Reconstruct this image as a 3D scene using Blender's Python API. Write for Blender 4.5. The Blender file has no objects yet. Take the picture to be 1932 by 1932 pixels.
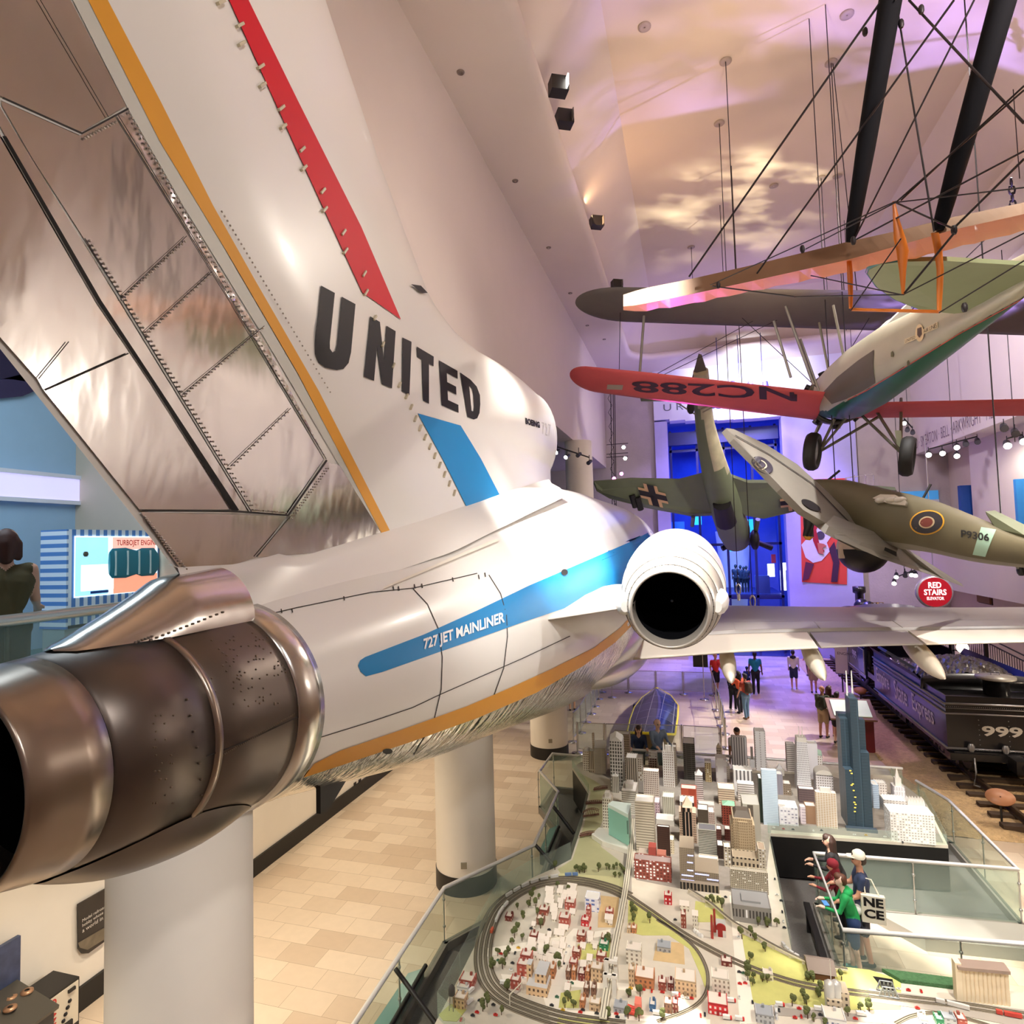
import bpy, bmesh, math, random
from mathutils import Vector, Matrix
from mathutils.bvhtree import BVHTree
import numpy as np
random.seed(7)
C = bpy.context.scene.collection
PI = math.pi
SC = bpy.context.scene
# ---------------------------------------------------------------- camera, world, exposure
FPX = 1150.0; HALF = 966.0; EYE = Vector((0, 0, 7.0))
YAW, PITCH, ROLL = 0.2834949743, 0.0521954234, 0.027
FW = Vector((-math.sin(YAW)*math.cos(PITCH), math.cos(YAW)*math.cos(PITCH), math.sin(PITCH)))
_rt = Vector((math.cos(YAW), math.sin(YAW), 0)); _up = _rt.cross(FW)
RT = _rt*math.cos(ROLL) - _up*math.sin(ROLL); UP = _up*math.cos(ROLL) + _rt*math.sin(ROLL)
cd = bpy.data.cameras.new('camera'); cam = bpy.data.objects.new('camera', cd); C.objects.link(cam)
cd.sensor_width = 36; cd.lens = 36*FPX/1932; cd.clip_start = 0.05; cd.clip_end = 200
M = Matrix((RT, UP, -FW)).transposed().to_4x4(); M.translation = EYE; cam.matrix_world = M
SC.camera = cam
SC.view_settings.view_transform = 'Standard'; SC.view_settings.look = 'None'
SC.view_settings.gamma = 1.0; SC.view_settings.exposure = 0.0; SC.view_settings.use_curve_mapping = False
try:
    SC.cycles.use_denoising = True; SC.cycles.max_bounces = 7; SC.cycles.transparent_max_bounces = 12
    SC.cycles.caustics_reflective = False; SC.cycles.caustics_refractive = False; SC.cycles.sample_clamp_indirect = 6
except Exception: pass
W = bpy.data.worlds.new('world'); SC.world = W; W.use_nodes = True
W.node_tree.nodes['Background'].inputs[0].default_value = (0.9, 0.86, 0.84, 1)
W.node_tree.nodes['Background'].inputs[1].default_value = 0.28

def lamp(name, kind, loc, aim, power, color=(1, 0.93, 0.84), size=0.3, angle=60, blend=0.6, size_y=None, gobo=None):
    ld = bpy.data.lights.new(name, kind); o = bpy.data.objects.new(name, ld); C.objects.link(o)
    ld.energy = power; ld.color = color
    if kind == 'SPOT': ld.spot_size = math.radians(angle); ld.spot_blend = blend; ld.shadow_soft_size = size
    elif kind == 'AREA':
        ld.size = size
        if size_y: ld.shape = 'RECTANGLE'; ld.size_y = size_y
    else: ld.shadow_soft_size = size
    o.location = loc
    o.rotation_euler = (Vector(aim)-Vector(loc)).to_track_quat('-Z', 'Y').to_euler()
    if gobo:   # a patterned slide in the projector: clouds thrown on the ceiling
        ld.use_nodes = True; nt = ld.node_tree; em = nt.nodes['Emission']
        tc = nt.nodes.new('ShaderNodeTexCoord'); nz = nt.nodes.new('ShaderNodeTexNoise'); cr = nt.nodes.new('ShaderNodeValToRGB')
        mp = nt.nodes.new('ShaderNodeMapping'); mp.inputs['Location'].default_value = (gobo[2], 0, 0); mp.inputs['Scale'].default_value = (1, 1.8, 1)
        nt.links.new(tc.outputs['Normal'], mp.inputs[0]); nt.links.new(mp.outputs[0], nz.inputs['Vector'])
        nz.inputs['Scale'].default_value = gobo[0]; nz.inputs['Detail'].default_value = 5
        cr.color_ramp.elements[0].position = gobo[1]; cr.color_ramp.elements[0].color = (0, 0, 0, 1); cr.color_ramp.elements[1].position = gobo[1]+0.3
        nt.links.new(nz.outputs['Fac'], cr.inputs[0]); nt.links.new(cr.outputs[0], em.inputs['Strength'])
    return o
# the hall's lamps, some spots added only to brighten: track spots high in the hall, cove up-lights, gobo projectors, violet stage spots, gallery light
WARM = (1, 0.90, 0.78); COOL = (1, 0.97, 0.94); VIO = (0.42, 0.30, 1.0); BLU = (0.10, 0.16, 1.0)
lamp('ceiling_spot', 'SPOT', (8.5, -3, 16.5), (-3.2, 8, 7), 2300, COOL, 0.5, 75)
lamp('ceiling_spot', 'SPOT', (8.5, 17.5, 17), (-3, 9, 6.5), 2600, WARM, 0.2, 60)
lamp('ceiling_spot', 'SPOT', (2, -6, 15), (-3, 6, 8), 450, COOL, 0.4, 80)
lamp('table_spot', 'SPOT', (-2.4, 8.5, 16.8), (0.3, 10.3, 1), 34000, (1, 0.95, 0.86), 0.12, 30, 0.5)
lamp('table_spot', 'SPOT', (4.5, 6, 17), (3.5, 10.5, 1), 8000, (1, 0.95, 0.84), 0.12, 40, 0.5)
lamp('ceiling_spot', 'SPOT', (5.0, 11.5, 17.5), (2.6, 15, 1), 8000, COOL, 0.12, 34, 0.5)
lamp('ceiling_spot', 'SPOT', (-1.5, 11, 17.2), (0.3, 14.5, 1), 7000, COOL, 0.15, 40, 0.5)
lamp('ceiling_spot', 'SPOT', (3, 32, 17.1), (-0.8, 23.5, 0), 11000, (1, 0.92, 0.84), 0.2, 30)  # added to brighten the floor around the solar car
lamp('ceiling_spot', 'SPOT', (11, 20, 10.8), (7, 17.8, 0.2), 2200, WARM, 0.2, 56)  # added to lift the dark ballast by the tender
lamp('ceiling_spot', 'SPOT', (9.5, 10, 16.5), (3, 11.3, 0.8), 5500, WARM, 0.15, 40)  # added so the visitor bay comes out brighter
for y in (6, 10, 14.5, 19): lamp('balcony_downlight', 'SPOT', (-7.2, y, 4.9), (-7.0, y, 0), 620, (1, 0.84, 0.64), 0.12, 118, 0.9)
for y in (2.5, 7): lamp('balcony_downlight', 'SPOT', (-6.6, y, 4.9), (-5.2, y-0.4, 0), 380, (1, 0.9, 0.75), 0.12, 120, 0.9)
lamp('gallery_light', 'AREA', (-8.2, 4, 11.4), (-10.5, 5, 7), 420, (0.72, 0.88, 1), 3, size_y=6)
for y in (6, 20): lamp('cove_light', 'AREA', (-2.75, y, 17.95), (3.5, y, 20.6), 190, (1, 0.60, 0.32), 0.3, size_y=10)
lamp('wall_washer', 'SPOT', (4, 4, 12), (-4.9, 22, 14.5), 800, (1, 0.86, 0.80), 0.5, 80)
lamp('wall_washer', 'SPOT', (3, -2, 12), (-3.5, 12, 17.3), 550, (1, 0.88, 0.76), 0.5, 90)
lamp('gobo_projector', 'SPOT', (4.5, 21, 10.5), (2.2, 25, 20), 9000, (1, 0.88, 0.60), 0.03, 50, 0.7, gobo=(4.0, 0.47, 3))
lamp('gobo_projector', 'SPOT', (6.5, 15, 10.5), (4.5, 18, 20), 6500, (0.42, 0.30, 1.0), 0.03, 90, 0.6, gobo=(2.6, 0.42, 9))
lamp('gobo_projector', 'SPOT', (2, 12, 12), (3, 17, 20), 1500, (1, 0.72, 0.5), 0.03, 110, 0.7, gobo=(2.0, 0.3, 5))
lamp('stage_spot', 'SPOT', (3.5, 33, 16), (2.5, 38, 6), 9000, VIO, 0.3, 95)
lamp('stage_spot', 'SPOT', (3.5, 36.5, 14.5), (3.5, 33.5, 0), 17000, (0.16, 0.12, 1), 0.3, 56)
lamp('stage_spot', 'SPOT', (3.5, 32, 9), (3.5, 36.5, 17.3), 1200, VIO, 0.3, 110)
lamp('stage_spot', 'SPOT', (6, 30, 16.5), (4.2, 26, 0), 4500, (0.7, 0.42, 1), 0.3, 42)
lamp('header_light', 'SPOT', (3.5, 33, 15.5), (3.5, 38, 15.8), 2200, (0.85, 0.86, 1), 0.3, 90)
lamp('wall_washer', 'SPOT', (2, 27, 15), (-4.9, 36, 14), 800, (0.7, 0.6, 1), 0.4, 80)
lamp('wall_washer', 'SPOT', (4, 24, 16), (12, 32, 12), 2600, (0.86, 0.76, 1), 0.4, 90)
lamp('gallery_glow', 'AREA', (2.2, 45.5, 13.8), (2.2, 45.5, 0), 1300, (0.04, 0.14, 1.0), 5, size_y=9)
lamp('gallery_glow', 'AREA', (2.2, 41.0, 5.9), (2.2, 43, 0), 240, (0.1, 0.35, 1.0), 4, size_y=1.5)
lamp('right_track', 'SPOT', (11, 22, 16.5), (13.3, 33, 8), 1600, COOL, 0.3, 90)
lamp('right_track', 'SPOT', (11.8, 28, 11), (13, 33, 4), 700, WARM, 0.3, 90)
for y in (9, 16): lamp('rudder_fill', 'SPOT', (8.5, y, 7.2), (12, y+2, 9.5), 1800, COOL, 0.3, 80)  # added to brighten the wall that the rudder reflects
lamp('ceiling_spot', 'SPOT', (9.5, 24, 16.5), (1.8, 29.5, 9.5), 3000, (1, 0.94, 0.82), 0.2, 40)  # added to brighten the dive bomber's wings
lamp('ceiling_spot', 'SPOT', (-2, 12, 16.5), (3.5, 14, 9), 1200, (1, 0.92, 0.82), 0.2, 60)
lamp('fuselage_spot', 'SPOT', (11.2, 13, 8.2), (-2.6, 9.0, 5.6), 2400, COOL, 0.12, 34)
lamp('fuselage_spot', 'SPOT', (11.2, 9, 9.0), (-2.8, 7.0, 8.2), 250, WARM, 0.15, 50)
lamp('balcony_downlight', 'SPOT', (-2.0, 1.0, 4.6), (-4.6, 4.6, 2.4), 260, COOL, 0.1, 80)  # added out of view to brighten the front column, not under the balcony
lamp('bomber_spot', 'SPOT', (11.8, 24, 10.8), (1.5, 29.3, 9.6), 2600, WARM, 0.15, 44)
lamp('magenta_spot', 'SPOT', (-1.4, 36.9, 10.2), (0.9, 16.5, 10.9), 7000, (0.9, 0.08, 0.55), 0.15, 11)
lamp('magenta_spot', 'SPOT', (-1.4, 36.9, 10.4), (0.4, 8.3, 9.8), 250, (0.85, 0.2, 0.75), 0.15, 7)
lamp('right_track', 'SPOT', (10.5, 26, 10.8), (-0.5, 23.5, 0), 7500, (1, 0.93, 0.86), 0.12, 38)
for y in (15, 19): lamp('balcony_downlight', 'SPOT', (12.7, y, 4.1), (7.2, y+2, 0.4), 520, (1, 0.82, 0.6), 0.1, 90)  # added under the right balcony to brighten the track
lamp('table_spot', 'SPOT', (-0.4, 0.5, 13.2), (1.0, 12.2, 1), 5500, (1, 0.96, 0.9), 0.15, 42, 0.6)  # added fill above the camera for the fronts of the model city
lamp('table_spot', 'SPOT', (2.2, -3, 14), (6.4, 18, 0.8), 7000, WARM, 0.15, 22, 0.5)  # added fill for the tender, track and floor


# ---------------------------------------------------------------- pixel rays of the photograph -> places in the hall
def ray(px, py): return FW + RT*((px-HALF)/FPX) - UP*((py-HALF)/FPX)
def onX(px, py, X): d = ray(px, py); return EYE + d*(X/d.x)
def onY(px, py, Y): d = ray(px, py); return EYE + d*(Y/d.y)
def onZ(px, py, Z): d = ray(px, py); return EYE + d*((Z-EYE.z)/d.z)
def proj(p):
    d = Vector(p)-EYE; z = d.dot(FW); return HALF+FPX*d.dot(RT)/z, HALF-FPX*d.dot(UP)/z
def atd(px, py, d): return EYE + ray(px, py)*d

# ---------------------------------------------------------------- materials
def pmat(name, col, rough=0.5, metal=0.0, noise=0.06, nscale=3.0, bump=0.0, bscale=20.0, emit=None, estr=0, alpha=1.0, spec=0.5, coat=0.0):
    m = bpy.data.materials.new(name); m.use_nodes = True; nt = m.node_tree; b = nt.nodes['Principled BSDF']
    b.inputs['Roughness'].default_value = rough; b.inputs['Metallic'].default_value = metal
    b.inputs['Specular IOR Level'].default_value = spec
    if coat: b.inputs['Coat Weight'].default_value = coat; b.inputs['Coat Roughness'].default_value = 0.08
    c = (*col, 1)
    if noise:
        tc = nt.nodes.new('ShaderNodeTexCoord'); nz = nt.nodes.new('ShaderNodeTexNoise'); nz.inputs['Scale'].default_value = nscale
        nz.inputs['Detail'].default_value = 4
        nt.links.new(tc.outputs['Object'], nz.inputs['Vector'])
        mx = nt.nodes.new('ShaderNodeMix'); mx.data_type = 'RGBA'
        mx.inputs[6].default_value = tuple(min(1, v*(1-noise)) for v in col)+(1,); mx.inputs[7].default_value = tuple(min(1, v*(1+noise)) for v in col)+(1,)
        nt.links.new(nz.outputs['Fac'], mx.inputs[0]); nt.links.new(mx.outputs[2], b.inputs['Base Color'])
    else: b.inputs['Base Color'].default_value = c
    if bump:
        tc2 = nt.nodes.new('ShaderNodeTexCoord'); n2 = nt.nodes.new('ShaderNodeTexNoise'); n2.inputs['Scale'].default_value = bscale; n2.inputs['Detail'].default_value = 3
        nt.links.new(tc2.outputs['Object'], n2.inputs['Vector'])
        bp = nt.nodes.new('ShaderNodeBump'); bp.inputs['Strength'].default_value = bump; bp.inputs['Distance'].default_value = 0.05
        nt.links.new(n2.outputs['Fac'], bp.inputs['Height']); nt.links.new(bp.outputs[0], b.inputs['Normal'])
    if emit: b.inputs['Emission Color'].default_value = (*emit, 1); b.inputs['Emission Strength'].default_value = estr
    if alpha < 1: b.inputs['Alpha'].default_value = alpha
    return m
_mc = {}
def lit(c): return tuple((v/12.92 if v <= 0.04045 else ((v+0.055)/1.055)**2.4) for v in [x/255 for x in c])
def cm(rgb, rough=0.6, metal=0.0, noise=0.06, **k):    # a plain painted material by its sRGB colour
    key = (rgb, rough, metal, noise, tuple(sorted(k.items())))
    if key not in _mc: _mc[key] = pmat('paint_%d_%d_%d' % rgb, lit(rgb), rough, metal, noise, **k)
    return _mc[key]
def facade(wall, win, px, pz, fx=0.5, fz=0.5, lit_frac=0.0, rough=0.6, litc=(255, 255, 255)):
    # wall with a grid of windows: px/pz the spacing, fx/fz the share of it that is window
    key = ('f', wall, win, px, pz, fx, fz, lit_frac, litc)
    if key in _mc: return _mc[key]
    m = bpy.data.materials.new('facade'); m.use_nodes = True; nt = m.node_tree; b = nt.nodes['Principled BSDF']; L = nt.links
    b.inputs['Roughness'].default_value = rough
    tc = nt.nodes.new('ShaderNodeTexCoord'); sp = nt.nodes.new('ShaderNodeSeparateXYZ'); L.new(tc.outputs['Object'], sp.inputs[0])
    def mt(op, a, bb):
        n = nt.nodes.new('ShaderNodeMath'); n.operation = op
        for i, v in enumerate((a, bb)):
            if v is None: continue
            if isinstance(v, (int, float)): n.inputs[i].default_value = v
            else: L.new(v, n.inputs[i])
        return n.outputs[0]
    h = mt('MULTIPLY', mt('ADD', sp.outputs[0], sp.outputs[1]), 1/px); v = mt('MULTIPLY', sp.outputs[2], 1/pz)
    w = mt('MULTIPLY', mt('LESS_THAN', mt('FRACT', mt('ADD', h, 100), None), fx), mt('LESS_THAN', mt('FRACT', mt('ADD', v, 100), None), fz))
    geo = nt.nodes.new('ShaderNodeNewGeometry'); s2 = nt.nodes.new('ShaderNodeSeparateXYZ'); L.new(geo.outputs['Normal'], s2.inputs[0])
    w = mt('MULTIPLY', w, mt('LESS_THAN', s2.outputs[2], 0.5))
    mx = nt.nodes.new('ShaderNodeMix'); mx.data_type = 'RGBA'; mx.inputs[6].default_value = (*lit(wall), 1); mx.inputs[7].default_value = (*lit(win), 1)
    L.new(w, mx.inputs[0]); out = mx.outputs[2]
    if lit_frac:
        cb = nt.nodes.new('ShaderNodeCombineXYZ'); L.new(mt('FLOOR', h, None), cb.inputs[0]); L.new(mt('FLOOR', v, None), cb.inputs[1])
        wn = nt.nodes.new('ShaderNodeTexWhiteNoise'); L.new(cb.outputs[0], wn.inputs['Vector'])
        m2 = nt.nodes.new('ShaderNodeMix'); m2.data_type = 'RGBA'; L.new(mt('MULTIPLY', mt('LESS_THAN', wn.outputs['Value'], lit_frac), w), m2.inputs[0])
        L.new(out, m2.inputs[6]); m2.inputs[7].default_value = (*lit(litc), 1); out = m2.outputs[2]
    L.new(out, b.inputs['Base Color']); _mc[key] = m
    return m
def glassm(name, tint, alpha):
    m = bpy.data.materials.new(name); m.use_nodes = True; nt = m.node_tree; b = nt.nodes['Principled BSDF']; o = nt.nodes['Material Output']
    b.inputs['Base Color'].default_value = (*tint, 1); b.inputs['Roughness'].default_value = 0.03
    t = nt.nodes.new('ShaderNodeBsdfTransparent'); t.inputs[0].default_value = (0.93, 0.97, 0.94, 1)
    mx = nt.nodes.new('ShaderNodeMixShader'); mx.inputs[0].default_value = alpha
    nt.links.new(t.outputs[0], mx.inputs[1]); nt.links.new(b.outputs[0], mx.inputs[2]); nt.links.new(mx.outputs[0], o.inputs[0])
    return m

# ---------------------------------------------------------------- mesh builder
class MB:
    def __init__(s): s.v = []; s.f = []; s.mi = []; s.sm = []
    def add(s, vs, fs, mi=0, smooth=False):
        n = len(s.v); s.v += [tuple(v) for v in vs]
        for f in fs: s.f.append([i+n for i in f]); s.mi.append(mi); s.sm.append(smooth)
    def box(s, c, d, rz=0, mi=0, top=None, mat=None):     # centre, full dims; top = (sx, sy) scale of the top face
        vs = []
        for z in (-.5, .5):
            for x, y in ((-.5, -.5), (.5, -.5), (.5, .5), (-.5, .5)):
                k = top if (top and z > 0) else (1, 1)
                vs.append(Vector((x*d[0]*k[0], y*d[1]*k[1], z*d[2])))
        R = mat or Matrix.Rotation(rz, 3, 'Z')
        s.add([R @ v + Vector(c) for v in vs], [(0, 3, 2, 1), (4, 5, 6, 7), (0, 1, 5, 4), (1, 2, 6, 5), (2, 3, 7, 6), (3, 0, 4, 7)], mi)
        return s
    def bb(s, x0, x1, y0, y1, z0, z1, mi=0, top=None):
        return s.box(((x0+x1)/2, (y0+y1)/2, (z0+z1)/2), (x1-x0, y1-y0, z1-z0), 0, mi, top)
    def prism(s, pts, z0, z1, mi=0, mtop=None):            # polygon in XY extruded in Z
        n = len(pts); a = sum(pts[i][0]*pts[(i+1) % n][1]-pts[(i+1) % n][0]*pts[i][1] for i in range(n))
        if a < 0: pts = pts[::-1]
        s.add([(p[0], p[1], z0) for p in pts]+[(p[0], p[1], z1) for p in pts], [list(range(n))[::-1]]+[(i, (i+1) % n, n+(i+1) % n, n+i) for i in range(n)], mi)
        s.add([(p[0], p[1], z1) for p in pts], [list(range(n))], mi if mtop is None else mtop)
        return s
    def ring(s, c, u, w, r, k):
        return [Vector(c)+u*(r*math.cos(2*PI*i/k))+w*(r*math.sin(2*PI*i/k)) for i in range(k)]
    def tube(s, pts, r, k=8, mi=0, cap=True, r2=None):
        pts = [Vector(p) for p in pts]; n = len(pts); rings = []
        for i, p in enumerate(pts):
            t = (pts[min(i+1, n-1)]-pts[max(i-1, 0)]).normalized()
            u = t.cross(Vector((0, 0, 1)))
            if u.length < 1e-3: u = t.cross(Vector((1, 0, 0)))
            u.normalize(); w = t.cross(u)
            rr = r if r2 is None else r+(r2-r)*i/max(1, n-1)
            rings.append(s.ring(p, u, w, rr, k))
        s.loft(rings, mi, cap, True); return s
    def loft(s, rings, mi=0, cap=True, smooth=True, closed=True):
        k = len(rings[0]); vs = [v for r in rings for v in r]; fs = []
        for i in range(len(rings)-1):
            for j in range(k if closed else k-1):
                a, b = i*k+j, i*k+(j+1) % k; fs.append((a, b, b+k, a+k))
        s.add(vs, fs, mi, smooth)
        if cap and closed:
            s.add(rings[0], [list(range(k))[::-1]], mi); s.add(rings[-1], [list(range(k))], mi)
        return s
    def lathe(s, prof, c, ax='Z', k=24, mi=0, smooth=True, cap=False):   # prof: (r, h) along axis
        rings = []
        for r, h in prof:
            if ax == 'Z': rings.append([Vector((c[0]+r*math.cos(2*PI*i/k), c[1]+r*math.sin(2*PI*i/k), c[2]+h)) for i in range(k)])
            elif ax == 'Y': rings.append([Vector((c[0]+r*math.cos(2*PI*i/k), c[1]+h, c[2]+r*math.sin(2*PI*i/k))) for i in range(k)])
            else: rings.append([Vector((c[0]+h, c[1]+r*math.cos(2*PI*i/k), c[2]+r*math.sin(2*PI*i/k))) for i in range(k)])
        return s.loft(rings, mi, cap, smooth)
    def ball(s, c, r, mi=0, k=10, sc=(1, 1, 1)):
        rings = []
        for a in range(1, k//2+1):
            t = PI*a/(k//2+1)
            rings.append([Vector((c[0]+sc[0]*r*math.sin(t)*math.cos(2*PI*i/k), c[1]+sc[1]*r*math.sin(t)*math.sin(2*PI*i/k), c[2]-sc[2]*r*math.cos(t))) for i in range(k)])
        return s.loft(rings, mi, True, True)
    def quad(s, a, b, c, d, mi=0): s.add([a, b, c, d], [(0, 1, 2, 3)], mi); return s
    def build(s, name, mats, parent=None, fixn=False):
        me = bpy.data.meshes.new(name); me.from_pydata(s.v, [], s.f)
        if not isinstance(mats, (list, tuple)): mats = [mats]
        for m in mats: me.materials.append(m)
        me.polygons.foreach_set('material_index', s.mi); me.polygons.foreach_set('use_smooth', s.sm); me.update()
        if fixn:
            bm = bmesh.new(); bm.from_mesh(me); bmesh.ops.recalc_face_normals(bm, faces=bm.faces); bm.to_mesh(me); bm.free()
        o = bpy.data.objects.new(name, me); C.objects.link(o)
        if parent is not None:
            o.parent = parent; o.matrix_parent_inverse = Matrix.Translation(-parent.location) if parent.type == 'EMPTY' else Matrix.Identity(4)
        return o
def tag(o, label, cat, group=None, kind=None):
    o['label'] = label; o['category'] = cat
    if group: o['group'] = group
    if kind: o['kind'] = kind
    return o
def thing(name, label, cat, loc=(0, 0, 0), group=None):
    o = bpy.data.objects.new(name, None); C.objects.link(o); o.location = loc; o.empty_display_size = 0.1
    return tag(o, label, cat, group)
def struct(name, mb, mats): o = mb.build(name, mats); o['kind'] = 'structure'; return o
def smooth_path(pts, n=6):     # Catmull-Rom
    P = [Vector(p) for p in pts]; P = [P[0]*2-P[1]]+P+[P[-1]*2-P[-2]]; out = []
    for i in range(1, len(P)-2):
        for k in range(n):
            t = k/n; a, b, c, d = P[i-1], P[i], P[i+1], P[i+2]
            out.append(0.5*((2*b)+(c-a)*t+(2*a-5*b+4*c-d)*t*t+(3*b-a-3*c+d)*t**3))
    out.append(P[-2]); return out

# ---------------------------------------------------------------- lettering and marks
def text_geo(s, bold=0.0, spacing=1.0, shear=0.0):      # letters as flat faces, box-normalised to 0..1
    cu = bpy.data.curves.new('t', 'FONT'); cu.body = s; cu.size = 1; cu.offset = bold; cu.space_character = spacing; cu.resolution_u = 3; cu.shear = shear
    cu.fill_mode = 'FRONT' if cu.dimensions == '2D' else cu.fill_mode
    o = bpy.data.objects.new('t', cu); C.objects.link(o); dg = bpy.context.evaluated_depsgraph_get(); dg.update()
    me = bpy.data.meshes.new_from_object(o.evaluated_get(dg)); vs = [v.co.copy() for v in me.vertices]; fs = [tuple(p.vertices) for p in me.polygons]
    bpy.data.objects.remove(o); bpy.data.curves.remove(cu); bpy.data.meshes.remove(me)
    x0 = min(v.x for v in vs); x1 = max(v.x for v in vs); y0 = min(v.y for v in vs); y1 = max(v.y for v in vs)
    return [((v.x-x0)/(x1-x0), (v.y-y0)/(y1-y0)) for v in vs], fs, (x1-x0)/(y1-y0)
def letter3d(name, s, o, ux, uy, h, mat, parent=None, bold=0.0, width=None, spacing=1.0, th=0.0):   # lettering on a plane: origin, x dir, y dir, height
    g, fs, asp = text_geo(s, bold, spacing); w = width or h*asp; ux = Vector(ux).normalized(); uy = Vector(uy).normalized(); n = ux.cross(uy)
    mb = MB(); mb.add([Vector(o)+ux*(a*w)+uy*(b*h)+n*0.004 for a, b in g], fs)
    return mb.build(name, mat, parent)
def bil(q, a, b):   # quad corners TL TR BR BL in px
    (x0, y0), (x1, y1), (x2, y2), (x3, y3) = q; b = 1-b
    return (x0*(1-a)*(1-b)+x1*a*(1-b)+x2*a*b+x3*(1-a)*b, y0*(1-a)*(1-b)+y1*a*(1-b)+y2*a*b+y3*(1-a)*b)
def lay(name, v2, faces, solver, mat, parent, off=0.006, maxlen=14):   # flat outline -> laid on a surface
    bm = bmesh.new(); bv = [bm.verts.new((x, y, 0)) for x, y in v2]
    for f in faces:
        try: bm.faces.new([bv[i] for i in f])
        except ValueError: pass
    bm.normal_update(); bmesh.ops.triangulate(bm, faces=bm.faces[:])
    for it in range(7):
        le = [e for e in bm.edges if e.calc_length() > maxlen]
        if not le: break
        bmesh.ops.subdivide_edges(bm, edges=le, cuts=1, use_grid_fill=False)
        bm.normal_update(); bmesh.ops.triangulate(bm, faces=[f for f in bm.faces if len(f.verts) > 3])
    bm.verts.index_update(); vs = [solver(v.co.x, v.co.y, off) for v in bm.verts]; fs = [[v.index for v in f.verts] for f in bm.faces]; bm.free()
    mb = MB(); mb.add(vs, fs, 0, True)
    o = mb.build(name, mat, parent); me = o.data
    if len(me.polygons):   # face the camera side
        p = me.polygons[len(me.polygons)//2]; tot = sum(q.normal.dot(EYE-q.center)*q.area for q in me.polygons)
        if tot < 0: me.flip_normals()
    return o
def lay_poly(name, pts, solver, mat, parent, **k): return lay(name, pts, [list(range(len(pts)))], solver, mat, parent, **k)
def lay_text(name, s, quad, solver, mat, parent, bold=0.0, spacing=1.0, **k):
    g, fs, _ = text_geo(s, bold, spacing); return lay(name, [bil(quad, a, b) for a, b in g], fs, solver, mat, parent, **k)
def lay_line(name, pts, wpx, solver, mat, parent, **k):
    v = []; 
    for i, p in enumerate(pts):
        a = pts[max(0, i-1)]; b = pts[min(len(pts)-1, i+1)]; dx, dy = b[0]-a[0], b[1]-a[1]; l = math.hypot(dx, dy) or 1
        v.append((p[0]-dy/l*wpx/2, p[1]+dx/l*wpx/2)); v.append((p[0]+dy/l*wpx/2, p[1]-dx/l*wpx/2))
    return lay(name, v, [(2*i, 2*i+1, 2*i+3, 2*i+2) for i in range(len(pts)-1)], solver, mat, parent, **k)
def surf_of(*objs):     # ray caster on built meshes
    vs, fs = [], []
    for o in objs:
        n = len(vs); vs += [v.co.copy() for v in o.data.vertices]; fs += [[i+n for i in p.vertices] for p in o.data.polygons]
    bv = BVHTree.FromPolygons(vs, fs); last = [10.0]
    def sol(px, py, off):
        d = ray(px, py).normalized(); h = bv.ray_cast(EYE, d)
        if h[0] is None:
            q = bv.find_nearest(EYE+d*last[0]); loc, n = q[0], q[1]
        else: loc, n = h[0], h[1]; last[0] = h[3]
        if n.dot(d) > 0: n = -n
        return loc+n*off
    return sol
# ================================================================ the hall
def floor_mat():
    m = bpy.data.materials.new('stone_tiles'); m.use_nodes = True; nt = m.node_tree; b = nt.nodes['Principled BSDF']; L = nt.links
    tc = nt.nodes.new('ShaderNodeTexCoord'); br = nt.nodes.new('ShaderNodeTexBrick'); mp = nt.nodes.new('ShaderNodeMapping')
    mp.inputs['Rotation'].default_value = (0, 0, 0); L.new(tc.outputs['Object'], mp.inputs[0]); L.new(mp.outputs[0], br.inputs['Vector'])
    br.inputs['Scale'].default_value = 1; br.inputs['Brick Width'].default_value = 0.76; br.inputs['Row Height'].default_value = 0.46
    br.inputs['Mortar Size'].default_value = 0.003; br.inputs['Bias'].default_value = -0.15; br.offset = 0.37
    br.inputs['Color1'].default_value = (*lit((222, 202, 178)), 1); br.inputs['Color2'].default_value = (*lit((196, 172, 146)), 1); br.inputs['Mortar'].default_value = (*lit((150, 128, 104)), 1)
    nz = nt.nodes.new('ShaderNodeTexNoise'); nz.inputs['Scale'].default_value = 6; nz.inputs['Detail'].default_value = 6; L.new(tc.outputs['Object'], nz.inputs['Vector'])
    mx = nt.nodes.new('ShaderNodeMix'); mx.data_type = 'RGBA'; mx.blend_type = 'MULTIPLY'; mx.inputs[0].default_value = 0.35
    L.new(br.outputs['Color'], mx.inputs[6]); L.new(nz.outputs['Fac'], mx.inputs[7])
    cr = nt.nodes.new('ShaderNodeValToRGB'); cr.color_ramp.elements[0].color = (.75, .75, .75, 1); cr.color_ramp.elements[1].color = (1.1, 1.1, 1.1, 1)
    L.new(nz.outputs['Fac'], cr.inputs[0]); L.new(cr.outputs[0], mx.inputs[7]); L.new(mx.outputs[2], b.inputs['Base Color'])
    b.inputs['Roughness'].default_value = 0.28
    return m
FLOORM = floor_mat()
plaster = pmat('plaster', lit((226, 214, 204)), 0.75, noise=0.03, nscale=1.2)
plaster2 = pmat('plaster_ceiling', lit((228, 212, 194)), 0.85, noise=0.05, nscale=0.6)
concrete = pmat('concrete', lit((188, 178, 172)), 0.8, noise=0.14, nscale=1.6, bump=0.25, bscale=9)
whitew = pmat('white_wall', lit((238, 230, 218)), 0.7, noise=0.03)
bluew = pmat('blue_wall', lit((168, 200, 226)), 0.75, noise=0.04)
black = pmat('black_paint', lit((22, 20, 20)), 0.45, noise=0.1)
beige = pmat('beige_wall', lit((214, 196, 174)), 0.8, noise=0.04)
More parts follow.
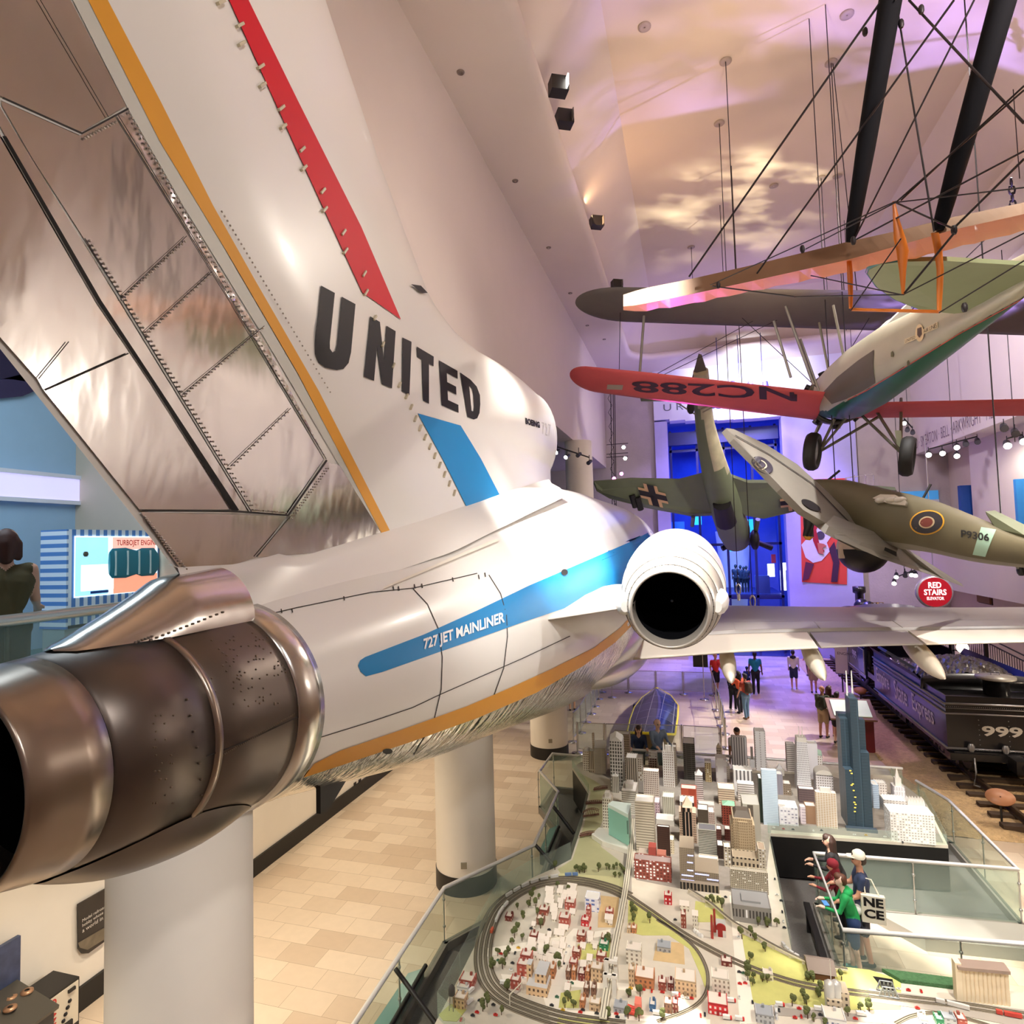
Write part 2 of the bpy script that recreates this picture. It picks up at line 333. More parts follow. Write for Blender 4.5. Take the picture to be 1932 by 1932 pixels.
steel = pmat('brushed_steel', lit((205, 203, 198)), 0.3, 0.9, noise=0.05, nscale=30)
whitem = pmat('white_metal_rail', lit((232, 230, 226)), 0.3, 0.35)
emw = pmat('lamp_white', (1, 1, 1), emit=(1, .95, .85), estr=14, noise=0)
struct('floor', MB().bb(-9.5, 14, -9, 54, -0.3, 0), FLOORM)
struct('wall_left_lower', MB().bb(-9.6, -9.33, -9, 46, 0, 5.0), whitew)
struct('baseboard_left', MB().bb(-9.33, -9.28, -9, 46, 0, 0.36), black)
struct('floor_balcony_left', MB().bb(-11.3, -5.42, -9, 46, 5.0, 5.4), pmat('balcony_carpet', lit((96, 132, 140)), 0.7, noise=0.12))
struct('wall_left_balcony', MB().bb(-11.3, -11.0, -9, 46, 5.4, 11.9), bluew)
struct('wall_left_return', MB().bb(-11, -5.9, 8.62, 8.9, 5.4, 11.6), beige)
struct('wall_left_upper', MB().bb(-5.4, -4.9, -9, 38.3, 11.6, 17.3), plaster)
struct('ceiling_balcony_left', MB().bb(-11.3, -5.4, -9, 46, 11.6, 11.9), plaster)
struct('wall_back', MB().bb(-11.5, 14, -9.4, -9, 0, 21), plaster)
# ceiling: soffit with a big rounded recess, its lip, the cove slope and the inner ceiling
def recess(o):
    x0, x1, y1, r = -2.8-o, 9.3+o, 35.2+o, max(0.05, 1.5+o*0.9); P = [(x0, -9)]
    for i in range(9): a = PI-PI/2*i/8; P.append((x0+r+r*math.cos(a), y1-r+r*math.sin(a)))
    for i in range(9): a = PI/2-PI/2*i/8; P.append((x1-r+r*math.cos(a), y1-r+r*math.sin(a)))
    P.append((x1, -9)); return P
outer = [(-4.9, -9)]+[(-4.9, 38.3)]*9+[(12, 38.3)]*9+[(12, -9)]
mb = MB(); prof = [(0.45, 17.3), (0.2, 17.31), (0.06, 17.37), (0, 17.5), (0.03, 17.62), (0.15, 17.7), (0.9, 17.72)]
rows = [[(x, y, 17.3) for x, y in outer]]+[[(x, y, z) for x, y in recess(o)] for o, z in prof]
mb.loft(rows, 0, False, True, closed=False)
struct('ceiling_soffit', mb, plaster)
mb = MB(); mb.loft([[(x, y, z) for x, y in recess(o)] for o, z in [(0.9, 17.72), (0.75, 17.9), (-0.85, 19.6), (-1.15, 19.92), (-1.25, 20)]], 0, False, True, closed=False)
struct('ceiling_cove', mb, plaster)
mb = MB(); P = recess(-1.25); mb.add([(x, y, 20) for x, y in P], [list(range(len(P)))]); struct('ceiling', mb, plaster2)
# far wall with the portal
mb = MB().bb(-11.3, -1.85, 38.3, 38.9, 0, 17.6).bb(9.1, 13.9, 38.3, 38.9, 0, 17.6)
struct('wall_far', mb, concrete)
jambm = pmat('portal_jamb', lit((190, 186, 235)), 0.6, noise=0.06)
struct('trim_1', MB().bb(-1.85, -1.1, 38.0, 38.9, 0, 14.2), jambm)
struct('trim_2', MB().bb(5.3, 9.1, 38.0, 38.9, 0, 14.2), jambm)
mb = MB(); n = 12
for i in range(n):     # header with an arched lower edge
    a, b2 = -1.85+10.95*i/n, -1.85+10.95*(i+1)/n
    mb.bb(a, b2, 37.9, 38.9, 13.95+0.35*((a-3.6)/5.5)**2, 17.6)
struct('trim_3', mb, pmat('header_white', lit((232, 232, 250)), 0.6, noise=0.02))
navy = cm((110, 114, 128), 0.6)
letter3d('lettering', 'U R E', onY(1252, 776, 37.88), (1, 0, 0), (0, 0, 1), 0.42, navy, None, 0.0, 1.75)['kind'] = 'structure'
letter3d('lettering', 'I S  N', onY(1410, 768, 37.88), (1, 0, 0), (0, 0, 1), 0.42, navy, None, 0.0, 2.6)['kind'] = 'structure'
# room behind the portal, lit blue
deep = pmat('gallery_blue', lit((90, 110, 190)), 0.6, noise=0.35, nscale=0.8)
mb = MB().bb(-2, 6.5, 52, 52.3, 0, 15).bb(-2.3, -2, 38.9, 52, 0, 15).bb(6.5, 6.8, 38.9, 52, 0, 15).bb(-2, 6.5, 38.9, 52, 14.2, 14.5)
struct('wall_gallery', mb, deep)
struct('floor_gallery', MB().bb(-1.9, 6.5, 38.9, 52, 0, 0.03), pmat('gallery_floor', lit((70, 74, 120)), 0.15, noise=0.1))
dkframe = pmat('gallery_frame', lit((40, 48, 110)), 0.4, noise=0.1)
mb = MB()
for x in (-1.0, 0.6, 2.2, 3.8, 5.2): mb.bb(x-.07, x+.07, 40, 40.15, 0, 13.9)
for z in (3.4, 6.6, 9.6, 12.6): mb.bb(-1.1, 5.3, 40, 40.12, z-.08, z+.08)
mb.bb(-1.1, 5.3, 40.4, 46, 3.2, 3.5); mb.bb(-1.1, 5.3, 39.4, 40, 12.9, 13.7)
struct('window_1', mb, dkframe)
# right side: upper wall, balcony, lower wall
struct('wall_right_upper', MB().bb(12, 12.5, -9, 38.3, 11.3, 17.6), plaster)
struct('ceiling_balcony_right', MB().bb(12.5, 14, -9, 38.3, 11.3, 11.6), plaster)
struct('floor_balcony_right', MB().bb(12, 14, -9, 38.3, 4.2, 6.1), plaster)
struct('wall_right', MB().bb(13.6, 13.9, -9, 38.3, 0, 11.4), beige)
struct('wall_right_panel', MB().bb(13.1, 13.6, -9, 34.4, 6.1, 11.3), plaster)
struct('wall_right_lower', MB().bb(13.3, 13.6, 12, 38.3, 0, 4.2), beige)
# names on the walls
nm = cm((92, 78, 74), 0.7)
a = onX(835, 612, -4.89); b = onX(905, 676, -4.89); zt = (a.z+b.z)/2+0.1
struct_l = letter3d('lettering', 'VO  KEPLER  GEO', (-4.89, a.y-0.2, zt-0.62), (0, 1, 0), (0, 0, 1), 0.62, nm, None, -0.012, (b.y-a.y)*1.52); struct_l['kind'] = 'structure'
a = onX(1700, 858, 11.99); b = onX(1905, 806, 11.99)
struct_l = letter3d('lettering', 'AVOGADRO · SMEATON · BELL · ARKWRIGHT · MENDEL', (11.99, a.y, a.z), (0, -1, 0), (0, 0, 1), 0.55, cm((128, 108, 118), 0.7), None, -0.012, a.y-b.y); struct_l['kind'] = 'structure'
# columns
def column(y, z0, z1, label, base=True, grp=None):
    t = thing('column', label, 'column', (-4.78, y, z0))
    MB().lathe([(0.62, z0 + (0.36 if base else 0)), (0.62, z1)], (-4.78, y, 0), k=48, cap=True).build('shaft', whitew, t)
    if base:
        MB().lathe([(0.635, z0), (0.635, z0+0.37)], (-4.78, y, 0), k=48, cap=True).build('base', black, t)
        d = (Vector((0.3, -1, 0))).normalized()
        MB().box(Vector((-4.78, y, 0.62))+Vector((d.x*0.62, d.y*0.62, 0)), (0.12, 0.03, 0.12), math.atan2(d.x, -d.y)).build('socket_plate', cm((150, 140, 120), 0.4), t)
column(4.84, 0, 4.98, 'thick white round column in front, beside the dark jet nozzle')
column(12.28, 0, 4.4, 'white round column with black base behind the glass railing')
column(20.1, 0, 4.4, 'white round column with black base under the jet belly, farther back')
column(27.6, 7.95, 11.6, 'white column above the jet fuselage under the end of the upper wall', False)
# fixtures on the cove ledge
def flood(px, py, lab, on):
    p = onZ(px, py, 17.75); p.x = min(p.x, -2.75)
    t = thing('floodlight', lab, 'light', p)
    MB().box(p+Vector((0.18, 0, 0.12)), (0.42, 0.34, 0.34), 0.5).build('housing', black, t)
    MB().box(p+Vector((0.4, -0.1, 0.1)), (0.02, 0.26, 0.26), 0.5).build('lens', emw if on else cm((120, 116, 112), 0.3), t)
flood(1040, 176, 'lit floodlight on the ceiling ledge, nearest of the row', True)
flood(1052, 236, 'dark floodlight on the ceiling ledge just beyond the lit one', False)
flood(1116, 428, 'floodlight on the ceiling ledge halfway down the hall', False)
flood(1158, 543, 'floodlight on the ceiling ledge above the grey wing tip', False)
# ceiling sockets
k = 0
for px, py, w in ((1598, 27, 'between the two black struts and the cove'), (1568, 118, 'holding a pair of cables'), (1907, 107, 'at the right edge of the ceiling'), (1580, 332, 'in the middle of the cloud glow'), (1549, 335, 'left of the middle cloud glow'), (1357, 232, 'of the shorter left cable'), (1369, 115, 'of the longer left cable'), (1304, 466, 'above the wing tip'), (1216, 50, 'near the cove line'), (1460, 350, 'in the left cloud glow')):
    p = onZ(px, py, 19.99); t = tag(MB().lathe([(0.16, 0), (0.16, -0.03), (0.1, -0.05), (0.02, -0.03)], p, k=16).build('ceiling_socket', cm((176, 160, 150), 0.6)), 'small round socket in the ceiling '+w, 'ceiling socket', 'ceiling sockets')
for px, py in ((869, 136), (972, 341), (1035, 467), (1076, 553), (1108, 614), (1140, 640)):
    p = onZ(px, py, 17.299); k += 1
    tag(MB().lathe([(0.09, 0), (0.08, -0.02), (0.03, -0.02)], p, k=12).build('recessed_light', cm((120, 108, 100), 0.5)), 'small dark recessed light in the left soffit, number %s from the front' % ('one two three four five six'.split()[k-1]), 'recessed light', 'recessed lights in the left soffit')
k = 0
for px, py in ((1296, 705), (1338, 702), (1372, 697), (1412, 694), (1452, 691), (1535, 684)):
    p = onZ(px, py, 17.299); k += 1
    tag(MB().lathe([(0.2, 0), (0.2, -0.02), (0.1, -0.02)], p, k=14).build('recessed_light', cm((150, 140, 190), 0.5)), 'round recessed light in the violet soffit over the portal, %s from the left' % ('first second third fourth fifth sixth'.split()[k-1]), 'recessed light', 'recessed lights over the portal')
# ================================================================ the three-engined airliner hung in the hall, tail towards us
XC = -3.23
jw = pmat('jet_white', lit((236, 232, 226)), 0.3, noise=0.015, nscale=2, spec=0.5, coat=0.15)
jgrey = pmat('jet_grey', lit((206, 205, 196)), 0.4, noise=0.03)
jgold = pmat('jet_gold', lit((226, 160, 54)), 0.45, noise=0.05, spec=0.3)
jred = pmat('jet_red', lit((208, 10, 34)), 0.5, noise=0.03, spec=0.25)
jblue = pmat('jet_blue', lit((0, 128, 192)), 0.4, noise=0.03, spec=0.35)
jblack = pmat('jet_black', lit((14, 11, 11)), 0.5, noise=0.1, spec=0.25)
seam = pmat('jet_seam', lit((40, 34, 32)), 0.7, noise=0)
def metal(name, col, rough, bump, bs, sx=1.0, metallic=1.0, stain=0.0):
    m = pmat(name, col, rough, metallic, 0.1, 2.5); nt = m.node_tree; b = nt.nodes['Principled BSDF']; L = nt.links
    tc = nt.nodes.new('ShaderNodeTexCoord'); mp = nt.nodes.new('ShaderNodeMapping'); mp.inputs['Scale'].default_value = (1, 1*sx, 1)
    mp.inputs['Rotation'].default_value = (math.radians(45) if sx != 1 else 0, 0, 0)
    n = nt.nodes.new('ShaderNodeTexNoise'); n.inputs['Scale'].default_value = bs; n.inputs['Detail'].default_value = 2.5
    L.new(tc.outputs['Object'], mp.inputs[0]); L.new(mp.outputs[0], n.inputs['Vector'])
    bp = nt.nodes.new('ShaderNodeBump'); bp.inputs['Strength'].default_value = bump; bp.inputs['Distance'].default_value = 0.08
    L.new(n.outputs['Fac'], bp.inputs['Height']); L.new(bp.outputs[0], b.inputs['Normal'])
    return m
alu = metal('polished_aluminium', (0.72, 0.71, 0.70), 0.13, 0.10, 1.3, 3.0)
alu2 = metal('crinkled_aluminium', (0.72, 0.71, 0.70), 0.16, 0.4, 5.0, 1.0)
belly = metal('belly_aluminium', (0.78, 0.75, 0.68), 0.13, 0.55, 3.2, 3.0)
burnt = metal('burnt_titanium', (0.15, 0.125, 0.11), 0.36, 0.05, 3.0, 1.0, 0.9)
nozm = metal('nozzle_steel', (0.36, 0.30, 0.25), 0.28, 0.02, 3.0, 1.0, 0.95)
jet = thing('jet_airliner', 'white three-engined jet airliner with gold, red and blue stripes hung tail first', 'airplane', (XC, 3.7, 5.9))
# fuselage: stations along Y with top, bottom and half width
YK = [3.72, 6, 8, 10, 12, 14, 17, 30, 33, 34.6, 35.4]
ZT = [6.62, 7.03, 7.38, 7.75, 8.08, 8.29, 8.38, 8.4, 7.8, 7.0, 6.2]
ZB = [5.18, 4.67, 4.33, 3.96, 3.59, 3.29, 3.12, 3.15, 3.7, 4.4, 5.4]
WK = [0.72, 1.24, 1.53, 1.72, 1.82, 1.9, 1.9, 1.9, 1.5, 1.0, 0.3]
def pch(xs, ys, x):   # smooth interpolation
    i = max(0, min(len(xs)-2, int(np.searchsorted(xs, x)-1)))
    def sl(j):
        if j == 0: return (ys[1]-ys[0])/(xs[1]-xs[0])
        if j == len(xs)-1: return (ys[-1]-ys[-2])/(xs[-1]-xs[-2])
        return (ys[j+1]-ys[j-1])/(xs[j+1]-xs[j-1])
    h = xs[i+1]-xs[i]; t = (x-xs[i])/h
    return (2*t**3-3*t*t+1)*ys[i]+(t**3-2*t*t+t)*h*sl(i)+(-2*t**3+3*t*t)*ys[i+1]+(t**3-t*t)*h*sl(i+1)
def fus(Y): return pch(YK, ZT, Y), pch(YK, ZB, Y), pch(YK, WK, Y)
GOLDLO = [(560, 1462), (640, 1438), (777, 1392), (900, 1350), (1010, 1302), (1100, 1252), (1160, 1208), (1185, 1180), (1240, 1120)]
def below_gold(p):
    x, y = proj(p); xs = [g[0] for g in GOLDLO]; ys = [g[1] for g in GOLDLO]
    return y > np.interp(x, xs, ys)
mb = MB(); K = 96; ys = [3.72+(17-3.72)*i/90 for i in range(91)]+[17+18.4*i/30 for i in range(1, 31)]; rings = []
for Y in ys:
    zt, zb, w = fus(Y); rings.append([Vector((XC+w*math.cos(2*PI*j/K), Y, (zt+zb)/2+(zt-zb)/2*math.sin(2*PI*j/K))) for j in range(K)])
mb.loft(rings, 0, True, True)
for i, f in enumerate(mb.f):
    c = sum((Vector(mb.v[q]) for q in f), Vector())/len(f); c.x = XC+abs(c.x-XC)
    if len(f) == 4 and c.z < 5.6 and below_gold(c): mb.mi[i] = 1
fuse = mb.build('fuselage', [jw, belly], jet, True)
FS = surf_of(fuse)
def fl(*a, **k): return lay_poly(a[0], a[1], FS, a[2], jet, **k)
# gold stripe along the belly edge
up = [(592, 1440-0), (640, 1416), (760, 1375), (880, 1332), (960, 1298), (1040, 1262), (1120, 1222), (1170, 1184), (1192, 1160)]
lo = [(1190, 1182), (1160, 1212), (1100, 1256), (1010, 1307), (900, 1354), (777, 1398), (640, 1444), (572, 1466)]
fl('gold_stripe', up+lo, jgold)
fl('blue_stripe', [(690, 1276), (680, 1268), (675, 1256), (679, 1246), (688, 1240), (800, 1197), (900, 1152), (1000, 1104), (1062, 1077), (1120, 1052), (1190, 1022), (1240, 996), (1262, 990), (1262, 1040), (1200, 1090), (1150, 1118), (1070, 1146), (980, 1176), (880, 1212), (800, 1240), (720, 1268)], jblue, off=0.004)
lay_text('lettering', '727 JET MAINLINER', [(797, 1206), (950, 1154), (951, 1180), (798, 1232)], FS, cm((245, 245, 245), 0.4, noise=0.0), jet, bold=0.03, off=0.012)
# panel joints on the fuselage
for pts in ([(778, 1110), (806, 1140), (826, 1185), (834, 1240), (832, 1300), (818, 1360), (780, 1424)], [(922, 1085), (944, 1120), (955, 1160), (957, 1200), (950, 1260), (925, 1330)], [(505, 1160), (560, 1147), (700, 1118), (780, 1110), (900, 1082)], [(590, 1395), (700, 1361), (777, 1335), (830, 1310), (990, 1240), (1075, 1200)]):
    lay_line('panel_seam', pts, 1.6, FS, seam, jet, off=0.004)
fl('drain_rail', [(722, 1112), (720, 1116), (936, 1025), (940, 1021), (930, 1021)], cm((235, 228, 214), 0.4), off=0.03)
for x, y, r in ((1064, 1080, 6), (730, 1416, 9)):
    fl('vent_hole', [(x+r*1.1*math.cos(a*PI/5), y+r*math.sin(a*PI/5)*(1 if r < 8 else .6)) for a in range(10)], jblack, off=0.01)
for x, y in ((741, 1107), (751, 1107), (781, 1103), (795, 1102), (853, 1090), (902, 1085), (914, 1081), (530, 1150), (550, 1149), (648, 1126)):
    lay_line('latch', [(x, y), (x+1.5, y+8)], 2.2, FS, seam, jet, off=0.006)
# ---- fin with the intake duct at its front
TY = [0.3, 2.3, 3.9, 4.93, 5.83, 6.44, 7.16, 8.0, 8.8, 10.0, 11.2, 12.3]
TZ = [13.4, 13.4, 13.4, 12.31, 11.45, 10.95, 10.4, 10.08, 10.0, 10.08, 10.16, 10.2]
def te_z(Y): return 6.84+(3.26-Y)*1.06          # trailing edge
def te_y(Z): return 3.26-(Z-6.84)/1.06
def fin_h(Y, Z):
    T = np.interp(Y, TY, TZ); n = (T-Z)*(0.68 if Y < 7.2 else 0.68+min(1, (Y-7.2)/2.5)*0.32)
    if n <= 0: return 0.0
    L = 1.5; f = 0.27*math.sqrt(max(0, 1-(1-min(1, n/L))**2))
    f *= 1+0.35*max(0, min(1, (8.2-Z)/2))
    f = min(f, 0.012+0.085*max(0, Y-te_y(Z)))
    e = 0.62*math.sqrt(max(0, 1-((Z-9.2)/1.0)**2)) if Z < 10.2 else 0
    e = max(e, 0.5 if Z < 8.6 else 0) if Z < 9.2 else e
    s = max(0, min(1, (Y-6.4)/5.2)); s = s*s*(3-2*s)
    return f*(1-s)+max(e, f*0.3)*s if s > 0 else f
def fin_solve(px, py, off):
    x = XC+0.25
    for _ in range(14): p = onX(px, py, x); x = 0.5*x+0.5*(XC+fin_h(p.y, p.z))
    p = onX(px, py, x); e = 0.03
    n = Vector((1, -(fin_h(p.y+e, p.z)-fin_h(p.y-e, p.z))/(2*e), -(fin_h(p.y, p.z+e)-fin_h(p.y, p.z-e))/(2*e))).normalized()
    return p+n*off
mb = MB(); NY, NZ = 110, 44
for side in (1, -1):
    rows = []
    for i in range(NY+1):
        Y = 0.3+12.0*i/NY; T = float(np.interp(Y, TY, TZ)); B = max(te_z(Y), (fus(Y)[0] if Y > 3.8 else 6.62)-0.12); B = min(B, T-0.01); r = []
        for j in range(NZ+1):
            q = 1-(1-j/NZ)**1.8; Z = B+(T-B)*q; h = fin_h(Y, Z) if (j < NZ and (j > 0 or Y > 3.5)) else 0
            r.append(Vector((XC+side*h, Y, Z)))
        rows.append(r)
    mb.loft(rows, 0, False, True, closed=False)
# intake lip and dark mouth at the front
mb2 = MB(); rr = []
for o, dy in ((0, 0), (0.02, 0.12), (-0.03, 0.2), (-0.1, 0.16), (-0.14, -0.3)):
    rr.append([Vector((XC+(0.62+o)*math.cos(2*PI*i/40), 12.3+dy, 9.2+(1.0+o)*math.sin(2*PI*i/40))) for i in range(40)])
mb2.loft(rr, 0, True, True)
fin = mb.build('vertical_fin', jw, jet, True)
lip = mb2.build('intake_lip', jw, jet, True)
def fp(name, pts, mat, par=None, **k): return lay_poly(name, pts, fin_solve, mat, par or fin, **{**dict(off=0.007, maxlen=22), **k})
# metal rudder: panels between the hinge slots
L1a, L1b, L1c, L1d, L1e = (-90, 110), (0, 262), (180, 570), (282, 722), (432, 962)
rud = fp('rudder_tab', [(-90, 110), (0, 256), (178, 568), (280, 720), (432, 961), (262, 962), (80, 735), (68, 714), (0, 638), (-90, 520)], alu, jet)
fp('rudder_strip', [(-60, 80), (0, 205), (150, 450), (220, 560), (470, 966), (442, 962), (290, 722), (188, 568), (8, 256), (-60, 130)], alu, jet)
fp('rudder', [(2, 200), (0, 190), (150, 256), (216, 220), (430, 562), (610, 866), (540, 970), (474, 966), (224, 556), (154, 446), (60, 300)], alu, jet)
fp('rudder_edge', [(218, 218), (238, 208), (346, 400), (500, 648), (612, 862), (430, 560)], alu2, jet)
up_r = fp('upper_rudder', [(-60, -60), (100, -60), (236, 200), (150, 250), (0, 182), (-60, 140)], alu, jet)
fp('base_panel', [(264, 966), (540, 974), (480, 1052), (420, 1072), (350, 1090)], alu, jet)
fp('base_panel', [(544, 974), (614, 872), (640, 878), (735, 1034), (600, 1042), (484, 1052)], alu, jet)
fp('hinge_slot', [(0, 258), (8, 258), (188, 568), (290, 722), (448, 962), (436, 966), (282, 722), (180, 570)], jblack, jet, off=0.016)
for pts, w in (([(0, 186), (150, 253), (238, 206)], 4), ([(68, 715), (125, 645)], 2), ([(80, 737), (238, 667)], 2.5), ([(262, 963), (434, 964), (540, 972), (613, 868)], 4), ([(155, 450), (222, 560), (472, 968)], 2), ([(222, 563), (348, 446)], 1.2), ([(268, 628), (396, 513)], 1.2), ([(338, 745), (495, 615)], 1.2), ([(430, 880), (545, 770)], 1.2), ([(480, 1050), (544, 974)], 1.6), ([(218, 218), (430, 562), (612, 866)], 1.5), ([(70, 0), (200, 222)], 1.5)):
    lay_line('panel_seam', pts, w, fin_solve, seam, jet, off=0.02)
fp('grey_band', [(105, -60), (140, -60), (300, 248), (430, 484), (560, 706), (735, 1032), (640, 880), (500, 642), (345, 390), (238, 202)], jgrey, jet)
fp('gold_band', [(128, -70), (164, -70), (300, 190), (400, 388), (480, 530), (600, 738), (748, 1028), (734, 1036), (560, 704), (430, 482), (300, 268)], jgold, jet, off=0.01)
fp('red_stripe', [(395, -70), (432, -70), (560, 190), (680, 428), (755, 603), (682, 552), (560, 288), (430, 0)], jred, jet, off=0.01)
fp('blue_panel', [(787, 780), (868, 803), (906, 865), (947, 944), (884, 966), (836, 870)], jblue, jet, off=0.01)
GL = [('U', [(604, 539), (669, 574), (657, 704), (588, 688)], .05), ('N', [(697, 597), (745, 625), (738, 733), (685, 711)], .05), ('I', [(758, 637), (775, 645), (771, 746), (757, 738)], 0), ('T', [(785, 654), (817, 673), (815, 766), (790, 752)], .05), ('E', [(827, 680), (862, 700), (864, 779), (832, 765)], .05), ('D', [(867, 703), (906, 730), (904, 796), (881, 787)], .05)]
GP = {'U': ([(0, 1), (.4, 1), (.4, .34), (.42, .26), (.5, .22), (.58, .26), (.6, .34), (.6, 1), (1, 1), (1, .3), (.96, .14), (.84, .04), (.66, 0), (.34, 0), (.16, .04), (.04, .14), (0, .3)],),
      'N': ([(0, 0), (0, 1), (.38, 1), (.64, .42), (.64, 1), (1, 1), (1, 0), (.64, 0), (.36, .55), (.36, 0)],), 'I': ([(0, 0), (1, 0), (1, 1), (0, 1)],), 'T': ([(0, 1), (1, 1), (1, .8), (.72, .8), (.72, 0), (.28, 0), (.28, .8), (0, .8)],),
      'E': ([(0, 0), (0, 1), (1, 1), (1, .81), (.4, .81), (.4, .6), (.9, .6), (.9, .41), (.4, .41), (.4, .19), (1, .19), (1, 0)],)}
DO = [(0, 0), (0, 1), (.5, 1), (.8, .93), (.97, .75), (1, .5), (.97, .25), (.8, .07), (.5, 0)]; DI = [(.4, .2), (.4, .8), (.48, .8), (.56, .77), (.6, .68), (.61, .5), (.6, .32), (.56, .23), (.48, .2)]
for ch, q, bo in GL:
    if ch == 'D': v2 = [bil(q, *p) for p in DO+DI]; n = len(DO); fs = [(k, (k+1) % n, n+(k+1) % n, n+k) for k in range(n)]
    else: v2 = [bil(q, *p) for p in GP[ch][0]]; fs = [list(range(len(v2)))]
    lay('lettering', v2, fs, fin_solve, jblack, jet, off=0.01, maxlen=22)
FN = surf_of(fin, lip)
lay_text('lettering', 'BOEING', [(990, 788), (1017, 796), (1018, 808), (991, 800)], FN, jblack, jet, bold=0.06, off=0.01)
lay_text('lettering', '727', [(1021, 796), (1038, 801), (1038, 825), (1022, 819)], FN, cm((196, 190, 186), 0.5), jet, bold=-0.01, off=0.01)
# vortex tabs, two staggered rows, each a part
tabm = cm((200, 190, 165), 0.4)
def vtab(q, L=0.1): MB().box(fin_solve(*q, 0.012), (0.03, L, 0.018), 0, 0, None, Matrix.Rotation(0.9, 3, 'X')).build('vortex_tab', tabm, jet)
for i in range(15):
    t = i/14; vtab((414+(688-414)*t+(i % 2)*16, 5+(552-5)*t+(i % 2)*4))
for i in range(9):
    t = i/8; vtab((782+(856-782)*t, 790+(930-790)*t))
for q in ((705, 600), (720, 650), (740, 690), (752, 726), (765, 748), (774, 768)): vtab(q, 0.08)
fp('fin_vent', [(771, 537), (790, 540), (803, 554), (792, 554)], jblack, jet, off=0.03)
# rivets on the rudder
rv = MB()
def rivets(a, b, n, r=0.008, sol=fin_solve):
    for i in range(n):
        t = i/max(1, n-1); p = sol(a[0]+(b[0]-a[0])*t, a[1]+(b[1]-a[1])*t, 0.018); rv.ball(p, r, 0, 6)
for a, b, n in (((165, 455), (478, 962), 60), ((240, 215), (608, 858), 70), ((226, 566), (345, 456), 22), ((272, 632), (394, 518), 20), ((342, 748), (492, 620), 26), ((432, 884), (540, 778), 18), ((270, 975), (352, 1078), 22), ((548, 978), (616, 884), 20), ((156, 262), (214, 232), 12), ((476, 962), (536, 967), 12), ((300, 240), (320, 160), 0), ((415, 400), (620, 740), 40), ((352, 1086), (735, 1034), 50)): rivets(a, b, n)
rv.build('rivets', cm((170, 160, 150), 0.3, 0.8), jet)['kind'] = 'stuff'
# white fillet fairing along the fin root
mb = MB(); fr = []
for i in range(40):
    Y = 3.2+8.9*i/39; zt = fus(max(Y, 3.75))[0]; w = 0.14+0.24*min(1, (Y-3.2)/3); hh = 0.28 if Y < 4.2 else 0.2
    fr.append([Vector((XC+w+0.02+fin_h(Y, zt+0.1), Y, zt-0.10-0.35*w*w)), Vector((XC+0.6*w+fin_h(Y, zt+.1), Y, zt+0.02)), Vector((XC+0.06+fin_h(Y, zt+0.2), Y, zt+hh*0.6)), Vector((XC+0.012+fin_h(Y, zt+0.3), Y, zt+hh)), Vector((XC-0.05, Y, zt+hh+0.02))])
mb.loft(fr, 0, False, True, closed=False); mb.build('root_fairing', jw, jet, True)
# aluminium tail fairing above the burnt nozzle
mb = MB(); fr = []
for i in range(24):
    t = i/23; Y = 3.54-1.14*t; r = float(np.interp(Y, [2.3, 2.62, 2.95, 3.2, 3.5, 3.85], [.545, .588, .62, .658, .70, .73])); zc = 5.96-.06*(Y-1.95)/1.8; bump = .27*min(1, (1-t)/.62)**1.2+.012; A_ = .46*(1-t)**.35+.05
    fr.append([Vector((XC+(r+bump*max(0, math.cos(ph/A_*PI/2))**.8+.004)*math.sin(ph), Y, zc+(r+bump*max(0, math.cos(ph/A_*PI/2))**.8+.004)*math.cos(ph))) for ph in [A_*(k/10-1) for k in range(21)]])
mb.loft(fr, 0, False, True, closed=False); tf = mb.build('tail_fairing', metal('fairing_aluminium', (0.62, 0.59, 0.56), 0.2, 0.06, 4, 1), jet, True)
TFS = surf_of(tf)
rv = MB()
for i in range(24): t = i/23; rv.ball(TFS(160+(420-160)*t, 1255-(1255-1155)*t, 0.004), 0.009, 0, 6)
for i in range(7): rv.ball(TFS(250+i*6, 1214-i*2.2, 0.004), 0.009, 0, 6)
rv.build('rivets', cm((150, 140, 130), 0.3, 0.8), tf)['kind'] = 'stuff'
# ---- centre engine exhaust: stacked burnt rings ending in the dark mouth
def ringpart(name, prof, mat, zc=(5.96, 5.9), k=96):
    m = MB(); rr = []
    for r, y in prof:
        z = zc[0]+(zc[1]-zc[0])*(y-1.95)/1.8
        rr.append([Vector((XC+r*math.cos(2*PI*i/k), y, z+r*math.sin(2*PI*i/k))) for i in range(k)])
    m.loft(rr, 0, False, True); return m.build(name, mat, jet, True)
ringpart('clamp_ring', [(0.7, 3.52), (0.728, 3.54), (0.73, 3.7), (0.74, 3.76), (0.70, 3.78)], metal('band_aluminium', (0.66, 0.64, 0.6), 0.2, 0.05, 4))
cowlA = ringpart('exhaust_sleeve', [(0.60, 2.93), (0.617, 2.95), (0.655, 3.2), (0.69, 3.45), (0.70, 3.515), (0.66, 3.52)], burnt)
cowlB = ringpart('exhaust_sleeve', [(0.52, 2.33), (0.545, 2.35), (0.585, 2.62), (0.61, 2.9), (0.58, 2.925)], burnt)
noz = ringpart('exhaust_nozzle', [(0.44, 2.3), (0.463, 2.0), (0.468, 1.955), (0.478, 1.95), (0.49, 1.97), (0.498, 2.06), (0.528, 2.2), (0.541, 2.31), (0.52, 2.325)], nozm)
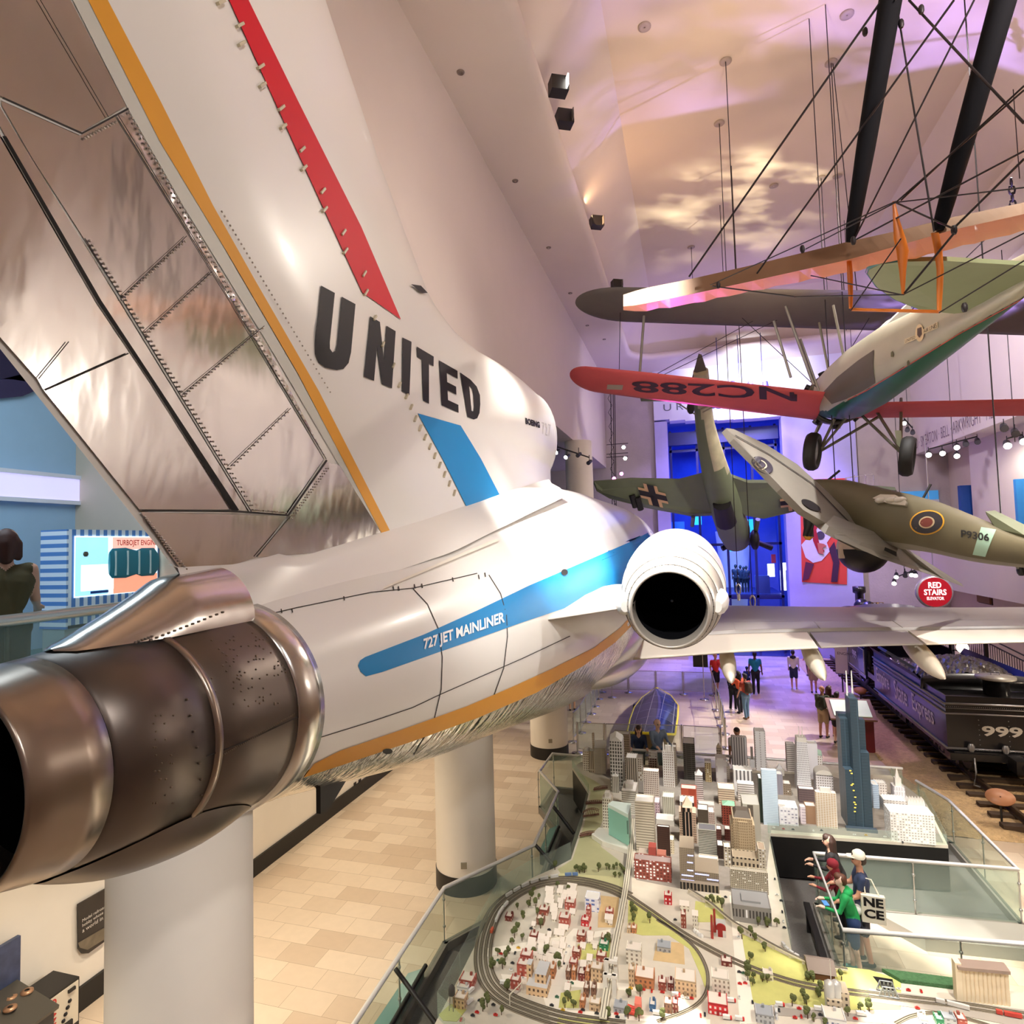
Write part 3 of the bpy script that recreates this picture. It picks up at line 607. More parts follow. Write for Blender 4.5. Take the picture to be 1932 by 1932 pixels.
m = MB(); m.lathe([(0.463, 2.02), (0.44, 2.8), (0.40, 3.4), (0.02, 3.45)], (XC, 0, 5.955), 'Y', 48); m.build('exhaust_mouth', pmat('mouth_black', (0.003, 0.003, 0.004), 0.95, noise=0, spec=0.05), jet)  # near-black inside of the exhaust mouth
ringpart('clamp_strip', [(0.606, 2.885), (0.622, 2.89), (0.626, 2.93), (0.61, 2.94)], nozm)
CS = surf_of(cowlA, cowlB, noz); rv = MB(); rnd = random.Random(3)
for i in range(85):
    x, y = rnd.uniform(395, 540), rnd.uniform(1195, 1330)
    rv.ball(CS(round(x/7)*7, round(y/6)*6+(x % 3), 0.0), 0.007, 0, 6)
for i in range(40): t = i/39; rv.ball(CS(420+(150-0)*t*0.9, 1425-78*t, 0), 0.006, 0, 6)
for i in range(9): rv.ball(CS(352+28*math.sin(i/8*PI/1.6), 1320+i*30, 0.004), 0.008, 0, 6)
for i in range(30): rv.ball(CS(rnd.choice([292, 302, 312, 325])+rnd.uniform(-3, 3), 1350+rnd.randint(0, 11)*15, 0), 0.006, 0, 6)
rv.build('rivets', cm((120, 105, 92), 0.35, 0.7), jet)['kind'] = 'stuff'
lay_line('panel_seam', [(388, 1427), (460, 1400), (562, 1352)], 2, CS, seam, jet, off=0.004)
# dark lower keel fairing under the nozzle and a tail skid blade
mb = MB(); fr = []
for i in range(20):
    t = i/19; Y = 2.3+1.3*t; r = float(np.interp(Y, [2.3, 2.62, 2.95, 3.2, 3.5, 3.85], [.545, .588, .62, .658, .70, .73])); zc = 5.96-.06*(Y-1.95)/1.8; bump = .15*math.sin(PI*min(1, t*.95+.02))**.8; A_ = .75*math.sin(PI*min(1, t*.9+.05))**.5+.05
    fr.append([Vector((XC+(r+bump*max(0, math.cos(ph/A_*PI/2))+.004)*math.sin(ph), Y, zc-(r+bump*max(0, math.cos(ph/A_*PI/2))+.004)*math.cos(ph))) for ph in [A_*(k/10-1) for k in range(21)]])
mb.loft(fr, 0, False, True, closed=False); mb.build('keel_fairing', burnt, jet, True)
p = FS(590, 1490, 0)
mb = MB(); mb.prism([(0, 0), (0.5, 0.02), (0.5, 0.1), (0.1, 0.3), (0.0, 0.28)], -0.02, 0.02)
mb.v = [tuple(p+Vector((0.05+v[2], v[0], 0.1-v[1]))) for v in mb.v]; mb.build('tail_blade', black, jet)
# ---- starboard engine pod
ENX, ENZ = -0.30, 6.1
def ezc(y): return ENZ+(y-8.15)*0.062
def engring(name, prof, mat, par, k=72):
    m = MB(); m.loft([[Vector((ENX+r*math.cos(2*PI*i/k), y, ezc(y)+r*math.sin(2*PI*i/k))) for i in range(k)] for r, y in prof], 0, False, True)
    return m.build(name, mat, par, True)
enz = pmat('pod_grey', lit((168, 160, 150)), 0.38, 0.3, noise=0.05, nscale=5)
pod = engring('engine_pod', [(0.70, 9.28), (0.735, 9.32), (0.79, 9.9), (0.83, 10.6), (0.85, 11.4), (0.85, 12.4), (0.8, 13.2), (0.70, 13.7), (0.62, 13.75), (0.6, 13.4)], jw, jet)
engring('reverser_door', [(0.62, 8.72), (0.645, 8.74), (0.70, 9.1), (0.728, 9.27), (0.68, 9.29)], enz, pod)
engring('exhaust_ring', [(0.54, 8.42), (0.56, 8.43), (0.605, 8.6), (0.63, 8.71), (0.6, 8.73)], enz, pod)
engring('exhaust_nozzle', [(0.46, 8.5), (0.47, 8.18), (0.478, 8.15), (0.50, 8.16), (0.535, 8.3), (0.548, 8.41), (0.52, 8.43)], enz, pod)
m = MB(); m.lathe([(0.47, 8.2), (0.45, 9.2), (0.02, 9.3)], (ENX, 0, ENZ), 'Y', 40); m.build('exhaust_mouth', bpy.data.materials['mouth_black'], pod)
for r, y in ((.553, 8.42), (.634, 8.725), (.73, 9.285), (.792, 9.9)): engring('joint_ring', [(r-.004, y-.008), (r+.003, y-.006), (r+.003, y+.006), (r-.004, y+.008)], seam, pod)
for s, ln in ((1, 0.62), (-1, 0.4)):   # hinge fairings on both sides
    m = MB(); fr = []
    for i in range(9):
        t = i/8; y = 8.5+ln*1.5*t; r = 0.17*math.sin(PI*min(1, t*0.85+0.08))**0.55
        fr.append([Vector((ENX+s*(0.60+0.10*t+r*0.75*math.cos(a)), y, ezc(y)-0.02+r*math.sin(a))) for a in [2*PI*j/12 for j in range(12)]])
    m.loft(fr, 0, True, True); m.build('hinge_fairing', jw, pod, True)
rv = MB()
for i in range(40):
    a = 2*PI*i/40
    for r, y in ((0.552, 8.4), (0.632, 8.73)): rv.ball((ENX+r*math.cos(a), y-0.01, ezc(y)+r*math.sin(a)), 0.008, 0, 6)
rv.build('rivets', seam, pod)['kind'] = 'stuff'
# pylon
mb = MB(); fr = []
for i in range(9):
    t = i/8; x = -2.3+t*1.4; ty = 6.75+t*2.1; ly = 12.2; z = 6.02+0.03*t; s = []
    for c, h in ((0, 0.01), (0.12, 0.06), (0.35, 0.13), (0.65, 0.14), (0.9, 0.08), (1, 0.0)): s.append(Vector((x, ty+(ly-ty)*c, z+0.02*c*3+h)))
    for c, h in ((0.9, 0.08), (0.65, 0.14), (0.35, 0.13), (0.12, 0.06), (0, 0.01)): s.append(Vector((x, ty+(ly-ty)*c, z+0.02*c*3-h)))
    fr.append(s)
mb.loft(fr, 0, True, True); mb.build('engine_pylon', pmat('pylon_shaded', lit((150, 142, 134)), .45, noise=.04), jet, True)  # grey darkened for the shadow lying on the pylon
# ---- starboard wing with flaps and canoe fairings
wgrey = pmat('wing_grey', lit((142, 134, 128)), 0.4, noise=0.03); wpale = pmat('flap_pale', lit((224, 214, 196)), 0.45, noise=0.03)
WS = [(-2.2, 15.3, 25.5, 4.05, 0.62), (1.0, 15.25, 23.6, 4.38, 0.5), (3.5, 14.9, 21.2, 4.62, 0.4), (6.5, 14.2, 19.0, 4.88, 0.3), (9.8, 13.3, 16.8, 5.2, 0.2)]
def wsec(x):
    xs = [w[0] for w in WS]; return [float(np.interp(x, xs, [w[i] for w in WS])) for i in range(1, 5)]
def wring(x, c0, c1, dz=0.0, th=1.0):
    te, le, z, h = wsec(x); up, dn = [], []
    for k in range(13):
        c = c0+(c1-c0)*k/12; prof = h*th*(1.9*math.sqrt(max(0, 1-c))*min(1, c*1.35+0.03))
        zz = z+dz+0.25*math.sin(c*PI*0.8)*h; up.append(Vector((x, te+(le-te)*c, zz+prof*0.55))); dn.append(Vector((x, te+(le-te)*c, zz-prof*0.55)))
    return up+dn[::-1]
def wpart(name, x0, x1, c0, c1, mat, dz=0.0, n=10, th=1.0):
    m = MB(); m.loft([wring(x0+(x1-x0)*i/n, c0, c1, dz, th) for i in range(n+1)], 0, True, True); return m.build(name, mat, jet, True)
wing = wpart('wing', -2.2, 9.8, 0.2, 1.0, wgrey, n=24)
for x0, x1, nm_, mt_ in ((-1.5, 2.62, 'flap', wpale), (2.68, 4.55, 'aileron', wgrey), (4.6, 9.8, 'flap', wpale)):
    wpart(nm_, x0, x1, 0.0, 0.188, mt_, -0.03)
for x0, x1 in ((-1.2, 1.0), (1.03, 2.9), (2.93, 4.5), (4.53, 6.6)): wpart('spoiler', x0, x1, 0.205, 0.33, wgrey, 0.012, 4)
for x in (0.75, 2.62, 4.7):
    te, le, z, h = wsec(x); m = MB(); fr = []
    for i in range(12):
        t = i/11; y = te-0.55+2.6*t; r = 0.02+0.17*math.sin(PI*t)**0.7
        fr.append([Vector((x+r*math.cos(a), y, z-0.32+0.2*t-0.28*(1-t)+r*1.3*math.sin(a))) for a in [2*PI*j/12 for j in range(12)]])
    m.loft(fr, 0, True, True); m.build('flap_fairing', wpale, jet, True)
# wing root fairing
mb = MB(); fr = []
for i in range(28):
    t = i/27; Y = 11.9+11*t; r = 1.0*math.sin(PI*min(1, t*0.72))**0.75+.004
    fr.append([Vector((XC+1.05+r*math.cos(a), Y, 3.98+0.95*r*math.sin(a)+.25*(1-t)**2)) for a in [2*PI*j/28 for j in range(28)]])
mb.loft(fr, 0, True, True); mb.build('wing_root_fairing', pmat('fairing_grey', lit((205, 202, 194)), 0.2, 0.3, noise=0.03), jet, True)
# ================================================================ hung aircraft
def wing_mesh(mb, secs, mi=0, k=9, th=0.12, mi_low=None):
    # secs: (leading edge point, trailing edge point, thickness scale)
    rings = []
    for le, te, h in secs:
        le, te = Vector(le), Vector(te); ch = te-le; L = ch.length; upv = Vector((0, 0, 1)); up, dn = [], []
        for i in range(k):
            c = i/(k-1); t = th*L*h*(2.2*math.sqrt(c)*(1-c)+0.02)
            up.append(le+ch*c+upv*t*0.65); dn.append(le+ch*c-upv*t*0.35)
        rings.append(up+dn[::-1])
    n0 = len(mb.f); mb.loft(rings, mi, True, True)
    if mi_low is not None:
        K2 = 2*k
        for f in range(n0, len(mb.f)-2):
            if (f-n0) % K2 >= k-1: mb.mi[f] = mi_low
    return mb
def rod(name, a, b, r, mat, par=None, k=8): return MB().tube([a, b], r, k).build(name, mat, par)
wire_m = cm((44, 38, 40), 0.5, 0.4, 0.0)
woodgrey = cm((128, 122, 106), 0.5)
# ---- mail biplane: silver and green fuselage, grey upper wing, red lower wing
bip = thing('biplane', 'silver and green biplane with red lower wing and grey upper wing', 'airplane', (3.9, 14, 10))
silver = pmat('biplane_silver', lit((196, 190, 168)), 0.42, 0.55, noise=0.1, nscale=2); green = pmat('biplane_green', lit((16, 84, 52)), 0.35, noise=0.15, nscale=2)
redf = pmat('red_fabric', lit((204, 82, 82)), 0.6, noise=0.08, nscale=3, bump=0.1, bscale=14); greyf = pmat('grey_fabric', lit((104, 98, 92)), 0.7, noise=0.1, nscale=3)
greenf = pmat('pale_green_fabric', lit((140, 148, 112)), 0.7, noise=0.07)
N0 = Vector((3.75, 17.3, 10.55)); T0 = Vector((4.05, 9.0, 10.15)); ax = (T0-N0)
BK = math.radians(9); bu = Vector((math.sin(BK), 0, math.cos(BK))); br_ = Vector((math.cos(BK), 0, -math.sin(BK)))
def bp(s, r, u): return N0+ax*s+br_*r+bu*u       # s along body, r to starboard, u up
SH = [(0.0, 0.50, 0.48, 0.50), (0.04, 0.62, 0.58, 0.62), (0.12, 0.62, 0.66, 0.68), (0.3, 0.60, 0.72, 0.66), (0.5, 0.52, 0.66, 0.55), (0.75, 0.36, 0.42, 0.42), (1.0, 0.16, 0.25, 0.28), (1.08, 0.06, 0.2, 0.2)]
mb = MB(); K = 80; rings = []
for i in range(161):
    s = 1.08*i/160; xs = [q[0] for q in SH]; w, u1, d1 = [float(np.interp(s, xs, [q[j] for q in SH])) for j in (1, 2, 3)]
    ring = []
    for j in range(K):
        a = 2*PI*j/K; cx, sz = math.cos(a), math.sin(a); e = 0.72
        ring.append(bp(s, w*math.copysign(abs(cx)**e, cx), (u1 if sz > 0 else d1)*math.copysign(abs(sz)**e, sz)))
    rings.append(ring)
mb.loft(rings, 0, True, True)
def gz(p): return (p-N0-ax*((p-N0).dot(ax)/ax.dot(ax))).dot(bu)
for i, f in enumerate(mb.f):
    c = sum((Vector(mb.v[q]) for q in f), Vector())/len(f)
    x, y = proj(c) if (c-N0-ax*((c-N0).dot(ax)/ax.dot(ax))).dot(br_) < 0.05 else (0, 0 if gz(c) > -0.25 else 9e3)
    if y > np.interp(x, [1560, 1637, 1714, 1808, 1932, 2400], [775, 735, 688, 630, 561, 320]): mb.mi[i] = 1
bf = mb.build('fuselage', [silver, green], bip, True); BF = surf_of(bf)
lay_poly('cowl_panel', [(1552, 742), (1580, 712), (1620, 680), (1650, 660), (1648, 690), (1652, 722), (1630, 736), (1598, 752), (1570, 762)], BF, cm((92, 84, 74), 0.45, 0.3), bip, off=0.012)
lay_line('red_pinstripe', [(1600, 754), (1637, 735), (1714, 688), (1808, 630), (1932, 561)], 1.6, BF, cm((196, 72, 50), 0.4), bip, off=0.01)
lay_poly('name_panel', [(1708, 640), (1731, 631), (1731, 639), (1708, 649)], BF, cm((214, 196, 160), 0.5), bip, off=0.012)
lay_poly('name_panel', [(1744, 621), (1770, 607), (1771, 618), (1744, 630)], BF, cm((214, 196, 160), 0.5), bip, off=0.012)
lay_text('lettering', 'UNITED', [(1710, 641), (1729, 633), (1729, 638), (1710, 647)], BF, cm((70, 52, 40), 0.5), bip, off=0.018)
lay_text('lettering', 'AIR LINES', [(1745, 622), (1769, 609), (1770, 617), (1745, 628)], BF, cm((70, 52, 40), 0.5), bip, off=0.018)
lay_poly('shield_emblem', [(1737+8*math.cos(a*PI/8), 628+16*math.sin(a*PI/8)) for a in range(16)], BF, cm((206, 180, 140), 0.5), bip, off=0.016)
lay_poly('shield_emblem', [(1733, 620), (1741, 617), (1742, 630), (1737, 637), (1733, 632)], BF, cm((74, 56, 50), 0.5), bip, off=0.02)
for x, y in ((1684, 668), (1714, 684)): lay_poly('access_plate', [(x-2, y+5), (x-2, y-3), (x+1, y-6), (x+3, y-2), (x+3, y+5)], BF, cm((96, 92, 60), 0.5), bip, off=0.012)
# engine cowl ring and cylinders
mb = MB(); c0 = bp(-0.03, 0, -0.02); d0 = ax.normalized(); rr = []
for r, h in ((0.52, 0.0), (0.62, -0.05), (0.68, 0.08), (0.70, 0.3), (0.66, 0.45), (0.6, 0.42)):
    rr.append([c0+d0*h+br_*(r*math.cos(2*PI*i/28))+bu*(r*math.sin(2*PI*i/28)) for i in range(28)])
mb.loft(rr, 0, False, True); mb.build('cowl_ring', cm((92, 88, 82), 0.35, 0.7), bip)
for i in range(9):
    a = 2*PI*i/9; dv = br_*math.cos(a)+bu*math.sin(a); rod('cylinder', c0+d0*0.1+dv*0.45, c0+d0*0.1+dv*0.78, 0.09, black, bip, 8)
mb = MB()
for sgn in (1, -1):
    dv = (br_*0.3+bu*0.95)*sgn; mb.tube([c0-d0*0.25, c0-d0*0.25+dv*0.8, c0-d0*0.25+dv*1.4], 0.07, 6, 0, True, 0.03)
mb.build('propeller', cm((120, 116, 110), 0.4, 0.6), bip)
# wings
def Pw(px, py, Y): return onY(px, py, Y)
lt, lr_ = onY(1076, 712, 16.6), bp(0.1, -0.5, -0.42)
def span(a, b, t): return a.lerp(b, t)
def wingset(tip, root, ch0, ch1, tips=0.35, n=10, tilt=0.0):
    out = []
    for i in range(n+1):
        t = (i/n)**2.2; p = tip.lerp(root, t); c = ch0+(ch1-ch0)*min(1, t*3); c *= math.sqrt(max(.004, 1-(1-t/tips)**2)) if t < tips else 1
        out.append((p+Vector((0, c*0.5, tilt*c)), p-Vector((0, c*0.5, tilt*c)), 1))
    return out
mb = MB(); wing_mesh(mb, wingset(lt, lr_, 1.5, 1.6, 0.1, 24, -0.11), 0, th=0.10); lw = mb.build('lower_wing', redf, bip, True)
rt_ = onY(2010, 768, 16.3); rr_ = bp(0.1, 0.45, -0.45)
mb = MB(); wing_mesh(mb, wingset(rt_, rr_, 1.6, 1.6, 0.02, 10, -0.02), 0, th=0.10); rw = mb.build('lower_wing', redf, bip, True)
ut, ur = onY(1086, 574, 17.0), onY(1990, 596, 16.6)
mb = MB(); wing_mesh(mb, wingset(ut, ur, 1.7, 1.75, 0.12, 26, -0.10), 0, th=0.10); uw = mb.build('upper_wing', [greyf], bip, True)
LW = surf_of(lw)
lay_text('registration', 'NC288', [(1504, 757), (1196, 739), (1190, 718), (1504, 731)][::1], LW, cm((58, 26, 48), 0.6), bip, bold=0.02, off=0.01)
lay_poly('inspection_plate', [(1146, 725), (1176, 726), (1174, 735), (1145, 734)], LW, cm((190, 180, 160), 0.3, 0.6), bip, off=0.01)
for x0, y0, x1, y1, w in ((1215, 596, 1207, 706, .035), (1460, 606, 1492, 712, .035), (1482, 578, 1535, 726, .035), (1510, 640, 1545, 738, .03)):
    rod('wing_strut', onY(x0, y0, 16.5), onY(x1, y1, 16.3), w, cm((150, 148, 142), 0.4, 0.5), bip)
for x0, y0, x1, y1 in ((1420, 606, 1240, 705), (1466, 604, 1250, 708), (1400, 600, 1545, 735), (1640, 600, 1580, 700), (1690, 600, 1600, 708), (1170, 590, 1168, 714)):
    rod('bracing_wire', onY(x0, y0, 16.6), onY(x1, y1, 16.4), 0.009, wire_m, bip, 5)
# tail surfaces
sp = [(1637, 512), (1640, 504), (1660, 494), (1700, 489), (1780, 487), (1932, 496), (2010, 506), (2010, 560), (1932, 546), (1895, 576), (1800, 588), (1740, 582), (1690, 562), (1655, 538)]
c8 = [atd(x, y, 8.0+ (560-y)*-0.018) for x, y in sp]
mb = MB(); q = [v+Vector((0, 0, 0.02)) for v in c8]; q2 = [v-Vector((0, 0, 0.03)) for v in c8]; mb.loft([q2, q], 0, True, False)
mb.build('tailplane', greenf, bip, True)
mb = MB(); mb.tube([c8[11], c8[12], c8[13], c8[0], c8[1], c8[2], c8[3]], 0.028, 6); mb.build('tailplane_rim', cm((30, 96, 96), 0.5), bip)
rod('tail_strut', atd(1745, 500, 8.6), atd(1886, 578, 8.15), 0.03, cm((160, 160, 130), 0.5), bip)
rod('tail_strut', atd(1640+140, 545, 8.3), atd(1886, 582, 8.1), 0.025, cm((160, 160, 130), 0.5), bip)
# windscreens and cabane struts
mb = MB()
for s in (0.42, 0.5): mb.prism([(0, 0), (0.35, 0), (0.2, 0.3)], -0.25, 0.25); 
mb.v = []; mb.f = []; mb.mi = []; mb.sm = []
for s in (0.40, 0.52):
    a, b, cc = bp(s, -0.3, 0.55), bp(s, 0.3, 0.55), bp(s+0.03, 0, 0.95); mb.loft([[a, b, cc], [bp(s-0.05, -0.32, 0.55), bp(s-0.05, 0.32, 0.55), bp(s-0.0, 0, 0.97)]], 0, True, False)
mb.build('windscreen', cm((206, 204, 200), 0.3), bip)
for r, s in ((-0.45, 0.12), (-0.45, 0.28), (0.45, 0.12), (0.45, 0.28)): rod('cabane_strut', bp(s, r, 0.4), bp(s-0.05, r*1.6, 1.75), 0.03, woodgrey, bip)
# undercarriage
tyre = cm((34, 32, 30), 0.7); hubm = cm((104, 108, 96), 0.4, 0.2)
def wheel(c, r, w, axd, label=None):
    u = axd.cross(Vector((0, 0, 1))).normalized(); v = axd.cross(u); m = MB(); rr = []
    for rad, h in ((r*0.62, -w*0.3), (r*0.72, -w*.5), (r*0.9, -w*.5), (r, -w*.2), (r, w*.2), (r*0.9, w*.5), (r*0.72, w*.5), (r*0.62, w*.3)):
        rr.append([c+axd*h+u*(rad*math.cos(2*PI*i/28))+v*(rad*math.sin(2*PI*i/28)) for i in range(28)])
    m.loft(rr, 0, False, True); ty = m.build('wheel', tyre, bip, True)
    m = MB(); rr = []
    for rad, h in ((0.02, -w*0.36), (r*0.2, -w*.36), (r*.64, -w*.28), (r*.64, w*.28), (r*.2, w*.36), (0.02, w*.36)):
        rr.append([c+axd*h+u*(rad*math.cos(2*PI*i/24))+v*(rad*math.sin(2*PI*i/24)) for i in range(24)])
    m.loft(rr, 0, False, True); m.build('hub', hubm, ty, True)
w1, w2 = atd(1533, 852, 15.6), atd(1712, 861, 13.6)
axd = (br_*0.93+Vector((0, -0.35, 0))).normalized()
wheel(w1, 0.49, 0.28, axd); wheel(w2, 0.45, 0.26, axd)
for a, b in (((1660, 785), (1550, 850)), ((1575, 790), (1552, 838)), ((1612, 770), (1550, 846)), ((1620, 778), (1702, 856)), ((1650, 770), (1700, 850)), ((1700, 752), (1700, 848))):
    rod('gear_strut', atd(*a, 14.9), atd(*b, 15.5 if b[0] < 1600 else 13.7), 0.035, cm((122, 116, 100), 0.5), bip)
mb = MB(); mb.loft([[atd(1688, 812, 13.7), atd(1700, 812, 13.7), atd(1703, 850, 13.7), atd(1692, 838, 13.7)], [atd(1688, 812, 13.8), atd(1700, 812, 13.8), atd(1703, 850, 13.8), atd(1692, 838, 13.8)]], 0, True, False)
mb.build('gear_fairing', cm((140, 140, 116), 0.5), bip)
# ---- orange fabric wing of a second biplane, nearer, with two black struts
orw = thing('fabric_wing_biplane', 'orange fabric biplane wing with two tall black struts and wires, upper right', 'airplane', (1, 7.5, 9.8))
orange = pmat('orange_fabric', lit((238, 150, 96)), 0.45, noise=0.06, nscale=2, bump=0.08, bscale=6, coat=0.3); shadef = pmat('fabric_in_shade', lit((126, 92, 66)), 0.7, noise=0.1, nscale=4)  # brown tone: shadow on the wing's upper band put into the colour
orpost = pmat('orange_post', lit((216, 118, 24)), 0.4, noise=0.08)
WT = [(1176, 556, 1170, 575, 1196, 588, 9.2), (1205, 547, 1180, 562, 1202, 588, 9.1), (1300, 528, 1199, 575, 1300, 575, 8.6), (1420, 502, 1330, 547, 1420, 551, 7.9), (1510, 478, 1440, 522, 1510, 530, 7.4), (1600, 456, 1600, 486, 1600, 514, 6.9), (1700, 434, 1700, 462, 1700, 494, 6.4), (1800, 409, 1800, 433, 1800, 468, 5.9), (1932, 382, 1932, 404, 1932, 436, 5.3), (2060, 350, 2060, 368, 2060, 404, 4.9)]
TOPL = [(1176, 556), (1210, 545), (1300, 527), (1420, 500), (1600, 456), (1700, 434), (1800, 409), (1932, 382), (2060, 350)]
MIDL = [(1176, 578), (1201, 576), (1300, 556), (1420, 530), (1600, 490), (1700, 462), (1800, 433), (1932, 404), (2060, 368)]
LOWL = [(1178, 586), (1208, 588), (1300, 574), (1420, 549), (1600, 514), (1700, 494), (1800, 468), (1932, 436), (2060, 404)]
xs = [1176+(2060-1176)*i/40 for i in range(41)]; rings = []
def il(L, x): return float(np.interp(x, [q[0] for q in L], [q[1] for q in L]))
for x in xs:
    d = 1/np.interp(x, [1170, 2060], [1/9.2, 1/4.9]); a, b, c = atd(x, il(TOPL, x), d+0.10), atd(x, il(MIDL, x), d), atd(x, il(LOWL, x)+1.5*math.sin(x*.11), d+0.75)
    rings.append([a, b, c, atd(x, il(TOPL, x)+4, d+0.95)])
mb = MB(); mb.loft(rings, 0, True, False)
nn = 4
for i, f in enumerate(mb.f): mb.mi[i] = 0 if (i % 4 in (0,)) else 1
mb.build('wing', [shadef, orange], orw, True)
def wd(x): return 1/float(np.interp(x, [1170, 2060], [1/9.2, 1/4.9]))
strutm = pmat('strut_black', (0.006, 0.006, 0.008), .85, noise=.1, spec=.15)
def strut(px0, py0, px1, py1, d, r0, r1):
    a = atd(px0, py0, d); b = atd(px1, py1, d-0.5); dv = b-a; mb = MB(); mb.tube([a, a+dv*0.06, a+dv*0.4, a+dv*1.3], r0, 12, 0, True, r1); return mb.build('wing_strut', strutm, orw)
strut(1604, 456, 1680, 0, wd(1604), 0.042, 0.115); strut(1771, 434, 1893, 0, wd(1771), 0.042, 0.11)
def post(pts, d):
    m = MB(); rr = []
    for x, y, w in pts: p = atd(x, y, d); ww = w*d/FPX/2; rr.append([p+RT*(ww*math.cos(a))+FW*(0.4*ww*math.sin(a)) for a in [2*PI*j/10 for j in range(10)]])
    m.loft(rr, 0, True, True); return m.build('king_post', orpost, orw)
post([(1686, 380, 5), (1692, 420, 14), (1698, 452, 24), (1703, 474, 24), (1703, 510, 14), (1704, 555, 6)], wd(1700)-0.05)
post([(1764, 440, 16), (1770, 470, 16), (1774, 510, 14), (1773, 550, 12), (1772, 586, 9)], wd(1770)-0.05)
post([(1602, 490, 10), (1604, 520, 11), (1605, 560, 9), (1605, 582, 7)], wd(1604)+0.1)
rod('spreader_bar', atd(1606, 584, wd(1606)), atd(1772, 588, wd(1772)), 0.016, orpost, orw)
WL = [((1300, 522), (1664, 0), 6), ((1428, 516), (1800, 0), 5), ((1340, 538), (1690, 380), 3), ((1664, 0), (1690, 0), 3), ((1690, 0), (1762, 436), 4), ((1715, 0), (1932, 232), 5), ((1610, 455), (1838, 0), 4), ((1690, 382), (1932, 170), 4), ((1700, 378), (1932, 162), 4), ((1345, 540), (1500, 560), 4), ((1500, 560), (1704, 556), 3), ((1704, 556), (1932, 440), 3), ((1772, 590), (1932, 492), 3), ((1690, 382), (1800, 432), 4), ((1798, 432), (1932, 300), 5), ((1704, 556), (1800, 440), 5), ((1530, 520), (1700, 556), 3), ((1690, 382), (1932, 354), 3), ((1615, 452), (1932, 285), 4), ((1520, 470), (1690, 382), 3), ((1605, 586), (1700, 450), 3)]
for a, b, w in WL:
    rod('bracing_wire', atd(*a, wd(a[0])-0.02), atd(*b, wd(min(2000, b[0]))-0.25), 0.0022*w, wire_m, orw, 5)
for x, y in ((1632, 60), (1700, 45), (1738, 18), (1514, 470), (1820, 580), (1355, 538), (1800, 434), (1610, 454)):
    MB().ball(atd(x, y, wd(x)-0.1), 0.028, 0, 8, (1, 1, 1.8)).build('turnbuckle', wire_m, orw)
# ---- dive bomber, green with crosses, nose down in front of the portal
stu = thing('dive_bomber', 'green dive bomber with black crosses hung nose down before the blue portal', 'airplane', (1.8, 30, 9.6))
sg = pmat('bomber_green', lit((104, 114, 88)), 0.6, noise=0.12, nscale=2); sg2 = pmat('bomber_belly', lit((176, 170, 140)), 0.55, noise=0.3, nscale=3)
ndk = cm((30, 28, 28), 0.5)
tp, md, ns = atd(1325, 715, 25.0), atd(1352, 905, 28.6), atd(1388, 1018, 31.6)
cl = smooth_path([atd(1322, 700, 24.6), atd(1330, 800, 26.6), atd(1350, 890, 28.4), atd(1368, 950, 30), atd(1384, 1000, 31.4), atd(1390, 1024, 32)], 5)
rad = [0.30, 0.4, 0.62, 0.78, 0.8, 0.62]
mb = MB(); rings = []
for i, p in enumerate(cl):
    t = i/(len(cl)-1)*5; r = float(np.interp(t, range(6), rad)); tg = (cl[min(i+1, len(cl)-1)]-cl[max(0, i-1)]).normalized(); u = Vector((1, 0, 0)); u = (u-tg*u.dot(tg)).normalized(); w = tg.cross(u)
    rings.append(mb.ring(p, u, w, r, 20))
mb.loft(rings, 0, True, True)
for i, f in enumerate(mb.f):
    c = sum((Vector(mb.v[q]) for q in f), Vector())/len(f); x, y = proj(c)
    if x > 1306+(y-700)*0.20+ (4 if y > 800 else 0) and y < 890: mb.mi[i] = 1
sf = mb.build('fuselage', [sg, sg2], stu, True)
def slab(name, pts, th, mat, par, nrm=None):     # thin solid plate from pixel+depth corners
    P = [atd(*p) for p in pts]; n = nrm or (P[1]-P[0]).cross(P[2]-P[0]).normalized(); m = MB(); m.loft([[p-n*th/2 for p in P], [p+n*th/2 for p in P]], 0, True, False); return m.build(name, mat, par, True)
lwng = slab('wing', [(1120, 910, 29.2), (1190, 904, 29.2), (1281, 906, 29), (1330, 893, 28.6), (1344, 890, 28.5), (1372, 930, 29.4), (1352, 970, 30.2), (1305, 972, 30.2), (1296, 970, 30.2), (1220, 956, 30.2), (1150, 938, 29.8), (1126, 924, 29.4)], 0.22, sg, stu)
rwng = slab('wing', [(1360, 890, 28.5), (1410, 908, 28.8), (1500, 908, 28.6), (1690, 922, 28), (1686, 940, 28.4), (1500, 962, 29.6), (1440, 976, 30), (1405, 970, 30), (1372, 930, 29.4)], 0.22, sg, stu)
slab('tailplane', [(1205, 740, 25), (1300, 742, 25), (1440, 748, 25), (1440, 755, 25.3), (1300, 757, 25.4), (1210, 757, 25.4)], 0.1, sg, stu)
slab('tail_fin', [(1306, 738, 25.3), (1308, 715, 24.8), (1321, 668, 24.2), (1331, 700, 24.6), (1332, 738, 25.2)], 0.14, cm((92, 86, 84), 0.6), stu)
SW = surf_of(lwng); SR = surf_of(rwng)
cr, crb = cm((200, 164, 124), 0.6), cm((20, 18, 20), 0.6)
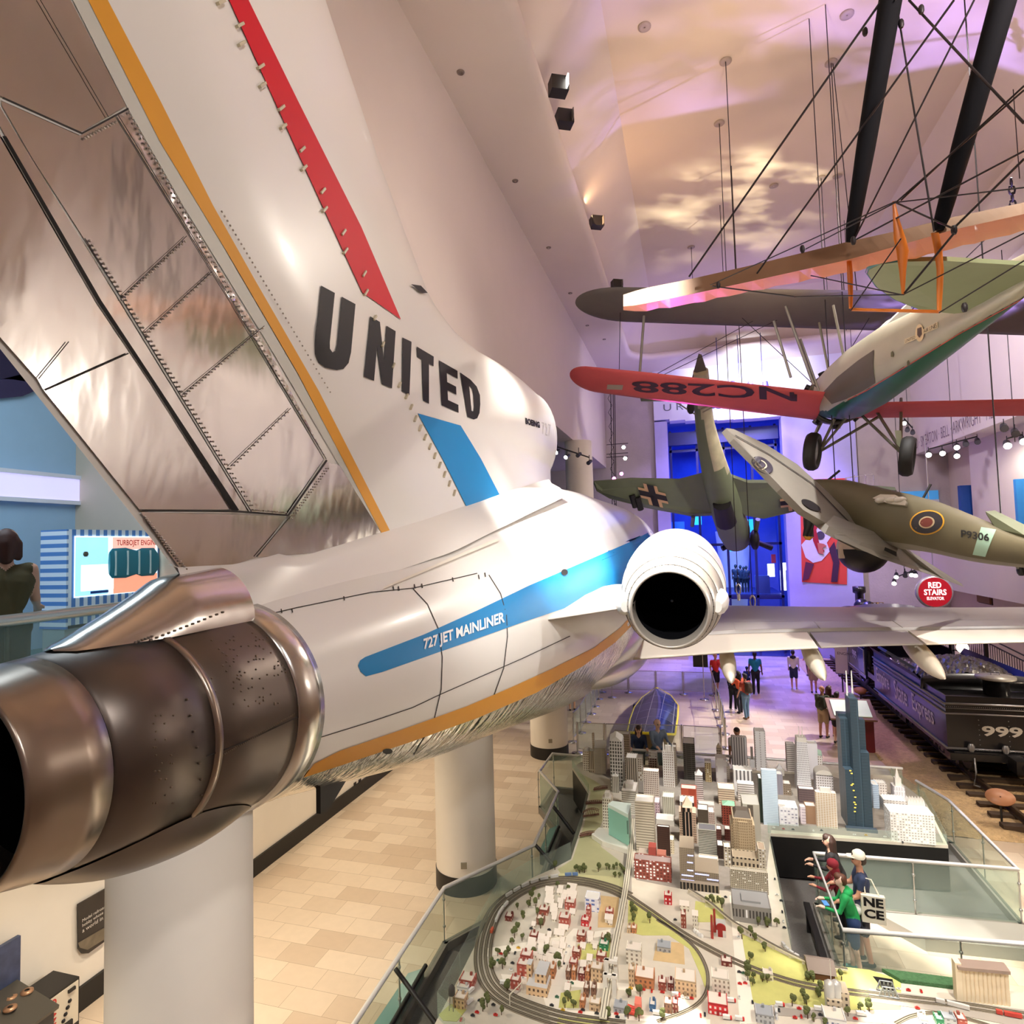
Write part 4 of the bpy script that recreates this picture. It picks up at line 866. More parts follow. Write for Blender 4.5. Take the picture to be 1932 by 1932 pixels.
def cross(c, ux, uy, S):
    def q(a, b): return (c[0]+ux[0]*a+uy[0]*b, c[1]+ux[1]*a+uy[1]*b)
    for sx in (1, -1):
        for sy in (1, -1):
            lay_poly('cross_marking', [q(sx*.25, sy*.25), q(sx*1, sy*.25), q(sx*1, sy*.5), q(sx*.5, sy*.5), q(sx*.5, sy*1), q(sx*.25, sy*1)], S, cr, stu, off=0.04)
    for p in ([q(-1, -.25), q(1, -.25), q(1, .25), q(-1, .25)], [q(-.25, -1), q(.25, -1), q(.25, 1), q(-.25, 1)]): lay_poly('cross_marking', p, S, crb, stu, off=0.05)
cross((1232, 934), (26, 6), (6, 20), SW); cross((1500, 946), (28, -3), (2, 16), SR)
# dive brakes, radiator, prop, wheels
for x, y in ((1196, 945), (1206, 950)): rod('brake_fairing', atd(x-4, y-12, 29.6), atd(x+3, y+11, 29.9), 0.16, crb, stu)
mb = MB(); mb.tube([atd(1362, 950, 29), atd(1370, 985, 30)], 0.42, 12, 0, True, 0.5); mb.build('exhaust_cover', crb, stu)
mb = MB(); mb.tube([atd(1384, 1000, 31.2), atd(1386, 1022, 31.8)], 0.62, 18, 0, True, 0.5); mb.build('radiator_cowl', cm((186, 180, 164), 0.45), stu)
mb = MB(); c = atd(1392, 1026, 32.2)
for a, b in (((1392, 1026), (1362, 1035)), ((1400, 1016), (1456, 1034))):
    mb.tube([atd(*a, 32.2), atd((a[0]+b[0])/2, (a[1]+b[1])/2-2, 32.2), atd(*b, 32.2)], 0.12, 6, 0, True, 0.16)
mb.build('propeller', crb, stu)
MB().ball(atd(1424, 1018, 31), 0.52, 0, 14, (0.45, 1, 1.05)).build('wheel', crb, stu)
rod('wheel_leg', atd(1430, 980, 30.3), atd(1425, 1005, 31), 0.12, sg, stu)
MB().ball(atd(1303, 770, 25.4), 0.2, 0, 12, (0.8, 1, 1.3)).build('tail_wheel', crb, stu)
for a, b in (((1268, 754), (1312, 782)), ((1290, 746), (1268, 755)), ((1326, 778), (1360, 760)), ((1322, 772), (1366, 754))): rod('tail_brace', atd(*a, 25.3), atd(*b, 25.4), 0.03, woodgrey, stu)
rod('bomb_crutch', atd(1308, 975, 30), atd(1306, 992, 30.5), 0.1, cm((90, 96, 110), 0.5), stu)
# ---- fighter with roundels, dark camouflage
spi = thing('fighter_plane', 'dark green and brown fighter with a yellow-ringed roundel hung beside the biplane', 'airplane', (4, 14, 7.6))
camo = pmat('fighter_camo', lit((88, 80, 58)), 0.55, noise=0.3, nscale=1.1); fgrey = pmat('fighter_grey', lit((124, 118, 108)), 0.55, noise=0.12, nscale=2)
SPI = [(1512, 930, 15.6, 0.30), (1540, 938, 15.0, 0.45), (1590, 950, 14.3, 0.56), (1640, 968, 13.6, 0.62), (1700, 984, 12.7, 0.60), (1760, 996, 11.9, 0.52), (1840, 1020, 10.8, 0.40), (1900, 1036, 10.1, 0.30), (1960, 1050, 9.4, 0.2), (2030, 1064, 8.8, 0.1)]
mb = MB(); rings = []; sc = [atd(*q[:3]) for q in SPI]; path = smooth_path(sc, 5)
for i, p in enumerate(path):
    t = i/5; r = float(np.interp(t, range(len(SPI)), [q[3] for q in SPI])); tg = (path[min(i+1, len(path)-1)]-path[max(0, i-1)]).normalized()
    w = Vector((0, 0, 1)); w = (w-tg*w.dot(tg)).normalized(); u = tg.cross(w); rings.append([p+u*(0.72*r*math.cos(a))+w*(r*math.sin(a)*(1.0 if math.sin(a) > 0 else 0.95)) for a in [2*PI*j/24 for j in range(24)]])
mb.loft(rings, 0, True, True)
for i, f in enumerate(mb.f):
    c = sum((Vector(mb.v[q]) for q in f), Vector())/len(f); j = min(range(len(path)), key=lambda k: (path[k]-c).length)
    if c.z < path[j].z-0.62*np.interp(j/5, range(len(SPI)), [q[3] for q in SPI]): mb.mi[i] = 1
sfu = mb.build('fuselage', [camo, fgrey], spi, True); SF = surf_of(sfu)
def ell(cx, cy, a, b, rot=0, n=28): return [(cx+a*math.cos(t)*math.cos(rot)-b*math.sin(t)*math.sin(rot), cy+a*math.cos(t)*math.sin(rot)+b*math.sin(t)*math.cos(rot)) for t in [2*PI*i/n for i in range(n)]]
for a, b, col, o in ((33, 23, (206, 152, 44), .01), (30, 20.5, (40, 36, 40), .014), (15, 11, (196, 176, 140), .018), (12, 8.5, (112, 50, 40), .022)): lay_poly('roundel', ell(1750, 986, a, b, -0.12), SF, cm(col, 0.5), spi, off=o)
lay_poly('tail_band', [(1836, 1046), (1852, 995), (1880, 1000), (1860, 1050)], SF, cm((140, 168, 148), 0.5), spi, off=0.012)
lay_text('serial_number', 'P9306', [(1815, 1000), (1868, 1008), (1868, 1022), (1815, 1014)], SF, cm((24, 22, 22), 0.5), spi, bold=0.02, off=0.02)
w_l = [(1366, 812, 13.6), (1380, 814, 13.7), (1440, 842, 13.9), (1500, 880, 14.0), (1560, 935, 14.0), (1616, 992, 13.6), (1634, 1010, 13.5), (1560, 995, 13.0), (1510, 966, 12.9), (1470, 925, 12.95), (1420, 872, 13.2), (1380, 832, 13.4)]
wl = slab('wing', w_l, 0.16, fgrey, spi); SWL = surf_of(wl)
lay_poly('roundel', ell(1438, 878, 22, 12, 0.62), SWL, cm((52, 46, 58), 0.5), spi, off=0.02); lay_poly('roundel', ell(1436, 877, 11, 6.5, 0.62), SWL, cm((200, 180, 150), 0.5), spi, off=0.025); lay_poly('roundel', ell(1436, 877, 8, 4.5, 0.62), SWL, cm((52, 46, 58), 0.5), spi, off=0.03)
lay_line('panel_seam', [(1386, 822), (1450, 858), (1530, 912), (1600, 985)], 1.4, SWL, seam, spi, off=0.02)
lay_poly('wheel_well', ell(1529, 954, 20, 7, 0.5), SWL, black, spi, off=0.02)
slab('wing', [(1610, 1000, 13), (1680, 1010, 12.9), (1712, 1038, 13.0), (1770, 1075, 13.3), (1816, 1104, 13.6), (1780, 1090, 13.2), (1700, 1062, 12.7), (1660, 1050, 12.5), (1575, 1012, 12.6)], 0.14, fgrey, spi)
slab('wing_root', [(1510, 958, 13.6), (1560, 975, 13.3), (1650, 1012, 12.9), (1690, 1030, 12.8), (1690, 1046, 12.6), (1620, 1030, 12.6), (1560, 1000, 12.8)], 0.2, fgrey, spi)
lay_poly('radiator_intake', [(1664, 1034), (1692, 1046), (1686, 1052), (1662, 1040)], surf_of(bpy.data.objects['wing_root']), black, spi, off=0.1)
slab('tailplane', [(1860, 968, 10.6), (1878, 966, 10.5), (1932, 992, 9.9), (1990, 1020, 9.4), (1990, 1040, 9.2), (1932, 1012, 9.7), (1880, 1000, 10.3)], 0.07, cm((96, 100, 76), 0.55), spi)
rod('tail_wheel_leg', atd(1912, 1055, 9.9), atd(1922, 1072, 9.9), 0.03, fgrey, spi); MB().ball(atd(1926, 1076, 9.9), 0.1, 0, 10, (0.5, 1, 1)).build('tail_wheel', black, spi)
mb = MB(); mb.loft([[SF(x, y, o) for x, y in ((1650, 942), (1664, 936), (1690, 938), (1712, 948), (1712, 956), (1680, 952))] for o in (0.0, 0.06)], 0, True, True); mb.build('canopy_frame', cm((186, 178, 164), 0.4), spi)
for px in (1664, 1684, 1700): MB().ball(SF(px, 945, 0.03), 0.12, 0, 10, (1, 1, 0.6)).build('canopy', cm((196, 188, 176), 0.25), spi)
mb = MB(); mb.tube([atd(1524, 955, 15.4), atd(1526, 990, 15.2), atd(1525, 1012, 15.2)], 0.12, 8, 0, True, 0.13); mb.tube([atd(1525, 1012, 15.2), atd(1524, 1019, 15.2)], 0.13, 8, 1, True, 0.05); mb.build('propeller_blade', [ndk, cm((214, 150, 40), .5)], spi)
rod('antenna_mast', atd(1736, 950, 12.6), atd(1756, 914, 12.6), 0.025, ndk, spi); rod('propeller_blade', atd(1545, 920, 15), atd(1584, 888, 15), 0.03, ndk, spi)
# ---- balloon gondola: white over black sphere behind the fighter
gon = thing('balloon_gondola', 'round balloon gondola, white above and black below, behind the fighter', 'gondola', atd(1628, 1038, 20))
c = atd(1628, 1036, 20); R = 0.78; m = MB(); m.lathe([(R*math.cos(a), R*math.sin(a)) for a in [PI/2*i/8+0.02 for i in range(8, -1, -1)]], c, k=28, cap=True); m.build('upper_shell', cm((214, 200, 176), 0.5), gon)
m = MB(); m.lathe([(R*math.cos(a), R*math.sin(a)) for a in [-PI/2*i/8+0.02 for i in range(9)]], c, k=28, cap=True); m.build('lower_shell', black, gon)
for dx, dy in ((-44, 4), (-4, 2), (20, 4)): MB().box(c+RT*(dx*20/FPX)-UP*(dy*20/FPX)-FW*(0.5 if dx > -30 else 0.1), (0.16, 0.16, 0.45)).build('ballast_bag', cm((222, 208, 184), 0.7), gon)
rod('suspension_cable', c+Vector((0, 0, R)), (c.x, c.y, 17.6), 0.008, wire_m, gon)
# ---- suspension cables from the ceiling
def plumb(px, py, yend, lab, zt=19.985, q=None):
    a = onZ(px, py, zt); z = a.z
    if q is None:
        while z > 8 and proj((a.x, a.y, z))[1] < yend: z -= 0.05
        q = (a.x, a.y, z)
    tag(MB().tube([a, q], 0.012, 5).build('suspension_cable', wire_m), lab, 'cable', 'suspension cables')
plumb(1357, 232, 560, 'thin cable hanging from the shorter left ceiling plate'); plumb(1369, 115, 560, 'thin cable hanging from the longer left ceiling plate')
plumb(1568, 118, 620, 'straight plumb cable hanging from the double socket'); plumb(1571, 118, 0, 'slanted cable from the double socket behind the first black strut', q=atd(1622, 600, 16.0))
plumb(1549, 335, 600, 'cable from the left of the paired middle sockets'); plumb(1580, 332, 600, 'cable from the right of the paired middle sockets')
plumb(1304, 466, 545, 'short cable above the orange wing tip'); plumb(1907, 107, 335, 'cable from the right ceiling socket to the hook chain')
def vcable(px, y1, d, lab, r=0.012):
    b = atd(px, y1, d); t2 = 17.3 if b.y > 35 else 19.98
    tag(MB().tube([Vector((b.x-0.02, b.y, t2)), b], r, 5).build('suspension_cable', wire_m), lab, 'cable', 'suspension cables')
vcable(1420, 1142, 20.5, 'cable to the right shackle on the jet wing', 0.014); vcable(1393, 1118, 23, 'cable to the left shackle on the jet wing', 0.014)
vcable(1577, 928, 14.7, 'cable to the first eye bolt on the fighter'); vcable(1611, 932, 14.3, 'cable to the second eye bolt on the fighter'); vcable(1888, 968, 10.4, 'cable to the fighter tailplane')
for px, py, d, lab in ((1420, 1135, 20.5, 'steel shackle on the jet wing, right'), (1393, 1112, 23, 'steel shackle on the jet wing, left')):
    p = atd(px, py, d); m = MB(); m.tube([p+Vector((0.08*math.cos(a), 0, 0.2*math.sin(a))) for a in [2*PI*i/10 for i in range(11)]], 0.03, 6, 0, False); m.tube([p-Vector((0, 0, .2)), p-Vector((0, 0, .42))], 0.06, 8); tag(m.build('shackle', steel), lab, 'shackle', 'wing shackles')
p = atd(1908, 345, 14); m = MB()
for i in range(5): m.tube([p+Vector((0.07*math.cos(a)*(1 if i % 2 else .3), 0.07*math.cos(a)*(.3 if i % 2 else 1), -i*0.17+0.11*math.sin(a))) for a in [2*PI*j/8 for j in range(9)]], 0.022, 5, 0, False)
tag(m.build('hook_chain', wire_m), 'short dark chain hanging at the right edge above the orange wing', 'chain')
tag(MB().tube([p-Vector((0, 0, 0.7)), bp(0.3, 0.0, 0.6)], 0.012, 5).build('suspension_cable', wire_m), 'cable from the hook chain to the biplane', 'cable', 'suspension cables')
# ================================================================ locomotive 999 and its tender on ballasted track
ir = pmat('black_iron', lit((24, 23, 25)), 0.28, noise=0.15, nscale=3, coat=0.3); irs = cm((150, 148, 150), 0.3, 0.6); gild = cm((206, 200, 190), 0.35, 0.3)
TX0, TX1 = 6.45, 9.3; TY0, TY1 = 19.4, 26.2; TXC = (TX0+TX1)/2
# track bed
def ballast_mat():
    m = pmat('ballast', lit((196, 164, 120)), 0.95, noise=0.4, nscale=9, bump=1.0, bscale=22); return m
mb = MB(); N = 60
for j in range(N): pass
xs = [5.35+ (10.3-5.35)*i/24 for i in range(25)]; ysb = [16.6+ (37.8-16.6)*j/90 for j in range(91)]; rnd = random.Random(5); rows = []
for y in ysb: rows.append([(x+rnd.uniform(-.03, .03), y, max(0.005, (0.16*min(1, min(x-5.35, 10.3-x)/0.5)*min(1, (y-16.6)/0.3)+rnd.uniform(-.03, .03)))) for x in xs])
mb.loft(rows, 0, False, True, closed=False)
o = struct('floor_ballast', mb, ballast_mat())
trk = thing('railway_track', 'railway track with wooden sleepers and steel rails under the black locomotive', 'track', (TXC, 20, 0.1))
wood = pmat('sleeper_wood', lit((70, 52, 36)), 0.9, noise=0.3, nscale=5)
for i in range(34):
    y = 17.0+0.6*i; MB().box((TXC, y, 0.17), (2.5, 0.22, 0.14)).build('sleeper', wood, trk)
for x in (TXC-0.72, TXC+0.72):
    MB().bb(x-.07, x+.07, 16.7, 37.6, 0.24, 0.26).bb(x-.012, x+.012, 16.7, 37.6, 0.26, 0.36).bb(x-.035, x+.035, 16.7, 37.6, 0.35, 0.4).build('rail', cm((96, 78, 60), 0.4, 0.6), trk)
# tender
ten = thing('tender', 'black coal tender numbered 999 behind the locomotive', 'train car', (TXC, 22.8, 0.4))
Z0, Z1, Z2 = 1.14, 2.38, 2.56
MB().bb(TX0, TX1, TY0, TY1, Z0, Z1).build('tank', ir, ten)
mb = MB()
mb.bb(TX0+.02, TX1-.02, TY0+.02, TY0+.06, Z1, Z2).bb(TX0+.02, TX0+.06, TY0, TY1, Z1, Z2).bb(TX1-.06, TX1-.02, TY0, TY1, Z1, Z2)
mb.quad((TX0+.02, TY0+1.7, Z2), (TX0+.02, TY1, Z2), (TX0-.12, TY1, Z2+0.2), (TX0-.12, TY0+1.9, Z2+0.2)); mb.quad((TX1-.02, TY0+1.7, Z2), (TX1-.02, TY1, Z2), (TX1+.12, TY1, Z2+0.2), (TX1+.12, TY0+1.9, Z2+0.2))
mb.build('side_flare', ir, ten)
# curved coal board across the tender
m = MB(); fr = []
for i in range(17):
    a = PI*i/16; fr.append([Vector((TXC-1.45*math.cos(a)*min(1, 1.0), TY0+1.55+0.12*0, Z1+0.02)), Vector((TXC-1.5*math.cos(a), TY0+1.6, Z1+0.48*math.sin(a)**0.3)), Vector((TXC-1.5*math.cos(a), TY0+1.66, Z1+0.48*math.sin(a)**0.3)), Vector((TXC-1.45*math.cos(a), TY0+1.66, Z1+0.02))])
m.loft(fr, 0, True, True); m.build('coal_board', ir, ten)
m = MB(); m.lathe([(0.3, 0), (0.3, 0.42), (0.46, 0.44), (0.46, 0.5), (0.05, 0.54)], (TXC+0.15, TY0+0.95, Z1+0.05), k=28, cap=True)
hat = m.build('water_hatch', ir, ten); m = MB(); m.lathe([(0.47, 0.45), (0.47, 0.51), (0.02, 0.55)], (TXC+0.15, TY0+0.95, Z1+0.05), k=28); m.build('lid', cm((150, 145, 136), 0.4, 0.3), hat)
MB().tube([(TXC+0.05, TY0+.95, Z1+.6), (TXC+.05, TY0+.95, Z1+.68), (TXC+.25, TY0+.95, Z1+.68), (TXC+.25, TY0+.95, Z1+.6)], 0.015, 6).build('handle', irs, hat)
# coal
mb = MB(); rows = []; rnd = random.Random(2)
for j in range(46):
    y = TY0+1.8+4.3*j/45; r = []
    for i in range(40):
        x = TX0+.25+(TX1-TX0-.5)*i/39; d = math.hypot((x-TXC-0.1)/1.35, (y-TY0-3.1)/2.0); r.append((x, y, Z1+0.08+.62*max(0, 1-d*d)**0.8+rnd.uniform(-.045, .045)))
    rows.append(r)
mb.loft(rows, 0, False, False, closed=False); o = mb.build('coal', pmat('coal_shiny', lit((96, 92, 86)), 0.3, 0.5, noise=0.5, nscale=14), ten); o['kind'] = 'stuff'
# bands, lettering, ladder, rivets
for z, r in ((Z1-.02, .03), (2.10, .026), (2.24, .012), (Z0+.04, .03)):
    MB().tube([(TX0-.02, TY1, z), (TX0-.02, TY0-.02, z), (TX1+.02, TY0-.02, z), (TX1+.02, TY1, z)], r, 6).build('moulding', irs, ten)
letter3d('lettering', '999', (TXC-0.62, TY0-0.01, 1.54), (1, 0, 0), (0, 0, 1), 0.27, gild, ten, 0.03, 0.92)
def script_line(s, y0, h, z, w):
    return letter3d('lettering', s, (TX0-0.012, y0, z), (0, -1, .0), (0, .12, 1), h, gild, ten, 0.012, w)
script_line('Empire', 25.8, 0.66, 1.4, 1.5); script_line('State', 23.75, 0.6, 1.44, 1.25); script_line('Express', 22.0, 0.66, 1.36, 1.75)
lx = TX1-0.75
MB().tube([(lx, TY0-.1, 1.25), (lx, TY0-.1, 2.0), (lx-.05, TY0, 2.08)], .018, 6).tube([(lx+.45, TY0-.1, 1.25), (lx+.45, TY0-.1, 2.0), (lx+.4, TY0, 2.08)], .018, 6).build('ladder_rail', irs, ten)
for i in range(5): rod('ladder_rung', (lx, TY0-.1, 1.32+.16*i), (lx+.45, TY0-.1, 1.32+.16*i), .014, irs, ten)
rv = MB()
for i in range(60): rv.ball((TX0+.03+(TX1-TX0-.06)*i/59, TY0-.005, 2.28), .012, 0, 6)
for x in (TX0+.75, TXC, TX1-.9):
    for i in range(6): rv.ball((x, TY0-.005, 1.3+.13*i), .014, 0, 6)
for i in range(70): rv.ball((TX0+.03+(TX1-TX0-.06)*i/69, TY0-.03, 1.16), .014, 0, 6)
rv.build('rivets', irs, ten)['kind'] = 'stuff'
mb = MB().bb(TX0+.1, TX1-.1, TY0-.15, TY1, .95, 1.13).bb(TX0-.02, TX1+.02, TY0-.2, TY0+.1, .92, 1.1); mb.build('underframe', ir, ten)
for x in (TX0+.5, TXC-.15, TXC+.75): MB().ball((x, TY0-.12, 1.24), .09, 0, 8, (1, .6, 1.4)).build('hose_bracket', irs, ten)
MB().box((TXC, TY0-.4, .95), (.3, .5, .34)).tube([(TXC, TY0-.6, .95), (TXC+.05, TY0-.75, .95), (TXC+.18, TY0-.68, .95)], .06, 8).build('coupler', ir, ten)
MB().tube([(TXC+.4, TY0-.2, 1.0), (TXC+.75, TY0-.5, .8), (TXC+.72, TY0-.55, .45), (TXC+.55, TY0-.5, .3)], .035, 8).build('brake_hose', black, ten)
MB().tube([(TXC-.9, TY0-.2, 1.0), (TXC-.95, TY0-.4, .7), (TXC-1.0, TY0-.35, .35), (TXC-.85, TY0-.3, .3)], .02, 8).build('air_hose', irs, ten)
def truckwheels(yc, par, r=.46):
    for dy in (-.85, .85):
        for x in (TXC-.74, TXC+.74):
            m = MB(); m.lathe([(.05, -.06), (r*.86, -.05), (r, -.06), (r*.99, .05), (r*.86, .06), (.05, .05)], (x, yc+dy, .4+r), 'X', 24); m.build('wheel', ir, par, True)
    for x in (TXC-.98, TXC+.98):
        MB().bb(x-.05, x+.05, yc-1.35, yc+1.35, .78, .92).bb(x-.05, x+.05, yc-.4, yc+.4, .5, .8).bb(x-.04, x+.04, yc-1.0, yc-.7, .6, 1.0).bb(x-.04, x+.04, yc+.7, yc+1.0, .6, 1.0).build('truck_frame', ir, par)
    for dy in (-.85, 0, .85): MB().tube([(TXC-1.08, yc+dy-.12, 1.0), (TXC-1.08, yc+dy-.16, .62), (TXC-1.08, yc+dy+.16, .62), (TXC-1.08, yc+dy+.12, 1.0)], .018, 6).build('spring_hanger', irs, par)
truckwheels(20.9, ten); truckwheels(24.6, ten)
# locomotive
loc = thing('steam_locomotive', 'black and blue steam locomotive numbered 999 ahead of its tender', 'locomotive', (TXC, 30, 0.4))
lb = pmat('loco_blue', lit((34, 36, 62)), 0.25, noise=0.1, coat=0.4)
mb = MB().bb(TX0-.1, TX0-.02, 27.0, 29.7, 1.35, 2.55).bb(TX1+.02, TX1+.1, 27.0, 29.7, 1.35, 2.55).bb(TX0-.1, TX0, 27.0, 27.25, 2.5, 3.6).bb(TX0-.1, TX0, 29.4, 29.7, 2.5, 3.6).bb(TX1, TX1+.1, 27, 27.25, 2.5, 3.6).bb(TX1, TX1+.1, 29.4, 29.7, 2.5, 3.6).bb(TX0-.02, TX1+.02, 29.6, 29.7, 1.35, 3.6)
mb.build('cab', lb, loc)
mb = MB(); fr = []
for i in range(11):
    a = PI*i/10; fr.append([Vector((TXC-1.75*math.cos(a), y, 3.6+.4*math.sin(a))) for y in (26.7, 29.9)]+[Vector((TXC-1.7*math.cos(a), y, 3.55+.38*math.sin(a))) for y in (29.9, 26.7)])
mb.loft(fr, 0, True, True); mb.build('cab_roof', ir, loc)
letter3d('lettering', '999', (TX0-.11, 28.9, 1.85), (0, -1, 0), (0, 0, 1), .36, gild, loc, .03)
for z in (1.5, 2.45): MB().tube([(TX0-.115, 27.1, z), (TX0-.115, 29.6, z)], .014, 5).build('lining', gild, loc)
for y in (27.1, 29.6): MB().tube([(TX0-.115, y, 1.5), (TX0-.115, y, 2.45)], .014, 5).build('lining', gild, loc)
m = MB(); m.lathe([(0.02, 29.7), (.95, 29.7), (.95, 32), (.82, 32.4), (.82, 35.6), (.9, 35.62), (.9, 36.2), (.05, 36.25)], (TXC, 0, 2.35), 'Y', 32); m.build('boiler', ir, loc)
m = MB(); m.lathe([(.2, 0), (.2, .9), (.3, .95), (.3, 1.25), (.22, 1.27)], (TXC+.25, 34.9, 3.1), k=20, cap=True); m.build('smokestack', ir, loc)
for y in (32.2, 33.5): m = MB(); m.lathe([(.34, 0), (.34, .5), (.2, .72), (.02, .78)], (TXC, y, 3.1), k=20); m.build('steam_dome', ir, loc)
MB().lathe([(.16, .5), (.14, .7), (.05, .85)], (TXC, 30.8, 3.1), k=14).tube([(TXC-.25, 30.8, 3.2), (TXC-.22, 30.8, 3.95), (TXC+.22, 30.8, 3.95), (TXC+.25, 30.8, 3.2)], .025, 6).build('bell', cm((150, 120, 70), .3, .8), loc)
def spoked(x, y, r):
    m = MB(); z = .4+r
    m.lathe([(r*.86, -.05), (r, -.06), (r, .06), (r*.86, .06)], (x, y, z), 'X', 36); m.lathe([(.02, -.08), (.16, -.08), (.16, .08), (.02, .08)], (x, y, z), 'X', 14)
    for i in range(16): a = 2*PI*i/16; m.tube([(x, y+.12*math.cos(a), z+.12*math.sin(a)), (x, y+r*.88*math.cos(a), z+r*.88*math.sin(a))], .025, 5)
    return m.build('driving_wheel', cm((60, 60, 66), .35, .3), loc)
for y in (27.3, 30.4): spoked(TXC-.78, y, 1.0); spoked(TXC+.78, y, 1.0)
for y in (33.2, 35.2):
    spoked(TXC-.78, y, .5)
MB().bb(TX0+.3, TX0+.42, 26.6, 36.4, 1.25, 1.4).bb(TX1-.42, TX1-.3, 26.6, 36.4, 1.25, 1.4).build('running_board', ir, loc)
rod('side_rod', (TXC-.95, 27.3, 1.1), (TXC-.95, 30.4, 1.1), .05, irs, loc)
# red lantern and board behind the tender
p = onY(1714, 1254, 26.8); tag(MB().ball(p, .17, 0, 12).build('signal_lantern', pmat('red_glow', lit((220, 30, 40)), .4, emit=lit((235, 30, 45)), estr=1.2)), 'round red signal lantern standing on the tender beside the coal', 'lantern')
MB()
t = thing('lectern_panel', 'dark reading panel on the cab end of the tender', 'sign', onZ(1690, 1240, 3.0)); p = onZ(1690, 1240, 3.05)
MB().box(p, (.9, .9, .08), 0, 0, None, Matrix.Rotation(.6, 3, 'Y')).build('panel', cm((64, 68, 92), .3), t)
# exhibit lectern: red cabinet with lit sloping map
t = thing('map_lectern', 'dark red cabinet with a lit sloping map beside the tender track', 'display case', (4.9, 22.9, 0))
LX, LY = 4.95, 22.6
MB().bb(LX-.45, LX+.45, LY-.3, LY+.3, 0, 1.0).build('cabinet', cm((98, 16, 22), .4), t)
R_ = Matrix.Rotation(-.55, 3, 'X') if False else Matrix.Rotation(.5, 3, 'X')
MB().box((LX-.15, LY-.05, 1.28), (1.35, .95, .07), 0, 0, None, R_).build('frame', cm((150, 116, 86), .5), t)
MB().box((LX-.15, LY-.07, 1.33), (1.1, .72, .03), 0, 0, None, R_).build('map', pmat('map_glow', lit((206, 222, 196)), .4, emit=lit((206, 222, 196)), estr=.5, noise=.2, nscale=5), t)
# plaques and signs
t = thing('sign_stand', 'tall white text sign on a black post beside the locomotive wheels', 'sign', onZ(1591, 1312, 0)); p = onZ(1591, 1312, 0)
rod('post', p, p+Vector((0, 0, 2.1)), .03, black, t); MB().box(p+Vector((0, -.03, 1.55)), (.5, .04, 1.2), -.5).build('panel', cm((214, 206, 196), .5), t)
g_ = letter3d('lettering', 'ENGINE', p+Vector((-.18, -.2, 1.8)), (1, -.5, 0), (0, 0, 1), .12, black, t)
def plaque(px, py, z, lab, r=.22):
    p = onZ(px, py, z); t = thing('oval_plaque', lab, 'sign', (p.x, p.y, 0.1)); rod('post', (p.x, p.y, .1), (p.x, p.y, p.z), .025, black, t)
    _n = MB().lathe([(.02, .02), (r, .02), (r, -.02), (.02, -.02)], (0, 0, 0), k=24).build('plate', cm((176, 120, 84), .5), t).name
    o = bpy.data.objects[_n]; o.data.transform(Matrix.Translation(p) @ Matrix.Rotation(.7, 4, 'X') @ Matrix.Scale(.7, 4, (0, 1, 0))); return t
plaque(1887, 1504, .75, 'oval brown plaque on a post between the rails in front of the tender', .3)
plaque(1623, 1303, 1.0, 'oval tan plaque on a post beside the locomotive driving wheel')
# black iron fence on the platform at right
t = thing('iron_fence', 'ornate black iron fence behind the coal tender at the right edge', 'fence', (11, 27, 0)); fn = cm((52, 44, 38), .5, .3)
PTS = [(10.2, 31, 2.0), (10.6, 27.5, 2.0), (10.9, 24.5, 1.6), (12.2, 24.0, 1.6), (12.9, 21.5, 1.6)]
for i in range(len(PTS)-1):
    a, b = Vector(PTS[i]), Vector(PTS[i+1]); n = int((b-a).length/.14)
    for z in (.1, .8, 1.0): rod('rail', a+Vector((0, 0, z)), b+Vector((0, 0, z)), .025, fn, t, 6)
    m = MB()
    for k in range(1, n): q = a.lerp(b, k/n); m.tube([q+Vector((0, 0, .1)), q+Vector((0, 0, .8))], .012, 4)
    m.build('balusters', fn, t)['kind'] = 'stuff'
for q in PTS: q = Vector(q); MB().bb(q.x-.06, q.x+.06, q.y-.06, q.y+.06, 0.2, q.z+1.1).ball((q.x, q.y, q.z+1.2), .07, 0, 8).build('post', fn, t)
struct('floor_platform', MB().bb(10.35, 13.3, 19, 37.9, 0, 1.55), beige)
p = onY(1816, 1222, 27); t = thing('globe_lamp', 'glowing globe lamp hanging below the jet wing near the iron fence', 'lamp', p); MB().ball(p, .2, 0, 14).build('globe', pmat('globe_glow', (1, .95, .85), emit=(1, .9, .7), estr=5, noise=0), t); rod('stem', p+Vector((0, 0, .15)), p+Vector((0, 0, 1.1)), .03, black, t)
# ================================================================ model city on its glazed table
TZ_ = 0.92
def ct(px, py, dz=0.0): return onZ(px, py, TZ_+dz)
lay_t = thing('model_city_table', 'large model city layout table with black plinth, lawns, streets and railway loops', 'model layout', (0.5, 11, 0))
TAB = [(826, 1921), (868, 1840), (905, 1766), (945, 1692), (1000, 1658), (1047, 1637), (1077, 1621), (1098, 1556), (1111, 1495), (1080, 1448), (1096, 1438)]
P = [ct(*p) for p in TAB]; YB = 17.68
poly = [(p.x, p.y) for p in P]+[(4.62, YB), (4.87, 16.2), (4.56, 14.02), (1.29, 13.78), (1.22, 11.31), (1.18, 9.98), (1.39, 9.81), (4.0, 9.86), (8.2, 10.0), (8.2, 7.2), (P[0].x, 7.2)]
groundm = pmat('model_street', lit((206, 197, 180)), 0.8, noise=0.12, nscale=5)
MB().prism(poly, 0.06, 0.86).build('plinth', black, lay_t)
MB().prism(poly, 0.86, TZ_, 0).build('tabletop', groundm, lay_t)
lawn = pmat('model_lawn', lit((196, 194, 116)), 0.9, noise=0.14, nscale=7); lawn2 = pmat('model_lawn_pale', lit((206, 202, 152)), 0.9, noise=0.1, nscale=5); riv = pmat('model_river', lit((188, 186, 142)), 0.35, noise=0.12, nscale=4)
